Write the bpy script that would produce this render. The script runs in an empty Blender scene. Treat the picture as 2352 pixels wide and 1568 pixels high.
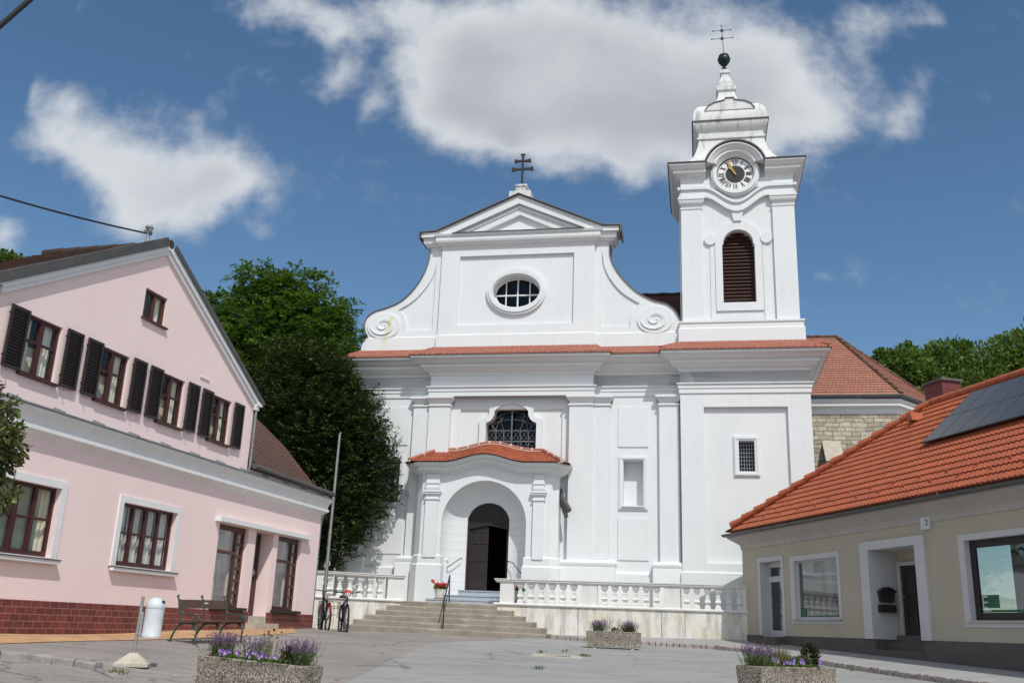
import bpy, bmesh, math, random
import numpy as np
from math import sin, cos, pi, radians, sqrt, atan2, tan
from mathutils import Vector, Matrix
from mathutils.geometry import tessellate_polygon
S = bpy.context.scene
COL = S.collection
rnd = random.Random(7)

# ------------------------------------------------------------------ camera
FPX, PIT, ROL, EYE = 2191.08, radians(16.7131), radians(2.2078), 1.45
cp, sp, cr, sr = cos(PIT), sin(PIT), cos(ROL), sin(ROL)
CM = np.array([[cr, -sr, 0], [sr, cr, 0], [0, 0, 1]]) @ np.array([[1, 0, 0], [0, sp, -cp], [0, cp, sp]])
cam = bpy.data.cameras.new("camera")
cam.sensor_width = 36.0
cam.lens = 36.0 * FPX / 2352.0
cam.clip_start = 0.1
cam.clip_end = 3000
co = bpy.data.objects.new("camera", cam)
COL.objects.link(co)
rt, dn, fw = CM[0], CM[1], CM[2]
co.matrix_world = Matrix(((rt[0], -dn[0], -fw[0], 0), (rt[1], -dn[1], -fw[1], 0), (rt[2], -dn[2], -fw[2], EYE), (0, 0, 0, 1)))
S.camera = co

def ray(x, y):
    d = CM.T @ np.array([x - 1176.0, y - 784.0, FPX])
    return d / d[1]
def at(x, y, Y):
    r = ray(x, y) * Y
    return Vector((r[0], r[1], r[2] + EYE))

# ------------------------------------------------------------------ light
SUN_AZ, SUN_EL = radians(18.0), radians(52.0)      # azimuth from -Y towards +X
S.view_settings.view_transform = 'Standard'
S.view_settings.look = 'None'
S.view_settings.exposure = 0.0
S.view_settings.gamma = 1.0
sd = Vector((sin(SUN_AZ) * cos(SUN_EL), -cos(SUN_AZ) * cos(SUN_EL), sin(SUN_EL)))
sl = bpy.data.lights.new("sun", 'SUN')
sl.energy = 3.3
sl.angle = radians(0.5)
sl.color = (1.0, 0.96, 0.90)
so = bpy.data.objects.new("sun", sl)
COL.objects.link(so)
so.rotation_euler = sd.to_track_quat('Z', 'Y').to_euler()

# ------------------------------------------------------------------ world: Nishita sky with clouds placed by direction
W = bpy.data.worlds.new("World")
S.world = W
W.use_nodes = True
nt = W.node_tree
nt.nodes.clear()
def N(t, tree=None, **k):
    n = (tree or nt).nodes.new(t)
    for a, b in k.items():
        setattr(n, a, b)
    return n
def math_(op, a, b=None, c=None, tree=None):
    tree = tree or nt
    n = tree.nodes.new('ShaderNodeMath')
    n.operation = op
    for i, v in enumerate((a, b, c)):
        if v is None:
            continue
        if isinstance(v, (int, float)):
            n.inputs[i].default_value = v
        else:
            tree.links.new(v, n.inputs[i])
    return n.outputs[0]
sky = N('ShaderNodeTexSky', sky_type='NISHITA')
sky.sun_disc = False
sky.sun_elevation = SUN_EL
sky.sun_rotation = pi - SUN_AZ
sky.altitude = 200
sky.air_density = 1.0
sky.dust_density = 0.6
sky.ozone_density = 2.0
tc = N('ShaderNodeTexCoord')
sep = N('ShaderNodeSeparateXYZ')
nt.links.new(tc.outputs['Generated'], sep.inputs[0])
ya = math_('MAXIMUM', math_('ABSOLUTE', sep.outputs[1]), 0.05)
A = math_('DIVIDE', sep.outputs[0], ya)
B = math_('DIVIDE', sep.outputs[2], ya)
comb = N('ShaderNodeCombineXYZ')
nt.links.new(A, comb.inputs[0]); nt.links.new(B, comb.inputs[1])
def wnoise(scale, detail, rough, off=0.0):
    mp = N('ShaderNodeMapping')
    nt.links.new(comb.outputs[0], mp.inputs[0])
    mp.inputs['Location'].default_value = (off, off * 0.7, off * 1.3)
    n = N('ShaderNodeTexNoise')
    n.inputs['Scale'].default_value = scale
    n.inputs['Detail'].default_value = detail
    n.inputs['Roughness'].default_value = rough
    nt.links.new(mp.outputs[0], n.inputs['Vector'])
    return n.outputs[0]
n_big = wnoise(5.0, 6, 0.55, 3.1)
n_fine = wnoise(13.0, 12, 0.60, 1.7)
wx = math_('MULTIPLY', math_('SUBTRACT', wnoise(9.0, 3, 0.5, 9.0), 0.5), 0.09)
wy = math_('MULTIPLY', math_('SUBTRACT', wnoise(9.0, 3, 0.5, 15.0), 0.5), 0.09)
AX, BX = math_('ADD', A, wx), math_('ADD', B, wy)
# (pixel x, y, radius x, radius y, weight)
CLOUDS = [(165, 290, 80, 80, .7), (260, 330, 130, 95, .95), (380, 400, 130, 95, 1), (500, 445, 95, 75, .95), (330, 480, 110, 55, .7), (430, 540, 75, 35, .5), (200, 215, 40, 40, .45), (110, 210, 18, 45, .4),
          (655, 10, 120, 65, .95), (745, 60, 75, 50, .85), (600, 60, 40, 40, .5), (905, 45, 75, 60, .75), (770, 200, 40, 50, .62), (845, 255, 22, 60, .42), (800, 130, 22, 40, .35), (890, 140, 40, 25, .4),
          (1000, 245, 95, 70, 1), (1130, 285, 110, 65, 1), (1060, 120, 130, 110, .95), (1250, 90, 280, 150, 1.2), (1330, 300, 150, 80, 1.0), (1500, 180, 300, 160, 1.2), (1440, 385, 75, 40, .75), (1170, 320, 40, 30, .5),
          (1620, 300, 190, 100, 1), (1770, 180, 150, 130, .95), (1860, 290, 60, 55, .5), (1960, 60, 60, 60, .4), (2070, 25, 120, 65, .62), (2150, 40, 45, 30, .5), (2100, 190, 40, 60, .45), (2075, 270, 50, 55, .5), (2000, 150, 30, 60, .3),
          (0, 545, 35, 50, .75), (1900, 632, 40, 20, .45), (1850, 720, 50, 50, .36), (575, 535, 40, 20, .36), (1280, 405, 60, 40, .5), (850, 570, 110, 14, .22), (740, 605, 60, 10, .22)]
tot = None
for (x, y, rx, ry, w) in CLOUDS:
    c = ray(x, y); e = ray(x + rx, y); g = ray(x, y - ry)
    a0, b0 = c[0], c[2]
    ra, rb = abs(e[0] - a0), abs(g[2] - b0)
    da = math_('MULTIPLY', math_('SUBTRACT', AX, a0), 1 / ra)
    db = math_('MULTIPLY', math_('SUBTRACT', BX, b0), 1 / rb)
    d2 = math_('ADD', math_('MULTIPLY', da, da), math_('MULTIPLY', db, db))
    g_ = math_('MULTIPLY', math_('EXPONENT', math_('MULTIPLY', d2, -0.9)), w)
    tot = g_ if tot is None else math_('ADD', tot, g_)
tot = math_('MINIMUM', tot, 2.2)
dens = math_('ADD', tot, math_('ADD', math_('MULTIPLY', math_('SUBTRACT', n_fine, 0.5), 2.0), math_('MULTIPLY', math_('SUBTRACT', n_big, 0.5), 0.9)))
mr = N('ShaderNodeMapRange', interpolation_type='SMOOTHSTEP')
nt.links.new(dens, mr.inputs[0])
mr.inputs[1].default_value = 0.16; mr.inputs[2].default_value = 1.45
front = math_('GREATER_THAN', sep.outputs[2], 0.0)
# unseen bright cloud added behind the viewer as fill light for the fronts
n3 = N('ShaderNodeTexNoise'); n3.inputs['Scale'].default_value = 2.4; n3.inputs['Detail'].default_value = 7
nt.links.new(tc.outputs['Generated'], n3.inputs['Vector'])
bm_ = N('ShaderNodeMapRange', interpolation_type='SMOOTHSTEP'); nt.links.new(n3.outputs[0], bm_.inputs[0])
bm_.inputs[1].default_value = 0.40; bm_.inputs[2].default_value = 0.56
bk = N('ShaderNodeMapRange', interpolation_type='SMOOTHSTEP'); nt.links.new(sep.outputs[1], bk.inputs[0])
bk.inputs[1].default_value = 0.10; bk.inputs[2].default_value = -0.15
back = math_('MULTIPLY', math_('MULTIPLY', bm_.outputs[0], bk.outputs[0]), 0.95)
fwd = math_('GREATER_THAN', sep.outputs[1], 0.0)
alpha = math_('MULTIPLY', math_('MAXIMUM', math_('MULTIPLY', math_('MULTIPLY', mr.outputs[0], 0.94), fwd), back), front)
thick = N('ShaderNodeMapRange', interpolation_type='SMOOTHSTEP')
nt.links.new(math_('ADD', tot, math_('MULTIPLY', math_('SUBTRACT', n_big, 0.5), 1.6)), thick.inputs[0])
thick.inputs[1].default_value = 1.0; thick.inputs[2].default_value = 2.5
cmix = N('ShaderNodeMix', data_type='RGBA')
nt.links.new(thick.outputs[0], cmix.inputs[0])
cmix.inputs[6].default_value = (0.70, 0.73, 0.76, 1)
cmix.inputs[7].default_value = (0.44, 0.465, 0.50, 1)
bsky = N('ShaderNodeBackground'); bsky.inputs[1].default_value = 0.105
hs = N('ShaderNodeHueSaturation'); hs.inputs['Saturation'].default_value = 1.14; hs.inputs['Hue'].default_value = 0.495; hs.inputs['Value'].default_value = 1.0
nt.links.new(sky.outputs[0], hs.inputs['Color'])
nt.links.new(hs.outputs[0], bsky.inputs[0])
bcl = N('ShaderNodeBackground'); bcl.inputs[1].default_value = 1.0
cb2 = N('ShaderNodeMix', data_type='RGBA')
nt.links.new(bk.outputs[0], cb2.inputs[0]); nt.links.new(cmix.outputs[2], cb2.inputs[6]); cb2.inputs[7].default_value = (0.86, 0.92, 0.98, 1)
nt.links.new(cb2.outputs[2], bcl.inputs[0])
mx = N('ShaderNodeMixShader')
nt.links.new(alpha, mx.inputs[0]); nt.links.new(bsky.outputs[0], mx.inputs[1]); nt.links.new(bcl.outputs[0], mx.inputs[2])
ow = N('ShaderNodeOutputWorld')
nt.links.new(mx.outputs[0], ow.inputs[0])

# ------------------------------------------------------------------ materials
def newmat(name):
    m = bpy.data.materials.new(name)
    m.use_nodes = True
    t = m.node_tree
    b = t.nodes['Principled BSDF']
    return m, t, b
def coords(t, kind='Object', scale=(1, 1, 1), rot=(0, 0, 0)):
    c = t.nodes.new('ShaderNodeTexCoord')
    mp = t.nodes.new('ShaderNodeMapping')
    mp.inputs['Scale'].default_value = scale
    mp.inputs['Rotation'].default_value = rot
    t.links.new(c.outputs[kind], mp.inputs[0])
    return mp.outputs[0]
def noise(t, vec, scale, detail=4, rough=0.55):
    n = t.nodes.new('ShaderNodeTexNoise')
    n.inputs['Scale'].default_value = scale
    n.inputs['Detail'].default_value = detail
    n.inputs['Roughness'].default_value = rough
    t.links.new(vec, n.inputs['Vector'])
    return n.outputs[0]
def ramp(t, fac, stops):
    r = t.nodes.new('ShaderNodeValToRGB')
    el = r.color_ramp.elements
    el[0].position, el[0].color = stops[0][0], (*stops[0][1], 1)
    el[1].position, el[1].color = stops[-1][0], (*stops[-1][1], 1)
    for p, c in stops[1:-1]:
        e = el.new(p); e.color = (*c, 1)
    t.links.new(fac, r.inputs[0])
    return r.outputs[0]
def mixc(t, fac, a, b, mode='MIX'):
    n = t.nodes.new('ShaderNodeMix'); n.data_type = 'RGBA'; n.blend_type = mode
    for i, v in ((0, fac), (6, a), (7, b)):
        if isinstance(v, (int, float)): n.inputs[i].default_value = v
        elif isinstance(v, tuple): n.inputs[i].default_value = (*v[:3], 1)
        else: t.links.new(v, n.inputs[i])
    return n.outputs[2]
def bump(t, b, h, strength, dist=0.02):
    n = t.nodes.new('ShaderNodeBump')
    n.inputs['Strength'].default_value = strength
    n.inputs['Distance'].default_value = dist
    t.links.new(h, n.inputs['Height'])
    t.links.new(n.outputs[0], b.inputs['Normal'])
def simple(name, c1, c2=None, scale=3.0, rough=0.7, bstr=0.15, bscale=40.0, metal=0.0, spec=0.4, bdist=0.01, stretch=(1, 1, 1)):
    m, t, b = newmat(name)
    v = coords(t, scale=stretch)
    c2 = c2 or tuple(x * 0.85 for x in c1)
    t.links.new(ramp(t, noise(t, v, scale, 6, 0.6), [(0.35, c1), (0.68, c2)]), b.inputs['Base Color'])
    b.inputs['Roughness'].default_value = rough
    b.inputs['Metallic'].default_value = metal
    b.inputs['Specular IOR Level'].default_value = spec
    if bstr > 0:
        bump(t, b, noise(t, coords(t), bscale, 5, 0.6), bstr, bdist)
    return m
MAT = {}
def plaster(name, c, c2, stain=None, stain_amt=0.0, zlo=None):
    m, t, b = newmat(name)
    v = coords(t)
    base = ramp(t, noise(t, v, 0.7, 7, 0.65), [(0.3, c), (0.7, c2)])
    if stain:
        sv = coords(t, scale=(3.2, 3.2, 0.55))
        f = ramp(t, noise(t, sv, 1.4, 8, 0.7), [(0.52, (0, 0, 0)), (0.72, (1, 1, 1))])
        f2 = math_('MULTIPLY', f, stain_amt, tree=t)
        if zlo:
            sx = t.nodes.new('ShaderNodeSeparateXYZ'); t.links.new(coords(t), sx.inputs[0])
            zz = t.nodes.new('ShaderNodeMapRange'); t.links.new(sx.outputs[2], zz.inputs[0])
            zz.inputs[1].default_value, zz.inputs[2].default_value = zlo
            f2 = math_('MULTIPLY', f2, zz.outputs[0], tree=t)
        base = mixc(t, f2, base, stain)
    t.links.new(base, b.inputs['Base Color'])
    b.inputs['Roughness'].default_value = 0.85
    b.inputs['Specular IOR Level'].default_value = 0.25
    bump(t, b, noise(t, v, 55, 5, 0.65), 0.25, 0.008)
    return m
MAT['white'] = plaster('white_plaster', (0.725, 0.75, 0.76), (0.68, 0.71, 0.72), (0.52, 0.53, 0.52), 0.22)
MAT['white_old'] = plaster('weathered_white_plaster', (0.70, 0.715, 0.71), (0.62, 0.63, 0.615), (0.16, 0.16, 0.15), 0.8)
MAT['white_green'] = plaster('gable_white_plaster', (0.725, 0.75, 0.76), (0.685, 0.715, 0.725), (0.55, 0.56, 0.55), 0.25)
def algae(m):
    t = m.node_tree; b = t.nodes['Principled BSDF']
    src = b.inputs['Base Color'].links[0].from_socket
    sx = t.nodes.new('ShaderNodeSeparateXYZ'); t.links.new(coords(t), sx.inputs[0])
    wob = math_('MULTIPLY', math_('SUBTRACT', noise(t, coords(t), 2.5, 4, 0.6), 0.5, tree=t), 0.25, tree=t)
    xl = math_('ADD', math_('ADD', -5.60, math_('MULTIPLY', math_('SUBTRACT', sx.outputs[2], 13.8, tree=t), 0.24, tree=t), tree=t), wob, tree=t)
    dx = math_('DIVIDE', math_('SUBTRACT', sx.outputs[0], xl, tree=t), 0.085, tree=t)
    g = math_('EXPONENT', math_('MULTIPLY', math_('MULTIPLY', dx, dx, tree=t), -1.0, tree=t), tree=t)
    zr = t.nodes.new('ShaderNodeMapRange'); zr.interpolation_type = 'SMOOTHSTEP'; t.links.new(sx.outputs[2], zr.inputs[0])
    zr.inputs[1].default_value = 13.85; zr.inputs[2].default_value = 13.7
    z2 = t.nodes.new('ShaderNodeMapRange'); t.links.new(sx.outputs[2], z2.inputs[0]); z2.inputs[1].default_value = 12.2; z2.inputs[2].default_value = 13.0
    z2.inputs[3].default_value = 0.25
    f = math_('MULTIPLY', math_('MULTIPLY', g, zr.outputs[0], tree=t), math_('MULTIPLY', z2.outputs[0], 0.75, tree=t), tree=t)
    t.links.new(mixc(t, f, src, (0.62, 0.60, 0.30)), b.inputs['Base Color'])
algae(MAT['white_green'])
MAT['pink'] = plaster('pink_plaster', (0.86, 0.695, 0.675), (0.82, 0.65, 0.63), (0.72, 0.56, 0.54), 0.18)
MAT['beige'] = plaster('beige_plaster', (0.46, 0.415, 0.325), (0.40, 0.36, 0.29), (0.46, 0.41, 0.22), 0.45)
MAT['beigegrey'] = plaster('grey_beige_plaster', (0.47, 0.43, 0.39), (0.40, 0.37, 0.34), (0.26, 0.25, 0.22), 0.5)
MAT['greywhite'] = plaster('grey_white_trim', (0.56, 0.55, 0.55), (0.50, 0.495, 0.50))
MAT['stonebal'] = plaster('balustrade_render', (0.74, 0.74, 0.72), (0.66, 0.655, 0.63), (0.33, 0.31, 0.28), 0.3)
def stained():
    m, t, b = newmat('stained_terrace_render')
    v = coords(t)
    base = ramp(t, noise(t, v, 0.9, 6, 0.6), [(0.35, (0.76, 0.75, 0.72)), (0.55, (0.70, 0.66, 0.57)), (0.72, (0.66, 0.58, 0.44))])
    st = ramp(t, noise(t, coords(t, scale=(2.2, 2.2, 0.45)), 1.6, 9, 0.68), [(0.46, (0, 0, 0)), (0.66, (1, 1, 1))])
    base = mixc(t, math_('MULTIPLY', st, 0.75, tree=t), base, (0.30, 0.30, 0.29))
    sp_ = ramp(t, noise(t, v, 7, 8, 0.75), [(0.56, (0, 0, 0)), (0.72, (1, 1, 1))])
    base = mixc(t, math_('MULTIPLY', sp_, 0.6, tree=t), base, (0.24, 0.23, 0.22))
    t.links.new(base, b.inputs['Base Color'])
    b.inputs['Roughness'].default_value = 0.9
    b.inputs['Specular IOR Level'].default_value = 0.2
    bump(t, b, noise(t, v, 30, 6, 0.7), 0.4, 0.012)
    return m
MAT['stained'] = stained()
MAT['darkplinth'] = simple('dark_plinth_render', (0.115, 0.095, 0.092), (0.085, 0.073, 0.07), 2.5, 0.85, 0.2, 60)
MAT['concrete'] = simple('step_concrete', (0.34, 0.30, 0.25), (0.24, 0.21, 0.175), 2.2, 0.9, 0.4, 35)
MAT['concrete_light'] = simple('pale_concrete', (0.50, 0.46, 0.38), (0.38, 0.35, 0.29), 4, 0.9, 0.35, 50)
MAT['marble'] = simple('blue_grey_marble', (0.42, 0.47, 0.52), (0.33, 0.38, 0.43), 5, 0.5, 0.1, 60)
MAT['darkwood'] = simple('dark_brown_door_wood', (0.028, 0.020, 0.018), (0.019, 0.014, 0.013), 2, 0.55, 0.25, 30, stretch=(9, 9, 0.8))
MAT['shutter'] = simple('dark_brown_shutter_paint', (0.030, 0.022, 0.021), (0.022, 0.017, 0.017), 4, 0.5, 0.15, 60)
MAT['winred'] = simple('oxblood_window_paint', (0.062, 0.018, 0.018), (0.045, 0.015, 0.015), 5, 0.45, 0.1, 60)
MAT['winbrown'] = simple('brown_window_paint', (0.10, 0.036, 0.027), (0.07, 0.027, 0.021), 5, 0.5, 0.1, 60)
MAT['whitepaint'] = simple('white_gloss_paint', (0.76, 0.77, 0.77), (0.70, 0.71, 0.71), 4, 0.45, 0.05, 60)
MAT['iron'] = simple('black_iron', (0.028, 0.030, 0.032), (0.05, 0.042, 0.038), 14, 0.55, 0.2, 80, 0.4)
MAT['grille'] = simple('grey_painted_iron', (0.20, 0.21, 0.22), (0.12, 0.125, 0.13), 14, 0.45, 0.1, 80, 0.3)
MAT['zinc'] = simple('weathered_zinc', (0.36, 0.38, 0.40), (0.24, 0.26, 0.28), 6, 0.45, 0.1, 50, 0.7)
MAT['darkmetal'] = simple('dark_brown_sheet_metal', (0.11, 0.10, 0.095), (0.14, 0.12, 0.105), 3, 0.5, 0.1, 30, 0.3)
MAT['verge'] = simple('grey_verge_sheet', (0.105, 0.102, 0.098), (0.075, 0.072, 0.07), 3, 0.55, 0.12, 30, 0.2)
MAT['copper'] = simple('green_black_copper', (0.03, 0.055, 0.055), (0.02, 0.03, 0.03), 6, 0.35, 0.1, 40, 0.6)
MAT['gold'] = simple('gilded_metal', (0.85, 0.55, 0.16), (0.75, 0.45, 0.12), 6, 0.22, 0.05, 40, 1.0)
MAT['black'] = simple('black_enamel', (0.02, 0.022, 0.026), (0.028, 0.03, 0.034), 5, 0.4, 0.05, 40)
MAT['dial'] = simple('white_enamel', (0.78, 0.79, 0.78), (0.74, 0.75, 0.74), 5, 0.4, 0.03, 40)
MAT['room'] = simple('dark_interior', (0.045, 0.040, 0.036), (0.03, 0.028, 0.026), 2, 0.9, 0.1, 20)
MAT['greenpaint'] = simple('green_cast_iron_paint', (0.035, 0.085, 0.068), (0.06, 0.075, 0.06), 9, 0.5, 0.2, 60, 0.2)
MAT['benchwood'] = simple('worn_brown_bench_wood', (0.115, 0.062, 0.045), (0.065, 0.042, 0.034), 3, 0.65, 0.3, 30, stretch=(1, 12, 12))
MAT['binwhite'] = simple('light_grey_bin_plastic', (0.62, 0.66, 0.68), (0.56, 0.60, 0.62), 5, 0.35, 0.04, 60)
MAT['galv'] = simple('galvanised_steel', (0.40, 0.41, 0.41), (0.28, 0.28, 0.275), 9, 0.5, 0.15, 70, 0.5)
MAT['rubber'] = simple('black_rubber', (0.022, 0.021, 0.02), (0.035, 0.033, 0.03), 10, 0.8, 0.2, 60)
MAT['red'] = simple('red_bike_paint', (0.42, 0.02, 0.02), (0.3, 0.015, 0.018), 6, 0.3, 0.02, 60)
MAT['blue'] = simple('blue_bike_paint', (0.02, 0.026, 0.09), (0.015, 0.02, 0.06), 6, 0.3, 0.02, 60)
MAT['helmetred'] = simple('red_helmet_shell', (0.62, 0.03, 0.025), (0.5, 0.02, 0.02), 6, 0.3, 0.02, 60)
MAT['saddle'] = simple('grey_saddle_cover', (0.36, 0.30, 0.29), (0.28, 0.24, 0.23), 6, 0.6, 0.1, 60)
MAT['terracotta'] = simple('terracotta_saucer', (0.42, 0.17, 0.09), (0.34, 0.13, 0.07), 6, 0.8, 0.2, 50)
MAT['potwhite'] = simple('white_glazed_pot', (0.66, 0.67, 0.62), (0.58, 0.59, 0.55), 6, 0.4, 0.05, 50)
MAT['soil'] = simple('dark_soil', (0.045, 0.033, 0.025), (0.025, 0.019, 0.015), 14, 0.95, 0.8, 40)
MAT['bark'] = simple('brown_bark', (0.13, 0.10, 0.075), (0.07, 0.055, 0.042), 5, 0.9, 0.8, 14, stretch=(3, 3, 0.6))
MAT['chimney'] = simple('oxblood_chimney_cladding', (0.155, 0.035, 0.034), (0.125, 0.03, 0.03), 3, 0.6, 0.1, 40)
MAT['curtain'] = simple('cream_curtain_cloth', (0.80, 0.76, 0.60), (0.70, 0.66, 0.53), 2.2, 0.9, 0.5, 4, stretch=(9, 9, 0.3))
MAT['netcurtain'] = simple('grey_net_curtain', (0.66, 0.65, 0.61), (0.52, 0.52, 0.50), 2.0, 0.9, 0.5, 4, stretch=(9, 9, 0.3))
MAT['blind'] = simple('pale_green_blind_slat', (0.50, 0.56, 0.50), (0.44, 0.50, 0.45), 3, 0.6, 0.05, 30)
MAT['green_sign'] = simple('green_window_film', (0.012, 0.11, 0.04), (0.01, 0.09, 0.032), 4, 0.4, 0.02, 30)
MAT['plaquewhite'] = simple('white_sign_enamel', (0.60, 0.61, 0.62), (0.55, 0.56, 0.57), 4, 0.35, 0.02, 30)
MAT['cable'] = simple('black_cable_sheath', (0.02, 0.02, 0.022), (0.03, 0.03, 0.032), 8, 0.6, 0.05, 50)
MAT['kerb'] = simple('granite_kerb_setts', (0.40, 0.36, 0.34), (0.24, 0.20, 0.185), 5, 0.85, 0.5, 30)
MAT['kerb_old'] = simple('dark_old_kerbstone', (0.33, 0.30, 0.30), (0.19, 0.165, 0.16), 5, 0.85, 0.6, 18, bdist=0.03)

def glass(name, tint, fac, rough=0.02):
    m, t, b = newmat(name)
    out = t.nodes['Material Output']
    tr = t.nodes.new('ShaderNodeBsdfTransparent'); tr.inputs[0].default_value = (*tint, 1)
    gl = t.nodes.new('ShaderNodeBsdfGlossy'); gl.inputs['Roughness'].default_value = rough
    gl.inputs[0].default_value = (0.9, 0.95, 1.0, 1)
    ge = t.nodes.new('ShaderNodeNewGeometry')
    dt = t.nodes.new('ShaderNodeVectorMath'); dt.operation = 'DOT_PRODUCT'
    t.links.new(ge.outputs['Incoming'], dt.inputs[0]); t.links.new(ge.outputs['True Normal'], dt.inputs[1])
    cs = math_('SUBTRACT', 1.0, math_('ABSOLUTE', dt.outputs['Value'], tree=t), tree=t)
    f = math_('MINIMUM', math_('ADD', math_('MULTIPLY', math_('POWER', cs, 5.0, tree=t), 0.9, tree=t), fac, tree=t), 1.0, tree=t)
    v = coords(t)
    bp = t.nodes.new('ShaderNodeBump'); bp.inputs['Strength'].default_value = 0.02; bp.inputs['Distance'].default_value = 0.05
    t.links.new(noise(t, v, 1.3, 1, 0.4), bp.inputs['Height'])
    t.links.new(bp.outputs[0], gl.inputs['Normal'])
    mx_ = t.nodes.new('ShaderNodeMixShader')
    t.links.new(f, mx_.inputs[0]); t.links.new(tr.outputs[0], mx_.inputs[1]); t.links.new(gl.outputs[0], mx_.inputs[2])
    t.links.new(mx_.outputs[0], out.inputs[0])
    t.nodes.remove(b)
    return m
MAT['glass'] = glass('clear_window_glass', (0.94, 0.96, 0.95), 0.06)
MAT['shopglass'] = glass('dark_shop_glass', (0.5, 0.57, 0.57), 0.15)
MAT['churchglass'] = glass('dark_church_glass', (0.16, 0.155, 0.15), 0.025, 0.08)

def tilemat(name, c1, c2, c3, bw, bh, mortar, rough=0.8, msize=0.012, dirt=0.5):
    m, t, b = newmat(name)
    tcn = t.nodes.new('ShaderNodeTexCoord')
    uv = tcn.outputs['UV']
    br = t.nodes.new('ShaderNodeTexBrick')
    t.links.new(uv, br.inputs['Vector'])
    br.inputs['Color1'].default_value = (*c1, 1); br.inputs['Color2'].default_value = (*c2, 1)
    br.inputs['Mortar'].default_value = (*mortar, 1)
    br.inputs['Scale'].default_value = 1.0
    br.inputs['Mortar Size'].default_value = msize
    br.inputs['Mortar Smooth'].default_value = 0.3
    br.inputs['Brick Width'].default_value = bw
    br.inputs['Row Height'].default_value = bh
    br.inputs['Bias'].default_value = 0.0
    d = ramp(t, noise(t, coords(t), 1.1, 8, 0.7), [(0.42, (0, 0, 0)), (0.75, (1, 1, 1))])
    col = mixc(t, math_('MULTIPLY', d, dirt, tree=t), br.outputs[0], c3)
    d2 = ramp(t, noise(t, uv, 9, 3, 0.6), [(0.3, (0.82, 0.82, 0.82)), (0.7, (1.1, 1.1, 1.1))])
    t.links.new(mixc(t, 1.0, col, d2, 'MULTIPLY'), b.inputs['Base Color'])
    b.inputs['Roughness'].default_value = rough
    b.inputs['Specular IOR Level'].default_value = 0.3
    bump(t, b, br.outputs['Fac'], -0.5, 0.01)
    return m
MAT['tile_old'] = tilemat('old_plain_tiles', (0.46, 0.20, 0.14), (0.38, 0.16, 0.115), (0.28, 0.19, 0.14), 0.18, 0.16, (0.10, 0.05, 0.035), dirt=0.55)
MAT['tile_red'] = tilemat('bright_porch_tiles', (0.52, 0.155, 0.075), (0.36, 0.095, 0.05), (0.27, 0.10, 0.07), 0.18, 0.15, (0.09, 0.03, 0.02), dirt=0.35)
MAT['tile_cornice'] = tilemat('cornice_tiles', (0.46, 0.165, 0.11), (0.36, 0.125, 0.09), (0.30, 0.18, 0.14), 0.18, 0.14, (0.12, 0.05, 0.04), dirt=0.5)
MAT['tile_orange'] = tilemat('orange_pantiles', (0.40, 0.105, 0.045), (0.34, 0.09, 0.042), (0.25, 0.09, 0.052), 0.30, 0.335, (0.30, 0.07, 0.03), rough=0.65, msize=0.002, dirt=0.55)
MAT['tile_brown'] = tilemat('brown_plain_tiles', (0.16, 0.085, 0.065), (0.125, 0.068, 0.054), (0.10, 0.075, 0.06), 0.17, 0.15, (0.05, 0.03, 0.025), dirt=0.5)
MAT['tile_dark'] = tilemat('dark_red_tiles', (0.15, 0.05, 0.04), (0.11, 0.04, 0.034), (0.08, 0.04, 0.035), 0.18, 0.16, (0.04, 0.018, 0.015), dirt=0.5)
MAT['ridge'] = simple('red_ridge_tile', (0.38, 0.14, 0.10), (0.30, 0.10, 0.08), 4, 0.8, 0.2, 30)
MAT['ridge_orange'] = simple('orange_ridge_tile', (0.42, 0.105, 0.045), (0.35, 0.09, 0.042), 3, 0.65, 0.1, 30)
MAT['mortar'] = simple('pale_mortar', (0.62, 0.58, 0.50), (0.5, 0.46, 0.4), 6, 0.9, 0.3, 40)

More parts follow.
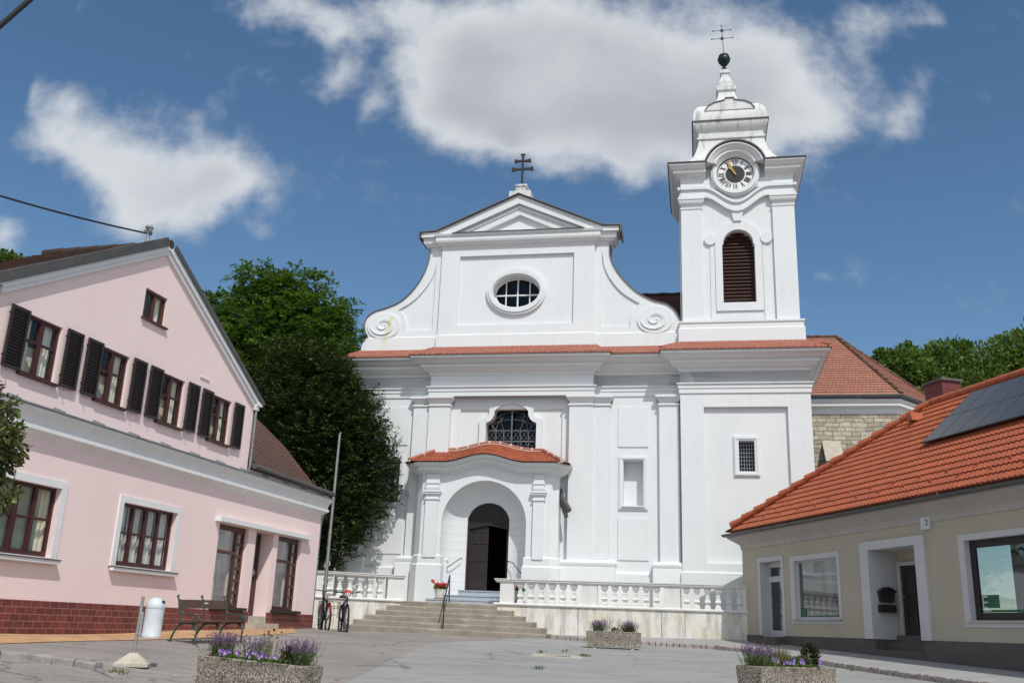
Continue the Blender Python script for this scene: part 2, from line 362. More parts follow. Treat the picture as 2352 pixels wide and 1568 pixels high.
def brickmat(name, c1, c2, mortar, bw, bh, ms, axes='XZ', squash=0, rough=0.55):
    m, t, b = newmat(name)
    tcn = t.nodes.new('ShaderNodeTexCoord')
    sx = t.nodes.new('ShaderNodeSeparateXYZ'); t.links.new(tcn.outputs['Object'], sx.inputs[0])
    cb = t.nodes.new('ShaderNodeCombineXYZ')
    xx = math_('ADD', sx.outputs[0], sx.outputs[1], tree=t)
    t.links.new(xx, cb.inputs[0]); t.links.new(sx.outputs[2], cb.inputs[1])
    vec = cb.outputs[0]
    if squash:
        nn = t.nodes.new('ShaderNodeTexNoise'); nn.inputs['Scale'].default_value = 1.6; nn.inputs['Detail'].default_value = 3
        t.links.new(vec, nn.inputs['Vector'])
        va = t.nodes.new('ShaderNodeVectorMath'); va.operation = 'MULTIPLY_ADD'
        t.links.new(nn.outputs['Color'], va.inputs[0]); va.inputs[1].default_value = (squash, squash * 0.6, 0); t.links.new(vec, va.inputs[2])
        vec = va.outputs[0]
    br = t.nodes.new('ShaderNodeTexBrick')
    t.links.new(vec, br.inputs['Vector'])
    br.inputs['Color1'].default_value = (*c1, 1); br.inputs['Color2'].default_value = (*c2, 1); br.inputs['Mortar'].default_value = (*mortar, 1)
    br.inputs['Scale'].default_value = 1.0; br.inputs['Mortar Size'].default_value = ms
    br.inputs['Mortar Smooth'].default_value = 0.2 if not squash else 0.6
    br.inputs['Brick Width'].default_value = bw; br.inputs['Row Height'].default_value = bh
    if squash:
        br.squash = 1.5; br.squash_frequency = 3
    d2 = ramp(t, noise(t, coords(t), 5 if squash else 2.5, 6, 0.65), [(0.3, (0.72, 0.72, 0.70)), (0.7, (1.12, 1.12, 1.1))])
    t.links.new(mixc(t, 1.0, br.outputs[0], d2, 'MULTIPLY'), b.inputs['Base Color'])
    b.inputs['Roughness'].default_value = rough
    hgt = math_('ADD', math_('MULTIPLY', br.outputs['Fac'], -1.0, tree=t), math_('MULTIPLY', noise(t, coords(t), 14, 5, 0.6), 0.5 if squash else 0.1, tree=t), tree=t)
    bump(t, b, hgt, 0.8 if squash else 0.4, 0.04 if squash else 0.008)
    return m
MAT['plinthbrick'] = brickmat('oxblood_plinth_brick', (0.205, 0.045, 0.036), (0.125, 0.029, 0.026), (0.38, 0.24, 0.20), 0.25, 0.125, 0.0045)
MAT['rubble'] = brickmat('coursed_rubble_stone', (0.62, 0.57, 0.47), (0.36, 0.31, 0.24), (0.20, 0.16, 0.12), 0.40, 0.20, 0.016, squash=0.30, rough=0.9)
MAT['paver'] = brickmat('orange_brick_paving', (0.55, 0.32, 0.16), (0.48, 0.27, 0.13), (0.40, 0.30, 0.20), 0.2, 0.1, 0.006, rough=0.85)

def groundmat(name, c1, c2, speck, speckamt, patch, pscale=0.35):
    m, t, b = newmat(name)
    v = coords(t)
    base = ramp(t, noise(t, v, pscale, 8, 0.62), [(0.3, c1), (0.72, c2)])
    vo = t.nodes.new('ShaderNodeTexVoronoi'); vo.inputs['Scale'].default_value = 42
    t.links.new(v, vo.inputs['Vector'])
    sf = ramp(t, vo.outputs['Color'], [(0.62, (0, 0, 0)), (0.86, (1, 1, 1))])
    base = mixc(t, math_('MULTIPLY', sf, speckamt, tree=t), base, speck)
    cr_ = t.nodes.new('ShaderNodeTexVoronoi'); cr_.feature = 'DISTANCE_TO_EDGE'; cr_.inputs['Scale'].default_value = 0.42
    va = t.nodes.new('ShaderNodeVectorMath'); va.operation = 'MULTIPLY_ADD'
    nn = t.nodes.new('ShaderNodeTexNoise'); nn.inputs['Scale'].default_value = 1.8; nn.inputs['Detail'].default_value = 5
    t.links.new(v, nn.inputs['Vector'])
    t.links.new(nn.outputs['Color'], va.inputs[0]); va.inputs[1].default_value = (0.9, 0.9, 0.0); t.links.new(v, va.inputs[2])
    t.links.new(va.outputs[0], cr_.inputs['Vector'])
    cf = ramp(t, cr_.outputs['Distance'], [(0.0, (1, 1, 1)), (0.014, (0, 0, 0))])
    gate = ramp(t, noise(t, v, 0.5, 2, 0.5), [(0.48, (0, 0, 0)), (0.54, (1, 1, 1))])
    blot = ramp(t, noise(t, coords(t, scale=(0.6, 1.6, 1)), 1.1, 9, 0.72), [(0.50, (0, 0, 0)), (0.70, (1, 1, 1))])
    base = mixc(t, math_('MULTIPLY', blot, 0.4, tree=t), base, patch)
    base = mixc(t, math_('MULTIPLY', math_('MULTIPLY', cf, gate, tree=t), 0.75, tree=t), base, patch)
    t.links.new(base, b.inputs['Base Color'])
    b.inputs['Roughness'].default_value = 0.9
    b.inputs['Specular IOR Level'].default_value = 0.3
    bump(t, b, noise(t, v, 60, 4, 0.7), 0.5, 0.012)
    return m
MAT['asphalt_old'] = groundmat('old_gritty_asphalt', (0.31, 0.28, 0.258), (0.20, 0.182, 0.168), (0.46, 0.41, 0.37), 0.5, (0.06, 0.055, 0.05))
MAT['asphalt_new'] = groundmat('pale_grey_asphalt', (0.325, 0.325, 0.315), (0.255, 0.257, 0.252), (0.42, 0.42, 0.40), 0.25, (0.09, 0.09, 0.085), 0.5)
MAT['asphalt_walk'] = groundmat('pavement_asphalt', (0.36, 0.36, 0.355), (0.30, 0.30, 0.295), (0.36, 0.36, 0.35), 0.2, (0.1, 0.1, 0.1), 0.6)
def aggregate():
    m, t, b = newmat('exposed_aggregate_concrete')
    v = coords(t)
    vo = t.nodes.new('ShaderNodeTexVoronoi'); vo.inputs['Scale'].default_value = 50
    t.links.new(v, vo.inputs['Vector'])
    c = ramp(t, vo.outputs['Color'], [(0.1, (0.22, 0.19, 0.155)), (0.5, (0.42, 0.375, 0.32)), (0.78, (0.62, 0.58, 0.52)), (0.95, (0.30, 0.20, 0.16))])
    e = ramp(t, vo.outputs['Distance'], [(0.25, (1, 1, 1)), (0.75, (0.25, 0.23, 0.2))])
    c = mixc(t, 1.0, c, e, 'MULTIPLY')
    d = ramp(t, noise(t, v, 3, 6, 0.65), [(0.3, (0.7, 0.68, 0.66)), (0.7, (1.1, 1.1, 1.08))])
    t.links.new(mixc(t, 1.0, c, d, 'MULTIPLY'), b.inputs['Base Color'])
    b.inputs['Roughness'].default_value = 0.85
    bump(t, b, vo.outputs['Distance'], -0.9, 0.012)
    return m
MAT['aggregate'] = aggregate()
def rusticated():
    m, t, b = newmat('white_plaster_with_joint_lines')
    v = coords(t)
    sx = t.nodes.new('ShaderNodeSeparateXYZ'); t.links.new(v, sx.inputs[0])
    fr = math_('FRACT', math_('MULTIPLY', sx.outputs[2], 1 / 0.292, tree=t), tree=t)
    ln = ramp(t, math_('ABSOLUTE', math_('SUBTRACT', fr, 0.5, tree=t), tree=t), [(0.0, (1, 1, 1)), (0.035, (0, 0, 0))])
    base = ramp(t, noise(t, v, 0.9, 6, 0.6), [(0.3, (0.735, 0.755, 0.765)), (0.7, (0.70, 0.725, 0.73))])
    gate = t.nodes.new('ShaderNodeMapRange'); t.links.new(sx.outputs[2], gate.inputs[0])
    gate.inputs[1].default_value = 5.62; gate.inputs[2].default_value = 5.60
    t.links.new(mixc(t, math_('MULTIPLY', ln, gate.outputs[0], tree=t), base, (0.50, 0.46, 0.43)), b.inputs['Base Color'])
    b.inputs['Roughness'].default_value = 0.85
    bump(t, b, noise(t, v, 55, 5, 0.65), 0.2, 0.008)
    return m
MAT['rustic'] = rusticated()
def solar():
    m, t, b = newmat('black_solar_glass')
    tcn = t.nodes.new('ShaderNodeTexCoord')
    br = t.nodes.new('ShaderNodeTexBrick'); br.offset = 0
    t.links.new(tcn.outputs['UV'], br.inputs['Vector'])
    br.inputs['Color1'].default_value = (0.030, 0.033, 0.040, 1); br.inputs['Color2'].default_value = (0.036, 0.039, 0.046, 1)
    br.inputs['Mortar'].default_value = (0.05, 0.053, 0.06, 1)
    br.inputs['Scale'].default_value = 1.0; br.inputs['Mortar Size'].default_value = 0.003
    br.inputs['Brick Width'].default_value = 0.16; br.inputs['Row Height'].default_value = 0.16
    t.links.new(br.outputs[0], b.inputs['Base Color'])
    b.inputs['Roughness'].default_value = 0.28
    b.inputs['Specular IOR Level'].default_value = 0.7
    return m
MAT['solar'] = solar()
def leafmat(name, cols, transl=0.35, rough=0.55, spec=0.3):
    m, t, b = newmat(name)
    out = t.nodes['Material Output']
    g = t.nodes.new('ShaderNodeNewGeometry')
    k = len(cols)
    c = ramp(t, g.outputs['Random Per Island'], [(i / (k - 1), cc) for i, cc in enumerate(cols)])
    t.links.new(c, b.inputs['Base Color'])
    b.inputs['Roughness'].default_value = rough
    b.inputs['Specular IOR Level'].default_value = spec
    tr = t.nodes.new('ShaderNodeBsdfTranslucent')
    t.links.new(mixc(t, 1.0, c, (1.1, 1.25, 0.6), 'MULTIPLY'), tr.inputs[0])
    mx_ = t.nodes.new('ShaderNodeMixShader'); mx_.inputs[0].default_value = transl
    t.links.new(b.outputs[0], mx_.inputs[1]); t.links.new(tr.outputs[0], mx_.inputs[2])
    t.links.new(mx_.outputs[0], out.inputs[0])
    return m
MAT['leaf_locust'] = leafmat('locust_leaves', [(0.05, 0.105, 0.018), (0.085, 0.155, 0.028), (0.14, 0.21, 0.045), (0.065, 0.13, 0.022)])
MAT['leaf_yew'] = leafmat('yew_needles', [(0.022, 0.042, 0.015), (0.038, 0.064, 0.020), (0.080, 0.105, 0.030), (0.028, 0.050, 0.016)], 0.12, 0.9, 0.08)
MAT['leaf_horn'] = leafmat('hornbeam_leaves', [(0.035, 0.085, 0.016), (0.075, 0.14, 0.022), (0.17, 0.23, 0.045), (0.055, 0.11, 0.018)], 0.3)
MAT['leaf_copper'] = leafmat('bronze_green_leaves', [(0.06, 0.105, 0.03), (0.12, 0.17, 0.04), (0.10, 0.055, 0.045), (0.07, 0.10, 0.03), (0.17, 0.20, 0.05)], 0.25)
MAT['leaf_herb'] = leafmat('grey_green_herb_leaves', [(0.08, 0.12, 0.045), (0.12, 0.16, 0.06), (0.055, 0.085, 0.03)], 0.25)
MAT['leaf_bright'] = leafmat('fresh_green_leaves', [(0.05, 0.12, 0.02), (0.09, 0.17, 0.03), (0.13, 0.19, 0.03)], 0.3)
MAT['leaf_dark'] = leafmat('dark_bronze_leaves', [(0.025, 0.03, 0.015), (0.045, 0.05, 0.02), (0.05, 0.03, 0.025)], 0.2)
MAT['grass_dry'] = leafmat('dry_grass_blades', [(0.16, 0.16, 0.06), (0.24, 0.21, 0.09), (0.10, 0.13, 0.04)], 0.3)
MAT['fl_lav'] = leafmat('lavender_flowers', [(0.14, 0.09, 0.19), (0.20, 0.13, 0.27), (0.22, 0.14, 0.20), (0.13, 0.10, 0.15)], 0.2)
MAT['fl_viola'] = leafmat('violet_petals', [(0.30, 0.16, 0.60), (0.40, 0.24, 0.68), (0.24, 0.10, 0.50), (0.6, 0.5, 0.75)], 0.25)
MAT['fl_red'] = leafmat('scarlet_petals', [(0.62, 0.02, 0.02), (0.75, 0.035, 0.03), (0.48, 0.012, 0.02)], 0.2)
MAT['fl_dead'] = leafmat('dry_seed_heads', [(0.06, 0.035, 0.03), (0.10, 0.06, 0.04)], 0.1)

# ------------------------------------------------------------------ mesh helpers
class MB:
    def __init__(s):
        s.v, s.f, s.uv = [], [], []
    def add(s, vs, fs, uvs=None):
        o = len(s.v)
        s.v += [tuple(p) for p in vs]
        for i, f in enumerate(fs):
            s.f.append(tuple(o + k for k in f))
            s.uv.append(uvs[i] if uvs else None)
    def box(s, x0, x1, y0, y1, z0, z1):
        s.add([(x0, y0, z0), (x1, y0, z0), (x1, y1, z0), (x0, y1, z0), (x0, y0, z1), (x1, y0, z1), (x1, y1, z1), (x0, y1, z1)],
              [(0, 3, 2, 1), (4, 5, 6, 7), (0, 1, 5, 4), (1, 2, 6, 5), (2, 3, 7, 6), (3, 0, 4, 7)])
        return s
    def bar(s, p, q, w, h=None, up=(0, 0, 1)):
        p, q = Vector(p), Vector(q)
        h = h or w
        d = (q - p).normalized()
        a = d.cross(Vector(up))
        if a.length < 1e-4: a = d.cross(Vector((1, 0, 0)))
        a.normalize(); b = a.cross(d)
        a *= w / 2; b *= h / 2
        s.add([p - a - b, p + a - b, p + a + b, p - a + b, q - a - b, q + a - b, q + a + b, q - a + b],
              [(0, 3, 2, 1), (4, 5, 6, 7), (0, 1, 5, 4), (1, 2, 6, 5), (2, 3, 7, 6), (3, 0, 4, 7)])
        return s
    def tube(s, pts, r, n=8, closed=False):
        pts = [Vector(p) for p in pts]
        k = len(pts)
        rs = r if isinstance(r, (list, tuple)) else [r] * k
        ref = Vector((0.123, 0.456, 0.88)).normalized()
        rings = []
        a = None
        for i in range(k):
            if closed: d = pts[(i + 1) % k] - pts[i - 1]
            else: d = pts[min(i + 1, k - 1)] - pts[max(i - 1, 0)]
            d.normalize()
            if a is None: a = d.cross(ref).normalized()
            else: a = (a - d * a.dot(d)).normalized()
            b = d.cross(a)
            rings.append([pts[i] + (a * cos(2 * pi * j / n) + b * sin(2 * pi * j / n)) * rs[i] for j in range(n)])
        vs = [p for rg in rings for p in rg]
        fs = []
        for i in range(k if closed else k - 1):
            i2 = (i + 1) % k
            for j in range(n):
                j2 = (j + 1) % n
                fs.append((i * n + j, i * n + j2, i2 * n + j2, i2 * n + j))
        if not closed:
            fs.append(tuple(range(n - 1, -1, -1)))
            fs.append(tuple((k - 1) * n + j for j in range(n)))
        s.add(vs, fs)
        return s
    def lathe(s, prof, n=16, c=(0, 0, 0), rot=0.0, sx=1.0, sy=1.0, M=None):
        vs = []
        for r, z in prof:
            for j in range(n):
                a = 2 * pi * j / n + rot
                p = Vector((r * cos(a) * sx, r * sin(a) * sy, z))
                if M: p = M @ p
                vs.append((p[0] + c[0], p[1] + c[1], p[2] + c[2]))
        fs = []
        for i in range(len(prof) - 1):
            for j in range(n):
                j2 = (j + 1) % n
                fs.append((i * n + j, i * n + j2, (i + 1) * n + j2, (i + 1) * n + j))
        fs.append(tuple(range(n - 1, -1, -1)))
        fs.append(tuple((len(prof) - 1) * n + j for j in range(n)))
        s.add(vs, fs)
        return s
    def poly(s, outer, holes, y):
        """flat polygon with holes in the (x, z) plane at depth y"""
        loops = [[Vector((p[0], p[1], 0)) for p in outer]] + [[Vector((p[0], p[1], 0)) for p in h] for h in holes]
        flat = [p for l in loops for p in l]
        tri = tessellate_polygon(loops)
        s.add([(p.x, y, p.y) for p in flat], [tuple(t) for t in tri])
        return s
    def rim(s, loop, y0, y1):
        n = len(loop)
        s.add([(p[0], y0, p[1]) for p in loop] + [(p[0], y1, p[1]) for p in loop], [(i, (i + 1) % n, n + (i + 1) % n, n + i) for i in range(n)])
        return s
    def prism(s, outer, y0, y1, holes=()):
        s.poly(outer, holes, y0); s.poly(outer, holes, y1); s.rim(outer, y0, y1)
        for h in holes: s.rim(h, y0, y1)
        return s
    def sweep(s, path, prof, closed=False, zoff=None, caps=True, uvscale=None):
        """path: plan points (x, y); prof: (outward, z). outward = right side of travel direction"""
        k = len(path)
        P2 = [Vector((p[0], p[1])) for p in path]
        vs = []
        L = 0.0
        Ls = []
        for i in range(k):
            if i: L += (P2[i] - P2[i - 1]).length
            Ls.append(L)
            ds = []
            if closed or i > 0: ds.append((P2[i] - P2[i - 1]).normalized())
            if closed or i < k - 1: ds.append((P2[(i + 1) % k] - P2[i]).normalized())
            ns = [Vector((d.y, -d.x)) for d in ds]
            if len(ns) == 2:
                m = ns[0] + ns[1]
                m = m / max(0.2, m.dot(ns[0]))
            else: m = ns[0]
            zo = zoff(P2[i].x) if zoff else 0.0
            for o, z in prof:
                q = P2[i] + m * o
                vs.append((q.x, q.y, z + zo))
        n = len(prof)
        fs, uvs = [], []
        dl = [0.0]
        for j in range(1, n): dl.append(dl[-1] + sqrt((prof[j][0] - prof[j - 1][0]) ** 2 + (prof[j][1] - prof[j - 1][1]) ** 2))
        for i in range(k if closed else k - 1):
            i2 = (i + 1) % k
            for j in range(n - 1):
                fs.append((i * n + j, i2 * n + j, i2 * n + j + 1, i * n + j + 1))
                uvs.append([(Ls[i], dl[j]), (Ls[i2], dl[j]), (Ls[i2], dl[j + 1]), (Ls[i], dl[j + 1])])
        if caps and not closed:
            fs.append(tuple(range(n))); uvs.append(None)
            fs.append(tuple((k - 1) * n + j for j in range(n - 1, -1, -1))); uvs.append(None)
        s.add(vs, fs, uvs)
        return s
    def xzsweep(s, path, prof, caps=True):
        """path in the (x, z) plane, prof: (y, up-offset along path normal)"""
        k = len(path); vs = []
        P2 = [Vector(p) for p in path]
        for i in range(k):
            d1 = (P2[i] - P2[i - 1]).normalized() if i else None
            d2 = (P2[i + 1] - P2[i]).normalized() if i < k - 1 else None
            ns = [Vector((-d.y, d.x)) for d in (d1, d2) if d is not None]
            m = ns[0] if len(ns) == 1 else (ns[0] + ns[1]) / max(0.2, (ns[0] + ns[1]).dot(ns[0]))
            for y, o in prof:
                q = P2[i] + m * o
                vs.append((q.x, y, q.y))
        n = len(prof); fs = []
        for i in range(k - 1):
            for j in range(n):
                j2 = (j + 1) % n
                fs.append((i * n + j, (i + 1) * n + j, (i + 1) * n + j2, i * n + j2))
        if caps:
            fs.append(tuple(range(n))); fs.append(tuple((k - 1) * n + j for j in range(n - 1, -1, -1)))
        s.add(vs, fs)
        return s
    def quad(s, a, b, c, d, uv=None):
        s.add([a, b, c, d], [(0, 1, 2, 3)], [uv] if uv else None)
        return s
    def tri(s, a, b, c):
        s.add([a, b, c], [(0, 1, 2)])
        return s
    def build(s, name, mat, parent=None, smooth=30, recalc=True):
        me = bpy.data.meshes.new(name)
        me.from_pydata([tuple(p) for p in s.v], [], s.f)
        if any(u for u in s.uv):
            ul = me.uv_layers.new(name='UVMap')
            k = 0
            for u, f in zip(s.uv, s.f):
                for j in range(len(f)):
                    ul.data[k + j].uv = u[j] if u else (0, 0)
                k += len(f)
        if recalc:
            bm = bmesh.new(); bm.from_mesh(me)
            bmesh.ops.recalc_face_normals(bm, faces=bm.faces)
            bm.to_mesh(me); bm.free()
        if smooth:
            me.polygons.foreach_set('use_smooth', [True] * len(me.polygons))
            me.set_sharp_from_angle(angle=radians(smooth))
        me.materials.append(MAT[mat] if isinstance(mat, str) else mat)
        o = bpy.data.objects.new(name, me)
        COL.objects.link(o)
        if parent: o.parent = parent
        return o
def tag(o, label=None, cat=None, group=None, kind=None):
    if label: o['label'] = label
    if cat: o['category'] = cat
    if group: o['group'] = group
    if kind: o['kind'] = kind
    return o
def root(name, loc, rz, label, cat, group=None):
    o = bpy.data.objects.new(name, None)
    COL.objects.link(o)
    o.location = loc; o.rotation_euler = (0, 0, rz)
    o.empty_display_size = 0.3
    return tag(o, label, cat, group)
def copy_tree(o, parent=None):
    c = o.copy(); COL.objects.link(c)
    if parent: c.parent = parent
    for ch in list(o.children): copy_tree(ch, c)
    return c
def arc(cx, cz, r, a0, a1, n, rz=None):
    rz = rz or r
    return [(cx + r * cos(radians(a0 + (a1 - a0) * i / n)), cz + rz * sin(radians(a0 + (a1 - a0) * i / n))) for i in range(n + 1)]
def rect(x0, x1, z0, z1): return [(x0, z0), (x1, z0), (x1, z1), (x0, z1)]
def smoothline(pts, sub=4):
    out = []
    n = len(pts)
    for i in range(n - 1):
        p0, p1, p2, p3 = (Vector(pts[max(i - 1, 0)]), Vector(pts[i]), Vector(pts[i + 1]), Vector(pts[min(i + 2, n - 1)]))
        for k in range(sub):
            t = k / sub
            q = 0.5 * ((2 * p1) + (p2 - p0) * t + (2 * p0 - 5 * p1 + 4 * p2 - p3) * t * t + (3 * p1 - p0 - 3 * p2 + p3) * t ** 3)
            out.append(tuple(q))
    out.append(tuple(pts[-1]))
    return out
def tile_surface(mb, fn, ns, nc, lift=0.03, length=10.0, slope=5.0, wave=0.0, wl=0.3):
    """fn(s, t) -> point on the roof (s along, t up), nc courses each lifted at its lower edge"""
    for c in range(nc):
        t0, t1 = c / nc, (c + 1) / nc
        vs, fs, uvs = [], [], []
        e = 1e-3
        for i in range(ns + 1):
            s_ = i / ns
            pa, pb = Vector(fn(s_, t0)), Vector(fn(s_, t1))
            du = Vector(fn(min(1, s_ + e), (t0 + t1) / 2)) - Vector(fn(max(0, s_ - e), (t0 + t1) / 2))
            nn = du.cross(pb - pa)
            if nn.length < 1e-9: nn = Vector((0, 0, 1))
            nn.normalize()
            if nn.z < 0: nn = -nn
            w = 0.0
            if wave: w = wave * (0.5 + 0.5 * cos(2 * pi * s_ * length / wl)) ** 0.7
            vs += [pa - nn * 0.01, pa + nn * (lift + w), pb + nn * (0.004 + w * 0.9)]
        for i in range(ns):
            a, b = i * 3, i * 3 + 3
            u0, u1 = i / ns * length, (i + 1) / ns * length
            fs += [(a, b, b + 1, a + 1), (a + 1, b + 1, b + 2, a + 2)]
            uvs += [[(u0, t0 * slope), (u1, t0 * slope), (u1, t0 * slope), (u0, t0 * slope)], [(u0, t0 * slope + 0.002), (u1, t0 * slope + 0.002), (u1, t1 * slope), (u0, t1 * slope)]]
        mb.add(vs, fs, uvs)
def leaves(name, mat, parent, P, D, U, Lg, Wd):
    """many leaf quads: P base points, D directions, U side vectors, lengths, widths (numpy)"""
    n = len(P)
    D = D / np.maximum(1e-6, np.linalg.norm(D, axis=1, keepdims=True))
    U = U - D * (U * D).sum(1, keepdims=True)
    U = U / np.maximum(1e-6, np.linalg.norm(U, axis=1, keepdims=True))
    Lg = Lg[:, None]; Wd = Wd[:, None]
    V = np.empty((n, 4, 3), np.float32)
    V[:, 0] = P
    V[:, 1] = P + D * Lg * 0.5 + U * Wd * 0.5
    V[:, 2] = P + D * Lg
    V[:, 3] = P + D * Lg * 0.5 - U * Wd * 0.5
    me = bpy.data.meshes.new(name)
    me.vertices.add(n * 4); me.loops.add(n * 4); me.polygons.add(n)
    me.vertices.foreach_set('co', V.reshape(-1))
    me.loops.foreach_set('vertex_index', np.arange(n * 4, dtype=np.int32))
    me.polygons.foreach_set('loop_start', np.arange(0, n * 4, 4, dtype=np.int32))
    me.update(calc_edges=True)
    me.materials.append(MAT[mat])
    o = bpy.data.objects.new(name, me)
    COL.objects.link(o)
    if parent: o.parent = parent
    return o
RNG = np.random.default_rng(11)
def rdir(n):
    d = RNG.normal(size=(n, 3))
    return d / np.linalg.norm(d, axis=1, keepdims=True)

# ------------------------------------------------------------------ frames (building axes)
yF, yP, yR = radians(-11.3407), radians(15.1406), radians(-12.9269)
class Fr:
    def __init__(s, ox, oy, ang): s.o = Vector((ox, oy)); s.a = ang; s.u = Vector((cos(ang), sin(ang))); s.v = Vector((-sin(ang), cos(ang)))
    def w(s, u, v, z=0.0):
        p = s.o + s.u * u + s.v * v
        return Vector((p.x, p.y, z))
    def loc(s, p):
        q = Vector((p[0], p[1])) - s.o
        return q.dot(s.u), q.dot(s.v)
C = Fr(0.44219, 37.0, yF)
P = Fr(-5.70806, 30.0, pi / 2 - yP)
R = Fr(8.24077, 32.85, atan2(-cos(yR), -sin(yR)))

# ------------------------------------------------------------------ ground height field
CP = []
for u, z in ((-24, .78), (-18, .88), (-12.5, 1.02), (-7, 1.12), (-3.5, 1.18), (0, 1.24)):
    for v in (0, 6): 
        q = P.w(u, v); CP.append((q.x, q.y, z))
for q in ((-5.2, 14.3, .655), (-6.14, 20.2, .893), (-5.55, 21.7, .935), (-6.4, 13, .77), (0, 0, .05), (0, 6, .24), (0, 10, .37), (0, 15, .53), (0, 20, .69), (1.2, 24, .815), (2, 31, 1.04), (-1, 33, 1.12), (5, 15.5, .55), (-3.7, 14.2, .48),
          (-5.7, 31, 1.15), (-5.0, 31, 1.115), (-5.6, 32.5, 1.17), (7, 31.4, 1.05), (8.2, 24, .82), (9.0, 20.7, .71), (9.8, 18, .63), (11, 22, .78), (9.8, 31, 1.1), (13, 26, .95), (16, 20, .8), (14, 10, .35),
          (0, 50, 2.0), (-25, 45, 1.8), (25, 45, 1.8), (0, 90, 3), (50, 70, 2.5), (-40, 70, 2.5), (0, -20, -.6), (-15, -10, -.2), (20, -10, -.3), (-30, 10, .5), (35, 15, .6)):
    CP.append(q)
for u in (-5, -1.5, 1.9):
    q = C.w(u, -4.3); CP.append((q.x, q.y, 1.165))
CP = np.array(CP)
def _ker(r): return r
_n = len(CP)
_D = np.linalg.norm(CP[:, None, :2] - CP[None, :, :2], axis=2)
_A = np.zeros((_n + 3, _n + 3)); _A[:_n, :_n] = _ker(_D) + np.eye(_n) * -0.04
_A[:_n, _n] = 1; _A[:_n, _n + 1:] = CP[:, :2]; _A[_n:, :_n] = _A[:_n, _n:].T
_W = np.linalg.solve(_A, np.concatenate([CP[:, 2], [0, 0, 0]]))
def gz(x, y):
    x = min(max(x, -45), 55); y = min(max(y, -25), 100)
    r = np.hypot(CP[:, 0] - x, CP[:, 1] - y)
    return float(r @ _W[:_n] + _W[_n] + _W[_n + 1] * x + _W[_n + 2] * y)
def gpx(x, y, Y0=6.0, Y1=45.0):
    """ground point seen at a photo pixel"""
    r = ray(x, y)
    prev = None
    Y = Y0
    while Y < Y1:
        h = EYE + r[2] * Y - gz(r[0] * Y, Y)
        if prev is not None and prev > 0 and h <= 0: break
        prev = h; Y += 0.1
    return Vector((r[0] * Y, Y, gz(r[0] * Y, Y)))

def build_ground():
    xs = sorted(set([-900, -500, -250, -120, -80, -60] + [-45 + 5 * i for i in range(4)] + [-25 + i * 0.6 for i in range(76)] + [21 + 4 * i for i in range(9)] + [70, 100, 160, 300, 500, 900]))
    ys = sorted(set([-300, -120, -60, -30, -15] + [-8 + i * 0.6 for i in range(92)] + [48 + 5 * i for i in range(11)] + [120, 160, 250, 450, 900]))
    m = MB()
    vs = [(x, y, gz(x, y)) for y in ys for x in xs]
    nx = len(xs)
    m.add(vs, [(j * nx + i, j * nx + i + 1, (j + 1) * nx + i + 1, (j + 1) * nx + i) for j in range(len(ys) - 1) for i in range(nx - 1)])
    tag(m.build('ground', 'asphalt_old', smooth=60), kind='structure')
build_ground()
def sheet(name, poly, mat, dz, kind='structure', cuts=5):
    bm = bmesh.new()
    f = bm.faces.new([bm.verts.new((p[0], p[1], 0)) for p in poly])
    bmesh.ops.triangulate(bm, faces=[f])
    for _ in range(cuts):
        long_ = [e for e in bm.edges if e.calc_length() > 0.8]
        if not long_: break
        bmesh.ops.subdivide_edges(bm, edges=long_, cuts=1)
        bmesh.ops.triangulate(bm, faces=bm.faces[:])
    for v in bm.verts: v.co.z = gz(v.co.x, v.co.y) + dz
    bmesh.ops.recalc_face_normals(bm, faces=bm.faces)
    me = bpy.data.meshes.new(name); bm.to_mesh(me); bm.free()
    me.materials.append(MAT[mat])
    o = bpy.data.objects.new(name, me); COL.objects.link(o)
    return tag(o, kind=kind)

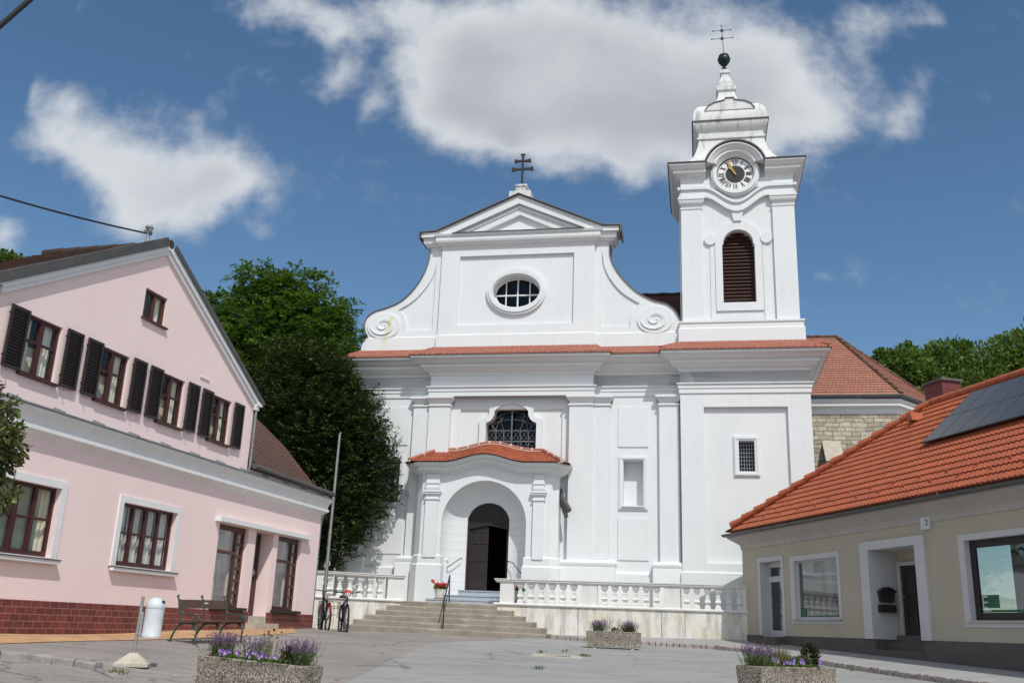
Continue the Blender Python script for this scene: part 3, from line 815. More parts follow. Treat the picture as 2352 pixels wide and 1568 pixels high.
# ================================================================== CHURCH
def build_church():
    ch = root('church', (C.o.x, C.o.y, 0), C.a, 'white baroque church with curved gable, onion-roofed clock tower and tiled entrance porch', 'church')
    zt = 2.24                                            # terrace level
    # ---- nave front wall
    win = [(-1.37, 6.9), (0.66, 6.9), (0.66, 9.22)] + arc(0.72, 9.62, 0.40, -105, -190, 6) + [(0.28, 9.74)] + arc(-0.36, 9.08, 0.92, 46, 134, 10)[1:-1] + [(-1.0, 9.74)] + arc(-1.44, 9.62, 0.40, 10, -75, 6) + [(-1.37, 9.22)]
    panel = rect(-2.44, 1.68, 6.6, 9.78)
    nicheR = rect(4.07, 4.83, 6.02, 7.76)
    nicheL = rect(-5.55, -4.79, 6.02, 7.76)
    port = rect(-2.1, -.1, 2.3, 6.3)
    m = MB()
    outer = rect(-6.85, 6.3, 1.0, 12.2)
    m.poly(outer, [panel, nicheR, nicheL, port], 0.0)
    for n_ in (nicheR, nicheL):
        m.rim(n_, 0, .45); m.poly(n_, [], .45)
    m.rim(panel, 0, .08); m.poly(panel, [win], .08); m.rim(win, .08, .5)
    m.add([(-6.85, 0, 1), (-6.85, 12, 1), (-6.85, 12, 12.2), (-6.85, 0, 12.2)], [(0, 1, 2, 3)])
    m.add([(-6.85, 12, 1), (6.3, 12, 1), (6.3, 12, 12.2), (-6.85, 12, 12.2)], [(0, 1, 2, 3)])
    m.build('nave_wall', 'white', ch, smooth=0)
    # battered base and plinths
    base = [(0.14, 1.0), (0.14, 3.52), (0.10, 3.56), (0.0, 3.6)]
    MB().sweep([(-6.85, 4), (-6.85, 0), (-3.6, 0)], base, caps=False).build('base_course', 'white', ch, smooth=40)
    MB().sweep([(1.75, 0), (6.18, 0)], base, caps=False).build('base_course', 'white', ch, smooth=40)
    pl = [(0.26, 1.0), (0.26, 3.70), (0.25, 3.74), (0.28, 3.80), (0.28, 3.88), (0.2, 3.95), (0.06, 3.99), (0, 4.0)]
    for a, b, d in ((-6.75, -6.2, .12), (-4.34, -2.8, .2), (1.99, 3.56, .2), (5.44, 6.18, .12)):
        MB().sweep([(a, 0), (a, -d), (b, -d), (b, 0)], pl, caps=False).build('pilaster_base', 'white', ch, smooth=40)
    # pilasters with capitals
    capital = [(0.0, 9.84), (.05, 9.86), (.05, 9.91), (.0, 9.93), (.0, 10.0), (.03, 10.03), (.05, 10.07), (.12, 10.16), (.13, 10.17), (.13, 10.265)]
    for a, b, d in ((-6.75, -6.2, .18), (-4.34, -3.66, .18), (-3.68, -2.8, .28), (1.99, 2.91, .28), (2.89, 3.56, .18), (5.44, 6.18, .18)):
        m = MB().box(a, b, -d, 0.01, 3.9, 10.24)
        m.sweep([(a, 0), (a, -d), (b, -d), (b, 0)], capital)
        m.build('pilaster', 'white', ch, smooth=40)
    # raised panels
    for a, b, z0, z1 in ((3.87, 5.02, 8.27, 9.83), (3.87, 5.02, 4.03, 5.55), (-5.76, -4.56, 8.33, 9.87), (-5.78, -4.52, 4.06, 5.6)):
        MB().box(a, b, -.035, .01, z0, z1).build('wall_panel', 'white', ch, smooth=0)
    for a, b, n_ in ((3.89, 5.0, nicheR), (-5.73, -4.62, nicheL)):
        m = MB().prism(rect(a, b, 5.87, 7.91), -.05, .005, [n_])
        m.prism(rect(a + .05, b - .05, 5.92, 7.86), -.075, -.045, [rect(n_[0][0] - .06, n_[1][0] + .06, 5.98, 7.8)])
        m.box(n_[0][0] - .05, n_[1][0] + .05, -.12, .3, 5.98, 6.03)
        m.build('niche_frame', 'white', ch, smooth=0)
    # window surround and window
    sur = [(-1.63, 6.9)] + [(-1.63, 9.36)] + arc(-1.50, 9.66, .26, -80, 22, 6) + [(-1.18, 9.83)] + arc(-.36, 8.72, 1.33, 130, 50, 14)[1:-1] + [(.46, 9.83)] + arc(.78, 9.66, .26, 158, 260, 6) + [(.91, 9.36), (.91, 6.9)]
    m = MB().prism(sur, -.06, .085, [win])
    m.build('window_surround', 'white', ch, smooth=30)
    wg = MB().poly(win, [], .42).build('window', 'churchglass', ch, smooth=0)
    m = MB()
    for x in (-1.0, -.68, .0, .32): m.bar((x, .22, 6.95), (x, .22, 8.95), .022)
    for z in (7.05, 7.55, 8.05, 8.95): m.bar((-1.36, .22, z), (.65, .22, z), .022)
    m.bar((-1.36, .22, 8.52), (.65, .22, 8.52), .05); m.bar((-.36, .2, 6.95), (-.36, .2, 9.98), .085, .05)
    for sx in (-1, 1):
        for x0, x1, z1 in ((.64, .98, 9.6), (.32, .45, 9.85), (.64, .35, 9.5)):
            pts = [(-.36 + sx * (x0 + (x1 - x0) * t + .08 * sin(pi * t)), .22, 8.95 + (z1 - 8.95) * t) for t in [i / 6 for i in range(7)]]
            m.tube(pts, .012, 5)
    for z, a in ((9.3, .8), (9.6, .62)):
        m.tube([(-.36 + a * cos(t), .22, z - .18 + .28 * sin(t)) for t in [pi * i / 10 for i in range(11)]], .011, 5)
    for ix in range(6):
        for iz in range(5):
            cx, cz = -1.18 + ix * .328, 7.3 + iz * .5
            if cz > 9: continue
            m.tube([(cx + .15 * cos(t), .235, cz + .2 * sin(t)) for t in [pi * i / 4 for i in range(8)]], .008, 4, closed=True)
            for sx in (-1, 1): m.bar((cx - .15 * sx, .235, cz - .22), (cx + .15 * sx, .235, cz + .22), .012)
    m.build('grille', 'grille', wg)
    MB().box(-1.6, 1.0, .6, .62, 6.7, 10.2).build('window_backing', 'room', wg)
    # ---- entablature following the breaks of the facade
    ent = [(0, 10.235), (.045, 10.26), (.045, 10.43), (.075, 10.45), (.075, 10.57), (.13, 10.61), (.13, 10.65), (.0, 10.68), (.0, 11.10), (.05, 11.12), (.07, 11.20), (.16, 11.24), (.27, 11.31), (.31, 11.37), (.36, 11.38), (.36, 11.50), (.44, 11.52), (.52, 11.57), (.64, 11.68), (.71, 11.70), (.71, 11.79), (0, 11.82)]
    path = [(-6.85, 6), (-6.85, 0), (-3.68, 0), (-3.68, -.28), (2.91, -.28), (2.91, 0), (6.25, 0), (6.25, -.42), (11.03, -.42), (11.03, 5)]
    MB().sweep(path, ent, caps=False).build('entablature', 'white', ch, smooth=32)
    tl = MB()
    tp = [(.76, 11.78), (.77, 11.83)]
    for i in range(4):
        o0, o1 = .77 - i * .19, .77 - (i + 1) * .19
        z0 = 11.83 + i * .12
        tp += [(o0, z0 + .025), (o1, z0 + .12)]
    tp += [(-.12, 12.36)]
    tl.sweep(path, tp, caps=False)
    tl.build('cornice_roof', 'tile_cornice', ch, smooth=0)
    for x0, y0, x1, y1 in ((-3.68, -.05, -4.35, -.72), (2.91, -.05, 3.55, -.72), (6.25, -.15, 5.55, -1.15), (11.0, -.1, 11.72, -1.2)):
        MB().tube([(x0, y0, 12.34), (x1, y1, 11.88)], .075, 8).build('hip_tile', 'ridge', ch)
    # ---- gable
    Lc = smoothline([(-6.89, 12.2), (-6.80, 12.7), (-6.60, 12.88), (-6.73, 13.13), (-6.79, 13.46), (-6.69, 13.78), (-6.38, 14.01), (-5.85, 14.17), (-5.3, 14.42), (-4.85, 14.82), (-4.49, 15.34), (-4.25, 15.88), (-4.14, 16.41), (-4.14, 16.95)], 5)
    Rc = smoothline([(3.50, 16.95), (3.48, 16.31), (3.57, 15.92), (3.75, 15.54), (4.10, 15.05), (4.62, 14.53), (5.23, 14.18), (5.74, 14.02), (6.05, 13.76), (6.2, 13.5), (6.29, 13.2), (6.3, 12.2)], 5)
    out = Lc + Rc
    pL = smoothline([(-3.84, 16.30), (-3.90, 15.71), (-4.17, 15.13), (-4.73, 14.47), (-5.39, 14.06)], 4) + smoothline([(-5.39, 14.06), (-5.10, 13.80), (-4.97, 13.45), (-4.94, 13.14)], 3)[1:] + [(-3.84, 13.14)]
    pR = smoothline([(3.17, 16.36), (3.27, 15.74), (3.52, 15.17), (4.01, 14.55), (4.71, 14.07)], 4) + smoothline([(4.71, 14.07), (4.42, 13.8), (4.32, 13.45), (4.3, 13.12)], 3)[1:] + [(3.17, 13.12)]
    m = MB().prism(out, 0.0, .7, [pL, pR, rect(-2.6, 1.9, 13.4, 16.2)])
    m.poly(pL, [], .07); m.poly(pR, [], .07)
    cpan = rect(-2.78, 2.04, 13.27, 16.32)
    m.prism(rect(-3.57, 2.88, 12.2, 17.0), -.13, .002, [cpan])
    oval = [(-.335 + .98 * cos(2 * pi * i / 40), 14.71 + .70 * sin(2 * pi * i / 40)) for i in range(40)]
    m.poly(cpan, [oval], -.02); m.rim(oval, -.02, .45)
    m.sweep([(-6.7, .0), (-3.57, .0)], [(0.04, 12.2), (.04, 12.83), (0, 12.87)])
    m.sweep([(-3.57, 0), (-3.57, -.13), (2.88, -.13), (2.88, 0)], [(0.04, 12.2), (.04, 12.85), (0, 12.89)], caps=False)
    m.sweep([(2.88, .0), (6.3, .0)], [(0.04, 12.2), (.04, 12.83), (0, 12.87)])
    m.build('gable_wall', 'white_green', ch, smooth=0)
    # volutes
    for cx, sx in ((-5.95, 1), (5.30, -1)):
        m = MB()
        m.prism(arc(cx, 13.36, .70, 0, 360, 40, .555)[:-1], -.05, .002)
        k = 90
        outp, inp = [], []
        for i in range(k + 1):
            t = i / k
            th = radians(185) + 2 * pi * 1.55 * t
            ro = .80 - .66 * t
            wd = .26 * min(1, t * 5) * (1 - .8 * t)
            ri = max(.02, ro - wd)
            outp.append((cx + .70 * ro * cos(th), 13.36 + .555 * ro * sin(th)))
            inp.append((cx + .70 * ri * cos(th), 13.36 + .555 * ri * sin(th)))
        n = len(outp)
        vs = [(p[0], -.095, p[1]) for p in outp] + [(p[0], -.075, p[1]) for p in inp] + [(p[0], -.05, p[1]) for p in outp] + [(p[0], -.05, p[1]) for p in inp]
        fs = []
        for i in range(n - 1):
            fs += [(i, i + 1, n + i + 1, n + i), (i, i + 1, 2 * n + i + 1, 2 * n + i), (n + i, n + i + 1, 3 * n + i + 1, 3 * n + i)]
        m.add(vs, fs)
        m.build('volute', 'white_green', ch, smooth=40)
    # oval window
    fr = MB()
    for k_, (a, b, a2, b2, y0, y1) in enumerate(((1.24, 1.02, .98, .70, -.14, -.01), (1.15, .93, 1.02, .76, -.19, -.13))):
        o_ = [(-.335 + a * cos(2 * pi * i / 48), 14.72 + b * sin(2 * pi * i / 48)) for i in range(48)]
        h_ = [(-.335 + a2 * cos(2 * pi * i / 48), 14.71 + b2 * sin(2 * pi * i / 48)) for i in range(48)]
        fr.prism(o_, y0, y1, [h_])
    ow_ = MB().poly(oval, [], .34).build('window', 'churchglass', ch, smooth=0)
    fr.build('frame', 'white', ow_, smooth=40)
    m = MB()
    m.bar((-.335, .3, 14.0), (-.335, .3, 15.42), .09, .05); m.bar((-1.3, .3, 14.66), (.64, .3, 14.66), .07, .05)
    for x in (-.83, .17): m.bar((x, .3, 14.1), (x, .3, 15.32), .045)
    ring = [(-.335 + .95 * cos(2 * pi * i / 40), .3, 14.71 + .67 * sin(2 * pi * i / 40)) for i in range(40)]
    m.tube(ring, .035, 6, closed=True)
    m.build('mullion', 'whitepaint', ow_)
    MB().box(-1.5, .9, .6, .62, 13.8, 15.6).build('window_backing', 'room', ow_)
    # coping sheet along the curves
    for cv in (Lc[5:], Rc):
        m = MB()
        pts = [Vector(p) for p in cv]
        vs = []
        for i, p in enumerate(pts):
            d = (pts[min(i + 1, len(pts) - 1)] - pts[max(i - 1, 0)]).normalized()
            nn = Vector((-d.y, d.x))
            for y, o_ in ((-.05, -.01), (-.05, .025), (.75, .025), (.75, -.01)):
                vs.append((p.x + nn.x * o_, y, p.y + nn.y * o_))
        fs = []
        for i in range(len(pts) - 1):
            for j in range(3): fs.append((i * 4 + j, i * 4 + 4 + j, i * 4 + 5 + j, i * 4 + 1 + j))
        m.add(vs, fs)
        m.build('coping', 'darkmetal', ch, smooth=30)
    # pediment
    m = MB()
    cor = [(0, 16.66), (.03, 16.7), (.05, 16.76), (.14, 16.8), (.17, 16.86), (.22, 16.9), (.25, 16.98), (.25, 17.12), (.30, 17.16), (.33, 17.24), (0, 17.26)]
    m.sweep([(-4.14, .7), (-4.14, 0), (-3.57, 0), (-3.57, -.13), (2.88, -.13), (2.88, 0), (3.53, 0), (3.53, .7)], cor, caps=False)
    big = [(-4.4, 17.2), (-3.86, 17.38), (-.33, 18.94), (3.24, 17.35), (3.86, 17.2)]
    h1 = [(-3.25, 17.27), (-.32, 18.56), (2.62, 17.27)]
    h2 = [(-2.05, 17.33), (-.28, 18.11), (1.40, 17.33)]
    m.prism(big, -.32, .7, [h1])
    m.poly(h1, [h2], -.14); m.rim(h2, -.14, .02); m.poly(h2, [], .02)
    hm = [(-2.85, 17.28), (-.32, 18.42), (2.25, 17.28)]
    m.prism([(-3.1, 17.27), (-.32, 18.50), (2.5, 17.27)], -.19, -.13, [[(-2.8, 17.28), (-.32, 18.38), (2.2, 17.28)]])
    m.box(-4.47, -3.83, -.36, .7, 17.16, 17.37); m.box(3.21, 3.89, -.36, .7, 17.14, 17.34)
    m.build('pediment', 'white', ch, smooth=0)
    m = MB()
    m.prism([(-4.55, 17.36), (-3.84, 17.40), (-.33, 18.96), (3.22, 17.37), (3.97, 17.33), (3.97, 17.365), (3.23, 17.405), (-.33, 18.995), (-3.85, 17.435), (-4.55, 17.395)], -.44, .78)
    m.prism([(-3.1, 17.25), (2.45, 17.25), (2.45, 17.275), (-3.1, 17.275)], -.50, -.1)
    m.box(-4.56, -4.50, -.45, .8, 17.1, 17.42); m.box(3.93, 3.98, -.45, .8, 17.02, 17.38)
    m.build('pediment_flashing', 'darkmetal', ch, smooth=0)
    # gable cross
    m = MB()
    m.box(-.78, .14, -.2, .5, 18.9, 19.2); m.box(-.52, -.10, -.12, .36, 19.15, 19.46); m.box(-.56, -.04, -.16, .4, 19.44, 19.52)
    m.build('cross_pedestal', 'white_old', ch, smooth=0)
    m = MB()
    yc = .1
    def arm(cx, cz, dx, dz, L):
        px_, pz_ = -dz, dx
        prof = [(0, .04), (.45, .042), (.7, .06), (.88, .085), (.93, .115), (.97, .07), (1.0, .075), (1.05, .0)]
        pts = [(cx + dx * L * t + px_ * w, cz + dz * L * t + pz_ * w) for t, w in prof] + [(cx + dx * L * t - px_ * w, cz + dz * L * t - pz_ * w) for t, w in reversed(prof[:-1])]
        m.prism(pts, yc - .04, yc + .04)
    m.prism([(-.345, 19.5), (-.255, 19.5), (-.262, 20.75), (-.338, 20.75)], yc - .045, yc + .045)
    m.box(-.37, -.23, yc - .06, yc + .06, 19.5, 19.58)
    arm(-.30, 20.7, 0, 1, .36); arm(-.30, 20.34, 1, 0, .46); arm(-.30, 20.34, -1, 0, .46); arm(-.30, 20.73, 1, 0, .35); arm(-.30, 20.73, -1, 0, .35)
    m.build('gable_cross', 'iron', ch, smooth=0)
    # ---- roofs behind
    m = MB()
    tile_surface(m, lambda s, t: (-5 + 12.5 * s, .75 + 5.2 * t, 12.3 + 4.2 * t), 40, 32, .03, 12.5, 6.7)
    m.tube([(-5 + 12.5 * i / 30, 5.95, 16.5 + (.03 if i % 2 else 0)) for i in range(31)], .11, 8)
    m.build('nave_roof', 'tile_dark', ch, smooth=0)
    MB().box(-5, 7.5, 5.9, 11.9, 11.9, 16.2).build('nave_roof_core', 'tile_dark', ch)
    # ---- tower, lower part
    pan = rect(7.12, 10.19, 3.96, 9.73)
    wo = rect(8.18, 9.12, 7.13, 8.64); wi = rect(8.37, 8.94, 7.31, 8.46)
    m = MB()
    m.poly(rect(6.25, 11.03, 1.0, 12.2), [pan], -.42); m.rim(pan, -.42, -.27); m.poly(pan, [wi], -.27); m.rim(wi, -.27, .15)
    m.add([(6.25, -.42, 1), (6.25, 4.4, 1), (6.25, 4.4, 12.2), (6.25, -.42, 12.2), (11.03, -.42, 1), (11.03, 4.4, 1), (11.03, 4.4, 12.2), (11.03, -.42, 12.2)], [(0, 1, 2, 3), (4, 5, 6, 7)])
    m.sweep([(6.25, 0), (6.25, -.42), (11.03, -.42), (11.03, 3)], [(.05, 1), (.05, 3.62), (0, 3.66)], caps=False)
    m.build('tower_base', 'white', ch, smooth=0)
    m = MB().prism(wo, -.33, -.26, [wi])
    m.prism([(8.22, 7.17), (9.08, 7.17), (9.08, 8.60), (8.22, 8.60)], -.36, -.32, [rect(8.30, 9.01, 7.25, 8.52)])
    tw = MB().poly(wi, [], .1).build('window', 'churchglass', ch, smooth=0)
    m.build('frame', 'white', tw, smooth=0)
    m = MB()
    for i in range(1, 6): m.bar((8.37 + .57 * i / 6, -.12, 7.31), (8.37 + .57 * i / 6, -.12, 8.46), .014)
    for i in range(1, 8): m.bar((8.37, -.12, 7.31 + 1.15 * i / 8), (8.94, -.12, 7.31 + 1.15 * i / 8), .014)
    m.build('grille', 'galv', tw)
    MB().box(8.2, 9.1, .3, .32, 7.2, 8.6).build('window_backing', 'room', tw)
    # ---- tower, belfry storey
    x0, x1, yb = 6.38, 10.83, 4.35
    m = MB()
    bel = [(7.98, 14.0), (9.24, 14.0), (9.24, 16.45), (9.2, 16.45)] + arc(8.61, 16.50, .585, 0, 180, 20) + [(8.02, 16.45), (7.98, 16.45)]
    rec = [(7.21, 13.2), (9.98, 13.2), (9.98, 19.9), (7.21, 19.9)]
    m.poly(rec, [bel], 0.0); m.rim(bel, 0, .6)
    m.add([(x0, 0, 12.2), (x0, yb, 12.2), (x0, yb, 19.9), (x0, 0, 19.9)], [(0, 1, 2, 3)]); m.add([(x1, 0, 12.2), (x1, yb, 12.2), (x1, yb, 19.9), (x1, 0, 19.9)], [(0, 1, 2, 3)])
    m.add([(x0, yb, 12.2), (x1, yb, 12.2), (x1, yb, 19.9), (x0, yb, 19.9)], [(0, 1, 2, 3)])
    for a, b in ((x0, 7.21), (9.98, x1)):
        m.box(a, b, -.12, .0, 13.2, 19.9)
        m.sweep([(a, 0.1), (a, -.12), (b, -.12), (b, 0.1)], [(0, 18.0), (.03, 18.02), (.03, 18.07), (0, 18.09), (0, 18.2), (.04, 18.24), (.09, 18.33), (.09, 18.40), (.12, 18.42), (.12, 18.5), (0, 18.52)])
    m.sweep([(x0, yb), (x0, -.12), (x1, -.12), (x1, yb)], [(.16, 12.2), (.16, 12.88), (.12, 12.92), (.12, 13.1), (.16, 13.13), (.16, 13.2), (.0, 13.24)], caps=False)
    for s0 in (7.30, 9.62): m.box(s0, s0 + .26, -.17, .01, 13.0, 13.26)
    m.build('belfry_wall', 'white', ch, smooth=35)
    # belfry window surround, keystone, rosettes
    so_ = [(7.70, 13.66), (9.52, 13.66), (9.52, 16.55)] + arc(8.61, 16.58, .90, 0, 180, 24) + [(7.70, 16.55)]
    m = MB().prism(so_, -.06, .003, [bel])
    m.prism([(7.50, 13.25), (7.68, 13.25), (7.68, 16.5), (7.50, 16.5)], -.035, .003); m.prism([(9.54, 13.25), (9.72, 13.25), (9.72, 16.5), (9.54, 16.5)], -.035, .003)
    for cx in (7.52, 9.70): m.prism(arc(cx, 16.68, .23, 0, 360, 20)[:-1], -.10, .003)
    m.prism([(8.36, 17.95), (8.86, 17.95), (8.76, 17.44), (8.46, 17.44)], -.12, .003)
    m.build('belfry_surround', 'white', ch, smooth=35)
    m = MB()
    for i in range(21):
        z = 14.06 + i * .148
        hw = .62 if z < 16.45 else sqrt(max(0, .585 ** 2 - (z - 16.5) ** 2))
        if hw > .1: m.bar((8.61 - hw, .30, z), (8.61 + hw, .30, z), .10, .022, up=(0, .35, 1))
    m.build('louvre', 'winbrown', ch)
    MB().box(7.9, 9.3, .58, .6, 13.9, 17.2).build('louvre_backing', 'room', ch)
    # entablature bands dipping under the clock
    def dip(u):
        x = abs(u - 8.6)
        return -.66 * .5 * (1 + cos(pi * x / 1.3)) if x < 1.3 else 0
    us = [x0 - .02] + [7.2 + 2.8 * i / 36 for i in range(37)] + [x1 + .02]
    m = MB()
    for za, zb, y in ((18.5, 18.63, -.18), (18.63, 18.86, -.14), (18.86, 18.98, -.22)):
        m.prism([(u, za + dip(u)) for u in us] + [(u, zb + dip(u)) for u in reversed(us)], y, .0)
        m.box(x0 - .02 + y * 0 - (-y - .12), x0 + .0, y, yb, za, zb); m.box(x1, x1 + .02 + (-y - .12), y, yb, za, zb)
    m.box(x0, x1, -.10, 0.1, 18.9, 19.9)
    # cornice: straight runs and the arch over the clock
    cpr = [(0, 19.33), (.04, 19.35), (.06, 19.42), (.2, 19.46), (.26, 19.53), (.30, 19.55), (.30, 19.66), (.36, 19.68), (.44, 19.80), (.47, 19.82), (.47, 19.88), (0, 19.93)]
    m.sweep([(x0, yb), (x0, -.1), (7.40, -.1)], cpr); m.sweep([(9.74, -.1), (x1, -.1), (x1, yb)], cpr)
    ap = [(7.40, 19.88)] + arc(8.57, 19.56, 1.22, 164, 16, 24) + [(9.74, 19.88)]
    m.xzsweep(ap, [(-.1 - o, z - 19.93) for o, z in cpr])
    m.poly([(7.40, 19.3)] + ap + [(9.74, 19.3)], [], -.1); m.poly([(7.40, 19.3)] + ap + [(9.74, 19.3)], [], .9)
    m.xzsweep(ap, [(-.1, -.02), (-.1, 0.0), (1.0, 0), (1.0, -.02)])
    m.build('tower_cornice', 'white', ch, smooth=35)
    m = MB()
    e = .50
    m.sweep([(x0, yb), (x0, -.1), (7.38, -.1)], [(e, 19.88), (e + .02, 19.93), (-.3, 20.05)]); m.sweep([(9.76, -.1), (x1, -.1), (x1, yb)], [(e, 19.88), (e + .02, 19.93), (-.3, 20.05)])
    m.xzsweep([(7.36, 19.90)] + arc(8.57, 19.57, 1.235, 164, 16, 24) + [(9.78, 19.90)], [(-.62, -.03), (-.62, .03), (1.0, .03), (1.0, .0)])
    m.build('cornice_flashing', 'darkmetal', ch, smooth=0)
    # clock
    cx, cz = 8.575, 19.48
    m = MB()
    m.prism(arc(cx, cz, .96, 0, 360, 48)[:-1], -.24, -.05, [arc(cx, cz, .735, 0, 360, 48)[:-1]])
    m.prism(arc(cx, cz, .90, 0, 360, 48)[:-1], -.29, -.23, [arc(cx, cz, .79, 0, 360, 48)[:-1]])
    m.build('clock_surround', 'white', ch, smooth=35)
    ck = MB().prism(arc(cx, cz, .735, 0, 360, 48)[:-1], -.14, -.10).build('clock_dial', 'dial', ch, smooth=35)
    m = MB()
    m.prism(arc(cx, cz, .735, 0, 360, 48)[:-1], -.155, -.139, [arc(cx, cz, .70, 0, 360, 48)[:-1]])
    m.prism(arc(cx, cz, .385, 0, 360, 40)[:-1], -.150, -.139)
    m.build('clock_ring', 'black', ck, smooth=0)
    m = MB()
    nums = ['XII', 'I', 'II', 'III', 'IIII', 'V', 'VI', 'VII', 'VIII', 'IX', 'X', 'XI']
    for h, t_ in enumerate(nums):
        ang = radians(90 - 30 * h)
        wd = {'I': .055, 'V': .13, 'X': .13}
        tot_ = sum(wd[c] for c in t_)
        x = -tot_ / 2
        rr = Vector((cos(ang), sin(ang))); tt = Vector((sin(ang), -cos(ang)))
        def pt(a, r_): 
            q = rr * r_ + tt * a
            return (cx + q.x, -.152, cz + q.y)
        for c in t_:
            w = wd[c]; c0 = x + w / 2
            if c == 'I': segs = [((c0, .43), (c0, .66), .027)]
            elif c == 'V': segs = [((c0, .43), (c0 - .045, .66), .027), ((c0, .43), (c0 + .045, .66), .013)]
            else: segs = [((c0 + .045, .43), (c0 - .045, .66), .027), ((c0 - .045, .43), (c0 + .045, .66), .013)]
            for p_, q_, wdt in segs: m.bar(pt(*p_), pt(*q_), wdt, .012, up=(0, 1, 0))
            x += w
    m.build('clock_numerals', 'black', ck, smooth=0)
    for a, L, w in ((radians(90 + 27), .66, .055), (radians(90 + 33), .45, .085)):
        d = Vector((cos(a), sin(a))); n_ = Vector((-d.y, d.x))
        pts = [(-.1, .3), (.1, .5), (.6, .35), (.72, .9), (.82, .5), (1.0, .02)]
        po = [(cx + d.x * L * t + n_.x * w * k, cz + d.y * L * t + n_.y * w * k) for t, k in pts] + [(cx + d.x * L * t - n_.x * w * k, cz + d.y * L * t - n_.y * w * k) for t, k in reversed(pts)]
        MB().prism(po, -.20 - (.02 if L > .5 else 0), -.185 - (.02 if L > .5 else 0)).build('clock_hand', 'gold', ck, smooth=0)
    # ---- tower roof: attic, bell dome, finial
    def sqloft(m, prof, cu=8.55, cv=2.12, drift=0.0, z0=20.0):
        vs = []
        for hw, z in prof:
            c_ = cu + drift * (z - z0)
            vs += [(c_ - hw, cv - hw, z), (c_ + hw, cv - hw, z), (c_ + hw, cv + hw, z), (c_ - hw, cv + hw, z)]
        fs = []
        for i in range(len(prof) - 1):
            for j in range(4): fs.append((i * 4 + j, i * 4 + (j + 1) % 4, i * 4 + 4 + (j + 1) % 4, i * 4 + 4 + j))
        fs.append(tuple(len(prof) * 4 - 4 + j for j in range(4)))
        m.add(vs, fs)
    m = MB()
    pts = smoothline([(2.2, 20.0), (1.86, 20.32), (1.60, 20.72), (1.42, 21.2), (1.345, 21.6)], 4)
    sqloft(m, pts + [(1.41, 21.62), (1.41, 21.70), (1.345, 21.73), (1.345, 21.95), (1.40, 22.0), (1.47, 22.1), (1.53, 22.22), (1.55, 22.30), (1.55, 22.38)], drift=-.03)
    m.build('attic', 'white_old', ch, smooth=25)
    m = MB()
    dm = smoothline([(1.52, 22.38), (1.53, 22.62), (1.46, 22.95), (1.28, 23.24), (1.0, 23.40), (.78, 23.50), (.60, 23.72), (.42, 24.1), (.34, 24.5)], 4)
    sqloft(m, dm + [(.42, 24.54), (.43, 24.74), (.36, 24.78), (.29, 24.82), (.30, 25.04), (.25, 25.08), (.16, 25.40), (.165, 25.50), (.21, 25.52), (.21, 25.64), (.14, 25.66), (.14, 25.74), (.07, 25.76)], drift=-.03)
    m.build('dome', 'white_old', ch, smooth=25)
    m = MB()
    sqloft(m, [(1.59, 22.36), (1.60, 22.41), (1.5, 22.43)], drift=-.03)
    ln_ = [(-1.0, 22.9), (-.86, 23.12), (-.6, 23.26), (-.3, 23.32), (-.16, 23.36), (-.14, 23.44), (.18, 23.44), (.20, 23.36), (.34, 23.32), (.64, 23.26), (.9, 23.12), (1.04, 22.9)]
    m.xzsweep([(8.46 + a, z) for a, z in ln_], [(.56, 0), (.56, .035), (1.2, .035), (1.2, 0)])
    MB().prism([(8.46 + a, z) for a, z in ln_], .60, 1.3).build('dome_lunette', 'white_old', ch, smooth=0)
    rib = [(-1.35, 22.75), (-1.15, 23.05), (-.75, 23.28), (-.3, 23.4), (-.25, 23.5), (.25, 23.5), (.3, 23.4), (.75, 23.28), (1.15, 23.05), (1.3, 22.85)]
    m.build('dome_flashing', 'darkmetal', ch, smooth=0)
    fu, fv = 8.36, 2.12
    m = MB()
    m.lathe([(.06, 25.7), (.12, 25.78), (.12, 25.86), (.05, 25.9), (.07, 25.96), (.16, 26.05), (.26, 26.2), (.285, 26.32), (.27, 26.36), (.22, 26.52), (.1, 26.60), (.02, 26.62)], 20, (fu, fv, 0))
    fin = m.build('finial_ball', 'copper', ch, smooth=40)
    m = MB()
    m.bar((fu, fv, 26.6), (fu - .06, fv, 28.05), .04)
    for z, hw in ((27.42, .46), (27.84, .39)):
        m.bar((fu - .05 - hw, fv, z), (fu - .05 + hw, fv, z), .024)
        m.lathe([(.0, -.085), (.06, -.06), (.085, 0), (.06, .06), (0, .085)], 12, (fu - .05, fv, z))
        for sx in (-1, 1): m.lathe([(.0, -.045), (.045, 0), (0, .045)], 8, (fu - .05 + sx * hw, fv, z))
    m.lathe([(.0, -.06), (.05, 0), (0, .06)], 8, (fu - .06, fv, 28.08))
    m.build('tower_cross', 'grille', fin, smooth=40)
    # downpipe between gable and tower
    m = MB().tube([(6.22, -.03, 12.5), (6.33, .03, 13.3), (6.34, .05, 18.2)], .022, 8)
    m.build('downpipe', 'whitepaint', ch)
    # ---- porch
    pc = -1.10
    def wv(u, A=.31): 
        x = abs(u + 1.08)
        return A * .5 * (1 + cos(pi * x / 1.6)) if x < 1.6 else 0
    arch = [(pc - 1.63, zt), (pc - 1.63, 5.17)] + arc(pc, 5.17, 1.63, 180, 0, 32)[1:-1] + [(pc + 1.63, 5.17), (pc + 1.63, zt)]
    topl = [(u, 7.05 + wv(u)) for u in [1.44 - 4.99 * i / 30 for i in range(31)]]
    m = MB()
    fo = [(-3.55, zt)] + [arch[0]] + arch[1:-1] + [arch[-1], (1.44, zt)] + topl
    m.poly(fo, [], -.9)
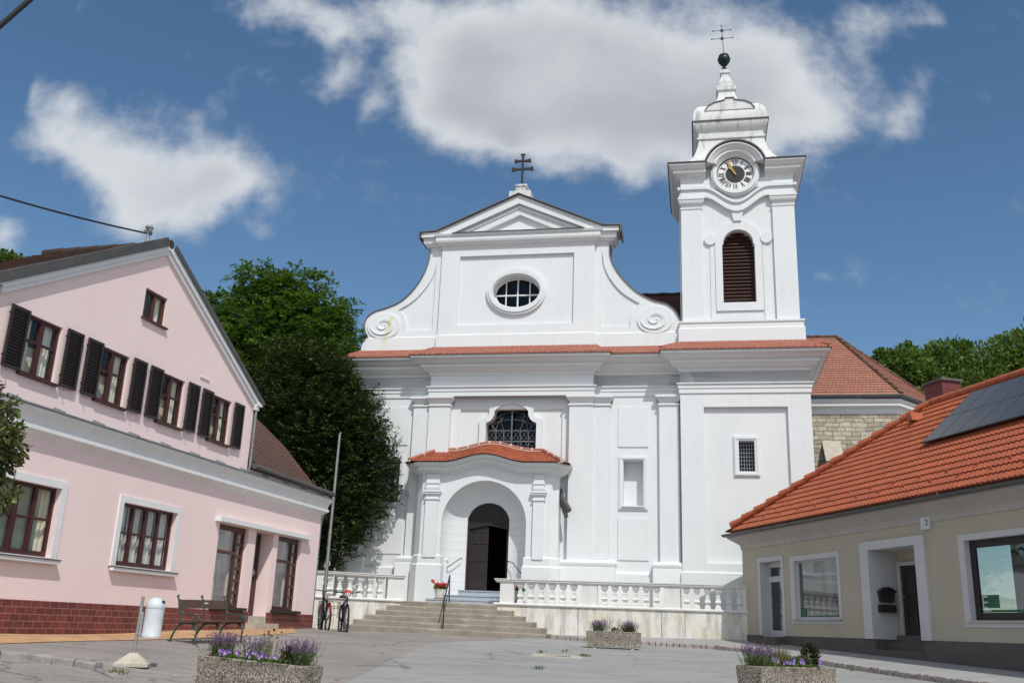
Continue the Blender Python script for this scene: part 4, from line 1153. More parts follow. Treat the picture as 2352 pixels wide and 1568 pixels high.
    # chamfers and sides
    for sx, xa, xb in ((1, 1.44, 1.70), (-1, -3.55, -3.81)):
        m.add([(xa, -.9, zt), (xb, -.64, zt), (xb, -.64, 7.06), (xa, -.9, 7.06)], [(0, 1, 2, 3)])
        m.add([(xb, -.64, zt), (xb, .02, zt), (xb, .02, 7.06), (xb, -.64, 7.06)], [(0, 1, 2, 3)])
    m.build('porch_wall', 'white', ch, smooth=0)
    m = MB()
    plp = [(.10, zt - .1), (.10, 3.62), (.06, 3.68), (.06, 3.95), (0, 4.0)]
    MB().sweep([(pc + 1.63, -.6), (pc + 1.63, -.9), (1.44, -.9), (1.70, -.64), (1.70, 0)], plp, caps=False).build('porch_base', 'white', ch, smooth=0)
    MB().sweep([(-3.81, 0), (-3.81, -.64), (-3.55, -.9), (pc - 1.63, -.9), (pc - 1.63, -.6)], plp, caps=False).build('porch_base', 'white', ch, smooth=0)
    for a, b in ((-3.38, -2.87), (.79, 1.20)):
        m = MB().box(a, b, -1.0, -.89, 3.9, 7.0)
        for za, zb, o in ((6.66, 6.72, .03), (6.47, 6.56, .03), (6.33, 6.40, .10), (6.26, 6.33, .07), (6.22, 6.26, .03), (6.05, 6.10, .04)):
            m.box(a - o, b + o, -1.0 - o, -.89, za, zb)
        m.build('porch_pilaster', 'white', ch, smooth=0)
    # concave niche lofted from the arch to the doorway
    dz = 2.74
    door = [(pc - .82, dz), (pc - .82, 5.47)] + arc(pc, 5.33, .82, 170, 10, 32, .74)[1:-1] + [(pc + .82, 5.47), (pc + .82, dz)]
    k = len(arch); rings = 12; vs = []
    for r_ in range(rings + 1):
        t = r_ / rings
        s_ = 1 - cos(t * pi / 2); d_ = sin(t * pi / 2)
        for i in range(k):
            vs.append((arch[i][0] * (1 - s_) + door[i][0] * s_, -.9 + .87 * d_, arch[i][1] * (1 - s_) + door[i][1] * s_))
    m = MB()
    m.add(vs, [(r_ * k + i, r_ * k + i + 1, (r_ + 1) * k + i + 1, (r_ + 1) * k + i) for r_ in range(rings) for i in range(k - 1)])
    m.rim(door, -.03, .3)
    m.build('porch_niche', 'rustic', ch, smooth=60)
    # porch cornice and roof
    fp = [(-3.81, .0), (-3.81, -.64), (-3.55, -.9)] + [(-3.55 + 4.99 * i / 40, -.9) for i in range(1, 40)] + [(1.44, -.9), (1.70, -.64), (1.70, 0)]
    pcor = [(0, 6.98), (.05, 7.0), (.06, 7.06), (.2, 7.10), (.26, 7.16), (.30, 7.17), (.30, 7.26), (.38, 7.28), (.47, 7.38), (.47, 7.42), (0, 7.46)]
    MB().sweep(fp, pcor, zoff=wv, caps=False).build('porch_cornice', 'white', ch, smooth=35)
    m = MB()
    def eave(s):
        return (-4.0 + 5.9 * s, -1.42, 7.44 + wv(-4.0 + 5.9 * s, .30))
    def ridge(s):
        u = -3.3 + 4.26 * s
        return (u, -.08, 8.08 + wv(u, .29))
    tile_surface(m, lambda s, t: tuple(Vector(eave(s)).lerp(Vector(ridge(s)), t)), 60, 7, .03, 5.9, 1.5)
    for a, b, c_, d in (((1.9, -1.42, 7.44), (2.16, -1.16, 7.42), None, (.96, -.08, 8.08)), ((2.16, -1.16, 7.42), (2.16, 0, 7.42), (1.1, 0, 8.06), (.96, -.08, 8.08)), ((-4.0, -1.42, 7.44), (-4.26, -1.16, 7.42), None, (-3.3, -.08, 8.08)), ((-4.26, -1.16, 7.42), (-4.26, 0, 7.42), (-3.4, 0, 8.06), (-3.3, -.08, 8.08))):
        c_ = c_ or d
        tile_surface(m, lambda s, t: tuple(Vector(a).lerp(Vector(b), s).lerp(Vector(d).lerp(Vector(c_), s), t)), 8, 6, .02, 1.2, 1.4)
    m.build('porch_roof', 'tile_red', ch, smooth=0)
    m = MB(); mo = MB()
    hip = [(-4.0, -1.42, 7.47), (-3.3, -.10, 8.10)]
    line = [Vector((-4.02, -1.44, 7.49)), Vector((-3.66, -.78, 7.80)), Vector((-3.3, -.1, 8.12))] + [Vector((-3.3 + 4.26 * i / 10, -.1, 8.12 + wv(-3.3 + 4.26 * i / 10, .29))) for i in range(1, 11)] + [Vector((1.27, -.55, 7.90)), Vector((1.58, -.98, 7.70)), Vector((1.9, -1.42, 7.49))]
    for a, b in zip(line[:-1], line[1:]):
        d = (b - a).normalized()
        m.tube([a + d * .03, b - d * .02], .075, 10)
        mo.tube([b - d * .025, b + d * .035], .083, 10)
    mo.tube([p - Vector((0, .03, .055)) for p in line], .045, 6)
    m.build('porch_ridge_tiles', 'ridge', ch, smooth=40); mo.build('porch_ridge_mortar', 'mortar', ch, smooth=40)
    # rainwater spout on the porch side
    m = MB()
    m.bar((1.72, -.35, 6.35), (2.12, -.75, 5.72), .15, .16); m.bar((1.72, -.35, 6.15), (2.02, -.7, 5.5), .10, .14)
    m.tube([(1.72, -.3, 6.6), (1.78, -.36, 6.4), (1.95, -.6, 6.05), (2.12, -.76, 5.78)], .05, 8)
    m.build('rain_spout', 'verge', ch)
    # door

    dtop = door[1:-1]
    tb = [(u, 5.10 + .13 * (.5 + .5 * cos(pi * (u - pc) / .78)) + .03) for u in [pc - .78 + 1.56 * i / 20 for i in range(21)]]
    dr = root('door', (0, 0, 0), 0, None, None); dr.parent = ch
    for sx in (-1, 1): MB().box(pc + sx * .79 - .045, pc + sx * .79 + .045, .06, .16, dz, 5.50).build('door_post', 'darkwood', dr, smooth=0)
    m = MB().prism([(pc - .80, 5.16)] + [p for p in door[1:-1]] + [(pc + .80, 5.16)] + list(reversed(tb)), .10, .15)
    for x in (-.48, -.16, .16, .48): m.box(pc + x - .018, pc + x + .018, .085, .11, 5.2, 5.98 if abs(x) < .3 else 5.8)
    m.xzsweep(tb, [(.03, -.05), (.03, .03), (.06, .06), (.13, .06), (.13, -.05)])
    m.build('transom', 'darkwood', dr, smooth=30)
    m = MB()
    lf = [(pc - .76, dz + .02), (pc + .0, dz + .02), (pc + .0, 5.19), (pc - .2, 5.20), (pc - .4, 5.14), (pc - .6, 5.10), (pc - .76, 5.10)]
    hs_ = []
    for xa in (-.64, -.32):
        for za, zb in ((dz + .55, dz + 1.12), (dz + 1.2, dz + 1.78), (dz + 1.86, dz + 2.2)):
            hs_.append(rect(pc + xa, pc + xa + .24, za, zb))
    m.prism(lf, .12, .18, hs_)
    for h in hs_: m.box(h[0][0] - .005, h[1][0] + .005, .145, .16, h[0][1] - .005, h[2][1] + .005)
    m.box(pc - .70, pc - .06, .105, .125, dz + .12, dz + .42)
    m.build('door_leaf', 'darkwood', dr, smooth=0)
    m = MB()
    m.box(pc + .70, pc + .76, .18, .98, dz + .02, 5.2)
    m.build('door_leaf', 'darkwood', dr, smooth=0)
    m = MB()
    m.add([(pc - 1.6, .35, zt), (pc + 1.6, .35, zt), (pc + 1.6, 4.5, zt), (pc - 1.6, 4.5, zt), (pc - 1.6, .35, 6.4), (pc + 1.6, .35, 6.4), (pc + 1.6, 4.5, 6.4), (pc - 1.6, 4.5, 6.4)], [(0, 1, 2, 3), (4, 5, 6, 7), (1, 2, 6, 5), (2, 3, 7, 6), (3, 0, 4, 7)])
    m.poly(rect(pc - 1.6, pc + 1.6, zt, 6.4), [door], .34)
    m.build('vestibule', 'room', ch, smooth=0)
    # wall handrails inside the niche
    for pts in ([(pc - 1.42, -.55, 3.55), (pc - .95, -.22, 3.95)], [(pc + .85, -.18, 3.88), (pc + 1.05, -.28, 3.82), (pc + 1.45, -.62, 3.42)]):
        m = MB().tube(pts, .016, 8)
        m.bar(pts[0], Vector(pts[0]) + Vector((0, .12, -.08)), .014); m.bar(pts[-1], Vector(pts[-1]) + Vector((0, .12, -.08)), .014)
        m.build('wall_handrail', 'iron', ch)
    # ---- choir in rubble stone
    ce = 8.0
    choir = [(10.5, ce), (15.65, ce), (18.2, ce + 3.2), (18.2, 16)]
    m = MB()
    m.sweep(choir, [(0, 2), (0, 11.35)], caps=False)
    m.build('choir_wall', 'rubble', ch, smooth=0)
    m = MB().sweep(choir, [(0.0, 11.28), (.06, 11.32), (.10, 11.5), (.28, 11.62), (.28, 11.75), (.34, 11.80), (.34, 11.92), (0, 11.95)], caps=False)
    m.build('choir_cornice', 'white', ch, smooth=35)
    m = MB().sweep(choir, [(.30, 11.94), (.46, 11.96), (.50, 12.06), (.46, 12.12), (.3, 12.12)], caps=False)
    m.build('choir_gutter', 'verge', ch, smooth=30)
    m = MB()
    e0, e1, e2 = (10.4, ce - .42, 12.1), (15.88, ce - .42, 12.1), (18.6, ce + 3.05, 12.1)
    ap_ = (13.72, ce + 3.0, 15.85)
    a0 = (10.4, ce + 3.0, 15.85)
    tile_surface(m, lambda s, t: tuple(Vector(e0).lerp(Vector(e1), s).lerp(Vector(a0).lerp(Vector(ap_), s), t)), 30, 26, .035, 5.6, 5.0)
    tile_surface(m, lambda s, t: tuple(Vector(e1).lerp(Vector(e2), s).lerp(Vector(ap_), t)), 20, 26, .035, 4.4, 5.2)
    tile_surface(m, lambda s, t: tuple(Vector(e2).lerp(Vector((18.6, 16, 12.1)), s).lerp(Vector(ap_).lerp(Vector((13.72, 16, 15.85)), s), t)), 12, 26, .035, 5.4, 6)
    m.build('choir_roof', 'tile_old', ch, smooth=0)
    m = MB()
    for a, b in ((e1, ap_), (e2, ap_), (ap_, a0)):
        a, b = Vector(a), Vector(b)
        k_ = int((b - a).length / .38)
        for i in range(k_):
            m.tube([a.lerp(b, i / k_) + Vector((0, 0, .05)), a.lerp(b, (i + .96) / k_) + Vector((0, 0, .02))], .09, 8)
    m.build('choir_ridge_tiles', 'tile_old', ch, smooth=40)
    m = MB()
    m.add([(12.45, ce, 2), (13.1, ce, 2), (13.1, ce - .9, 2), (12.45, ce - .9, 2), (12.45, ce, 9.85), (13.1, ce, 9.85), (13.1, ce - .9, 8.8), (12.45, ce - .9, 8.8)], [(0, 3, 7, 4), (3, 2, 6, 7), (2, 1, 5, 6), (4, 5, 6, 7)])
    m.build('buttress', 'rubble', ch, smooth=0)
    m = MB()
    a, b = Vector((12.78, ce + .02, 10.02)), Vector((12.78, ce - 1.02, 8.95))
    m.bar(a, b, .78, .10, up=(0, 1, 0.9))
    m.build('buttress_cap', 'concrete_light', ch, smooth=0)
    return ch
build_church()

# ================================================================== TERRACE, STAIRS, BALUSTRADES
def baluster_mesh():
    q = sqrt(2)
    prof = [(.10, 0), (.10, .10), (.052, .135), (.055, .15), (.108, .235), (.098, .26), (.075, .30), (.072, .41), (.082, .415), (.082, .425), (.045, .435), (.047, .47), (.118, .60), (.118, .70)]
    return MB().lathe([(r * q, z) for r, z in prof], 4, rot=pi / 4)
def balustrade(frame_o, ang, L, z0, zb, zc, posts, bals, segs, label, depth=.34):
    """z0 ground, zb top of wall, zc top of cap; local x along, y into the terrace"""
    r = root('balustrade_wall', (frame_o.x, frame_o.y, 0), ang, label, 'balustrade')
    for a, b in segs:
        m = MB().box(a, b, 0, depth, z0, zb - .09)
        m.build('wall_block', 'stained', r, smooth=0)
    m = MB().sweep([(0, depth), (-.03, depth), (-.03, -.0), (L + .03, 0), (L + .03, depth), (L, depth)], [(-.02, zb - .09), (.05, zb - .085), (.06, zb - .07), (.06, zb - .03), (.02, zb), (-.15, zb)], caps=False)
    m.build('base_rail', 'stonebal', r, smooth=35)
    for a, b in posts:
        MB().box(a, b, .03, depth - .03, zb - .01, zc - .12).build('post', 'stonebal', r, smooth=0)
    first = None
    for x in bals:
        if first is None:
            first = baluster_mesh().build('baluster', 'stonebal', r, smooth=0)
            o = first
        else:
            o = first.copy(); COL.objects.link(o); o.parent = r
        o.location = (x, depth / 2, zb - .01)
        o.scale = (1, 1, (zc - zb - .11) / .70)
    m = MB()
    prof = [(-.1, zc - .14), (.0, zc - .13), (.02, zc - .10), (.05, zc - .085), (.05, zc - .045), (.075, zc - .03), (.075, zc - .004), (-.12, zc)]
    m.sweep([(-.0, depth), (-.0, .02), (L, .02), (L, depth - .02), (0, depth - .02)], prof, caps=False)
    m.box(-.02, L + .02, .04, depth - .04, zc - .13, zc - .002)
    m.build('cap_rail', 'stonebal', r, smooth=35)
    return r
def build_terrace():
    t = MB()
    zt = 2.235
    pts = [(-6.3, -3.8), (-3.65, -2.05), (-3.65, -2.4), (-.15, -2.4), (-.15, -2.02), (8.5, -2.02), (8.5, 0.3), (-6.9, .3)]
    w = [C.w(u, v) for u, v in pts]
    n = len(w)
    m = MB()
    m.add([(p.x, p.y, zt) for p in w] + [(p.x, p.y, .8) for p in w], [tuple(range(n))] + [(i, (i + 1) % n, n + (i + 1) % n, n + i) for i in range(n)])
    tag(m.build('terrace', 'concrete_light', smooth=0), kind='structure')
    bR = [.64 + .378 * i for i in range(6)] + [3.60 + .358 * i for i in range(6)] + [6.40 + .35 * i for i in range(6)]
    balustrade(C.w(-.2, -2.36), C.a, 8.75, .9, 2.31, 3.13, [(.13, .62), (3.0, 3.56), (5.84, 6.38), (8.45, 8.75)], [x + .2 for x in bR],
               [(-.0, 1.05), (1.06, 2.90), (2.915, 5.75), (5.765, 6.53), (6.545, 8.75)], 'long white balustrade on a stained wall right of the church stairs')
    a, b = C.w(-6.25, -4.08), C.w(-3.6, -2.36)
    ang = atan2(b.y - a.y, b.x - a.x)
    L = (b - a).length
    balustrade(a, ang, L, .8, 2.30, 3.14, [(.0, .26), (2.58, L)], [.50 + .365 * i for i in range(6)],
               [(0, 1.9), (1.915, L)], 'short white balustrade between the pink house and the church stairs')
build_terrace()
def build_stairs():
    r = root('stone_stairs', C.w(-1.6, -4.0, 1.16), C.a, 'worn brown stone stairs of six steps rising to the church terrace', 'stairs')
    L = [-5.16, -4.92, -4.63, -4.34, -4.05, -3.62]
    Rr = [1.86, 1.64, 1.28, .90, .47, -.14]
    Zt = [1.352, 1.535, 1.715, 1.89, 2.068, 2.238]
    Vf = [-4.02, -3.7, -3.38, -3.06, -2.76, -2.44]
    rr = random.Random(3)
    for i in range(6):
        bm = bmesh.new()
        n = 26
        x0, x1 = L[i] + 1.6, Rr[i] + 1.6
        rows = []
        for k in range(n + 1):
            x = x0 + (x1 - x0) * k / n
            tilt = -.0115 * x
            zt = Zt[i] - 1.16 + tilt
            ch = rr.uniform(0, .012) + (.035 if rr.random() < .06 else 0)
            yf = Vf[i] + 4.0
            yb = 1.75
            prof = [(yf + .01, -.6 if i == 0 else Zt[i] - 1.16 - .35), (yf, zt - .03 - ch), (yf + .012 + ch * .6, zt - ch * .3), (yf + .2, zt), (yb, zt), (yb, -.6)]
            rows.append([bm.verts.new((x, y, z)) for y, z in prof])
        for k in range(n):
            for j in range(5):
                bm.faces.new((rows[k][j], rows[k + 1][j], rows[k + 1][j + 1], rows[k][j + 1]))
        bm.faces.new(rows[0]); bm.faces.new(list(reversed(rows[-1])))
        bmesh.ops.recalc_face_normals(bm, faces=bm.faces)
        me = bpy.data.meshes.new('step'); bm.to_mesh(me); bm.free()
        me.materials.append(MAT['concrete'])
        o = bpy.data.objects.new('step', me); COL.objects.link(o); o.parent = r
    # marble steps at the door
    e = root('entrance_steps', C.w(-1.1, -1.0, 2.235), C.a, 'three blue grey marble steps below the dark church door', 'steps')
    for x0, x1, y0, z0, z1 in ((-1.80, 1.75, -.85, 0, .14), (-1.33, 1.33, -.42, .14, .31), (-.80, .80, -.02, .31, .50)):
        m = MB().box(x0, x1, y0, .98, z0, z1 - .035)
        m.box(x0 - .02, x1 + .02, y0 - .025, .98, z1 - .035, z1)
        m.build('marble_step', 'marble', e, smooth=0)
    # handrail of two posts and a sloping bar
    h = root('stair_handrail', C.w(-1.66, -3.9, 1.34), C.a, 'thin rusty iron handrail standing on the middle of the stone stairs', 'handrail')
    p0, p1, q0, q1 = Vector((0, .02, -.02)), Vector((-.02, .05, .92)), Vector((-.27, 1.72, .88)), Vector((-.3, 1.72, 1.85))
    MB().tube([p0, p1], .022, 8).build('post', 'iron', h); MB().tube([q0, q1], .022, 8).build('post', 'iron', h)
    d = (q1 - p1)
    MB().tube([p1 - d * .06, p1, q1, q1 + d * .06 - Vector((0, 0, .06))], .026, 8).build('rail', 'iron', h)
    MB().tube([p0.lerp(p1, .55), q0.lerp(q1, .55)], .012, 6).build('rail', 'iron', h)
    # geranium pots
    for k, (u, v, lab) in enumerate(((-2.47, -1.55, 'white pot of red geraniums on the marble step left of the church door'), (.46, -1.55, 'white pot of red geraniums behind the balustrade right of the church door'))):
        g = root('flower_pot', C.w(u, v, 2.376), C.a, lab, 'flower pot', 'geranium pots on the marble step')
        MB().lathe([(.17, 0), (.20, .015), (.205, .035), (.15, .036)], 20).build('saucer', 'terracotta', g, smooth=30)
        MB().lathe([(.135, .03), (.185, .30), (.195, .31), (.195, .345), (.165, .345), (.155, .31), (.12, .29)], 20).build('pot', 'potwhite', g, smooth=30)
        rs = np.random.default_rng(5 + k)
        n = 260
        d = rs.normal(size=(n, 3)); d /= np.linalg.norm(d, axis=1, keepdims=True); d[:, 2] = np.abs(d[:, 2])
        Pn = d * np.array([.21, .21, .13]) * rs.uniform(.5, 1, (n, 1)) + np.array([0, 0, .37])
        leaves('foliage', 'leaf_bright', g, Pn, d + rs.normal(size=(n, 3)) * .6, rs.normal(size=(n, 3)), rs.uniform(.05, .09, n), rs.uniform(.05, .08, n))
        for j in range(7 if k == 0 else 5):
            if k == 0: c = np.array([-.24 + .085 * j + rs.uniform(-.02, .02), rs.uniform(-.16, .05), .50 + (.12 if j == 0 else rs.uniform(-.05, .04))])
            else: c = np.array([rs.uniform(-.10, .10), rs.uniform(-.12, .05), rs.uniform(.44, .62)])
            m_ = 44
            dd = rs.normal(size=(m_, 3)); dd /= np.linalg.norm(dd, axis=1, keepdims=True)
            leaves('flower_head', 'fl_red', g, c + dd * .045, dd + rs.normal(size=(m_, 3)) * .5, rs.normal(size=(m_, 3)), np.full(m_, .05), np.full(m_, .055))
build_stairs()

# ================================================================== PINK HOUSE
def window_unit(parent, x0, x1, z0, z1, y, cols, transoms, mat, glassmat='glass', fw=.055, mull=None, back=None, name='window', bottom=.07, curt=None):
    """casement window: frame + panes + curtain, local to the wall frame"""
    w = MB()
    w.prism(rect(x0, x1, z0, z1), y, y + .07, [rect(x0 + fw, x1 - fw, z0 + bottom, z1 - fw)])
    ww = (x1 - x0 - 2 * fw) / cols
    for c in range(1, cols):
        xx = x0 + fw + ww * c
        t = (mull or [.045] * (cols - 1))[c - 1]
        w.box(xx - t, xx + t, y - .012, y + .06, z0 + bottom, z1 - fw)
    for tz in transoms:
        for c in range(cols):
            w.box(x0 + fw + ww * c, x0 + fw + ww * (c + 1), y + .008, y + .055, tz - .022, tz + .022)
    f = w.build('window', mat, parent, smooth=0)
    MB().poly(rect(x0 + fw, x1 - fw, z0 + bottom, z1 - fw), [], y + .035).build('pane', glassmat, f, smooth=0)
    if curt:
        m = MB()
        for (a, b) in curt[0]:
            n = max(4, int((b - a) / .025))
            vs = []
            for i in range(n + 1):
                xx = a + (b - a) * i / n
                yy = y + .14 + .018 * sin(i * 1.5) + .01 * sin(i * .61)
                vs += [(xx, yy, z0 + bottom - .05), (xx, yy, z1)]
            m.add(vs, [(2 * i, 2 * i + 2, 2 * i + 3, 2 * i + 1) for i in range(n)])
        m.build('curtain', curt[1], f, smooth=60)
    if back is not None:
        MB().box(x0 - .58, x1 + .58, y + back, y + back + .02, z0 - .3, z1 + .3).build('window_backing', 'room', f)
    return f
def build_pink():
    h = root('pink_house', (P.o.x, P.o.y, 0), P.a, 'pink rendered house with dark shutters, white cornices and an oxblood brick plinth', 'house')
    W1, W2 = (-13.55, -11.55, 2.42, 3.74), (-9.60, -7.60, 2.42, 3.74)
    D1, DD, D2 = (-5.70, -4.25, 1.70, 3.73), (-3.83, -2.86, 1.50, 3.73), (-2.57, -1.15, 1.70, 3.73)
    ups = [(-13.22 + 2.14 * i, -12.27 + 2.14 * i, 5.68, 6.82) for i in range(4)]
    GW = (-9.94, -9.12, 7.83, 8.52)
    R4 = lambda w: rect(*w)
    outer = [(-20, .5), (0, .5), (0, 5.2), (-4.72, 5.2), (-4.72, 6.97), (-9.45, 9.62), (-14.05, 6.97), (-14.05, 5.2), (-20, 5.2)]
    m = MB()
    hs_ = [R4(w) for w in [W1, W2, D1, DD, D2, GW] + ups]
    m.poly(outer, hs_, 0)
    for w, d in [(W1, .22), (W2, .22), (D1, .2), (DD, .5), (D2, .2), (GW, .12)] + [(u, .12) for u in ups]: m.rim(R4(w), 0, d)
    m.add([(0, 0, .5), (0, 9, .5), (0, 9, 5.2), (0, 0, 5.2), (-4.72, 0, 5.2), (-4.72, 9, 5.2), (-4.72, 9, 6.97), (-4.72, 0, 6.97)], [(0, 1, 2, 3), (4, 5, 6, 7)])
    m.build('wall', 'pink', h, smooth=0)
    m = MB()
    for a, b in ((-20, DD[0]), (DD[1], .035)): m.sweep([(a, 0.0), (b, 0.0)] if b < 0 else [(a, 0), (b - .035, 0), (b - .035, 5)], [(.03, .5), (.03, 1.615), (.0, 1.625)])
    m.build('plinth', 'plinthbrick', h, smooth=0)
    # cornice
    m = MB()
    m.sweep([(-20, 0), (0, 0), (0, 1.2)], [(0, 4.57), (.02, 4.60), (.04, 4.62), (.13, 4.68), (.165, 4.70), (.165, 4.765), (.13, 4.785), (.135, 4.86), (.19, 4.98), (.255, 5.04), (.255, 5.09), (0, 5.11)], caps=True)
    m.build('cornice', 'whitepaint', h, smooth=35)
    m = MB().sweep([(-20, 0), (0, 0), (0, 1.0)], [(.285, 5.09), (.29, 5.115), (0, 5.21), (0, 5.10)])
    for i in range(15):
        x = -.35 - i * 1.18
        m.bar((x, -.29, 5.13), (x + .02, -.0, 5.235), .03, .03)
    m.build('cornice_flashing', 'zinc', h, smooth=0)
    # gable trim: two white steps and dark fascia following the verge
    tr = MB(); fa = MB()
    A0, A1, A2 = (-14.0, 6.94), (-9.45, 9.50), (-4.72, 6.90)
    for y0, o0, o1 in ((-.07, .0, .12), (-.12, .10, .22)):
        tr.xzsweep([A0, A1, A2], [(y0, o0), (y0, o1), (.02, o1), (.02, o0)])
    tr.box(-4.80, -4.62, -.10, .02, 6.86, 7.0); tr.box(-4.76, -4.52, -.14, .3, 6.98, 7.08)
    tr.build('gable_trim', 'whitepaint', h, smooth=0)
    fa.xzsweep([(A0[0] - .1, A0[1] - .06), A1], [(-.165, .20), (-.165, .40), (-.13, .41), (-.13, .20)])
    fa.xzsweep([A1, (A2[0] + .12, A2[1] - .07)], [(-.165, .215), (-.165, .335), (-.13, .345), (-.13, .215)])
    fa.build('verge_fascia', 'verge', h, smooth=0)
    # gable roof running back
    def rf(side):
        if side < 0: return lambda s, t: (-14.3 + 4.85 * t, 3.6 - 3.72 * s, 6.90 + 2.80 * t)
        return lambda s, t: (-4.35 - 5.1 * t, -.12 + 3.72 * s, 6.95 + 2.75 * t)
    m = MB()
    tile_surface(m, rf(-1), 16, 30, .05, 3.7, 5.8); tile_surface(m, rf(1), 16, 30, .03, 3.7, 5.8)
    for i in range(7): m.tube([(-9.45, -.12 + i * .5, 9.76), (-9.45, .40 + i * .5, 9.74)], .11, 10)
    m.build('gable_roof', 'tile_brown', h, smooth=0)
    # lower roof at the far end
    m = MB()
    prof = [(-.20, 5.22), (.35, 5.48), (.9, 6.05), (1.6, 6.80), (2.7, 7.72), (4.2, 8.9)]
    def lowroof(s, t):
        k = t * (len(prof) - 1); i = min(int(k), len(prof) - 2); f_ = k - i
        return (-4.72 + 4.85 * s, prof[i][0] + (prof[i + 1][0] - prof[i][0]) * f_, prof[i][1] + (prof[i + 1][1] - prof[i][1]) * f_)
    tile_surface(m, lowroof, 28, 34, .02, 4.8, 5.8)
    m.build('low_roof', 'tile_brown', h, smooth=0)
    m = MB()
    m.add([(.0, p[0], p[1] - .05) for p in prof] + [(.0, 4.2, 5.0), (0, -.0, 5.0)], [tuple(range(8))])
    m.build('end_gable', 'pink', h, smooth=0)
    m = MB().tube([(-4.72, -.22, 5.33), (.28, -.22, 5.27)], .07, 10)
    for i in range(7): m.bar((-4.4 + .75 * i, -.1, 5.3), (-4.4 + .75 * i, .1, 5.62), .02)
    m.build('gutter', 'verge', h, smooth=40)
    m = MB().tube([(.12, -.1, 5.2), (.14, .02, 4.6), (.10, .06, 4.3), (.10, .06, 1.2)], .045, 10)
    m.build('downpipe', 'zinc', h, smooth=40)
    m = MB().tube([(-4.70, -.06, 6.9), (-4.69, -.06, 5.2)], .035, 8).build('downpipe', 'zinc', h, smooth=40)
    # ground floor windows
    for w, k in ((W1, 0), (W2, 1)):
        m = MB().prism(rect(w[0] - .15, w[1] + .15, w[2] - .02, w[3] + .14), -.035, .0, [R4(w)])
        m.build('window_trim', 'whitepaint', h, smooth=0)
        ct = ([(w[0], w[0] + .55), (w[1] - .22, w[1])], 'curtain') if k == 0 else ([(w[0] + .02 + .5 * i, w[0] + .46 + .5 * i) for i in range(4)], 'netcurtain')
        f = window_unit(h, w[0] + .003, w[1] - .003, w[2] + .003, w[3] - .003, .10, 4, [w[2] + .70], 'winred', mull=[.04, .055, .04], back=.5, bottom=.10, curt=ct)
        if k == 0:
            m = MB()
            for i in range(46): m.bar((w[0] + .55, .215, w[2] + .12 + i * .028), (w[1] - .25, .215, w[2] + .12 + i * .028), .026, .003, up=(0, 1, .55))
            m.build('blind', 'blind', f)
        else:
            MB().sweep([(w[0] + .02, .27), (w[1] - .02, .27)], [(0, w[2] + .05), (.0, w[2] + .62), (.01, w[2] + .66)]).build('cafe_curtain', 'curtain', f)
        m = MB().box(w[0] - .17, w[1] + .17, -.13, -.03, w[2] - .11, w[2] - .045); m.box(w[0] - .14, w[1] + .14, -.08, -.02, w[2] - .13, w[2] - .10)
        m.build('sill', 'whitepaint', h, smooth=0)
        MB().box(w[0] - .18, w[1] + .18, -.15, .09, w[2] - .045, w[2] - .03).build('sill_cover', 'winred', h, smooth=0)
    # shop windows beside the door
    for k, w in enumerate((D1, D2)):
        x0, x1, z0, z1 = w
        sp = x1 - .40
        m = MB().prism(rect(x0 + .003, x1 - .003, z0, z1 - .003), .10, .17, [rect(x0 + .1, sp - .03, z0 + .10, z1 - .72), rect(x0 + .1, sp - .03, z1 - .64, z1 - .13)] + [rect(sp + .05, x1 - .09, z0 + .10 + .305 * i, z0 + .34 + .305 * i) for i in range(6)])
        f = m.build('shop_window', 'winbrown' if k == 0 else 'winred', h, smooth=0)
        MB().poly(rect(x0 + .05, x1 - .05, z0 + .05, z1 - .1), [], .15).build('pane', 'glass', f, smooth=0)
        MB().box(x0, x1, .9, .92, z0 - .1, z1).build('window_backing', 'room', f)
        m = MB()
        vs = []
        n = 44
        a, b = (x0 + .08, sp - .05) if k == 0 else (x0 + .5, sp - .2)
        for i in range(n + 1):
            vs += [(a + (b - a) * i / n, .42 + .02 * sin(i * 1.3), z0 + .6), (a + (b - a) * i / n, .42 + .02 * sin(i * 1.3), z1 - .1)]
        m.add(vs, [(2 * i, 2 * i + 2, 2 * i + 3, 2 * i + 1) for i in range(n)])
        vs = [(sp + .02 + .4 * i / 14, .3 + .02 * sin(i * 1.3), z) for i in range(15) for z in (z0 + .05, z1 - .05)]
        m.add(vs, [(2 * i, 2 * i + 2, 2 * i + 3, 2 * i + 1) for i in range(14)])
        m.box(x0 + .1, sp - .4, .36, .38, z0 + .1, z0 + .62)
        m.build('curtain', 'netcurtain', f, smooth=60)
        m = MB().box(x0 - .06, x1 + .12, -.14, .1, z0 - .075, z0)
        m.build('sill', 'shutter', h, smooth=0)
    # door
    d = MB().prism(rect(DD[0], DD[1], DD[2], DD[3]), .39, .45, [rect(DD[0] + .14, DD[1] - .14, DD[2] + .9, DD[3] - .16)])
    dd = d.build('door', 'winred', h, smooth=0)
    MB().poly(rect(DD[0] + .14, DD[1] - .14, DD[2] + .9, DD[3] - .16), [], .42).build('pane', 'shopglass', dd, smooth=0)
    m = MB().tube([(DD[0] + .13, .39, 2.62), (DD[0] + .13, .31, 2.62), (DD[0] + .24, .30, 2.62)], .012, 8)
    m.build('handle', 'galv', dd)
    # open outer door leaf standing out of the recess
    m = MB().box(DD[0] + .03, DD[0] + .10, .02, .39, 1.52, 3.70)
    ol = m.build('door', 'winred', h, smooth=0)
    m = MB().tube([(DD[0] + .06, .03, 2.62), (DD[0] + .06, -.05, 2.62), (DD[0] - .08, -.055, 2.63)], .012, 8); m.bar((DD[0] + .06, .0, 2.55), (DD[0] + .06, .0, 2.70), .03)
    m.build('handle', 'galv', ol)
    m = MB().box(-5.93, -.78, -.17, .02, 3.755, 3.875)
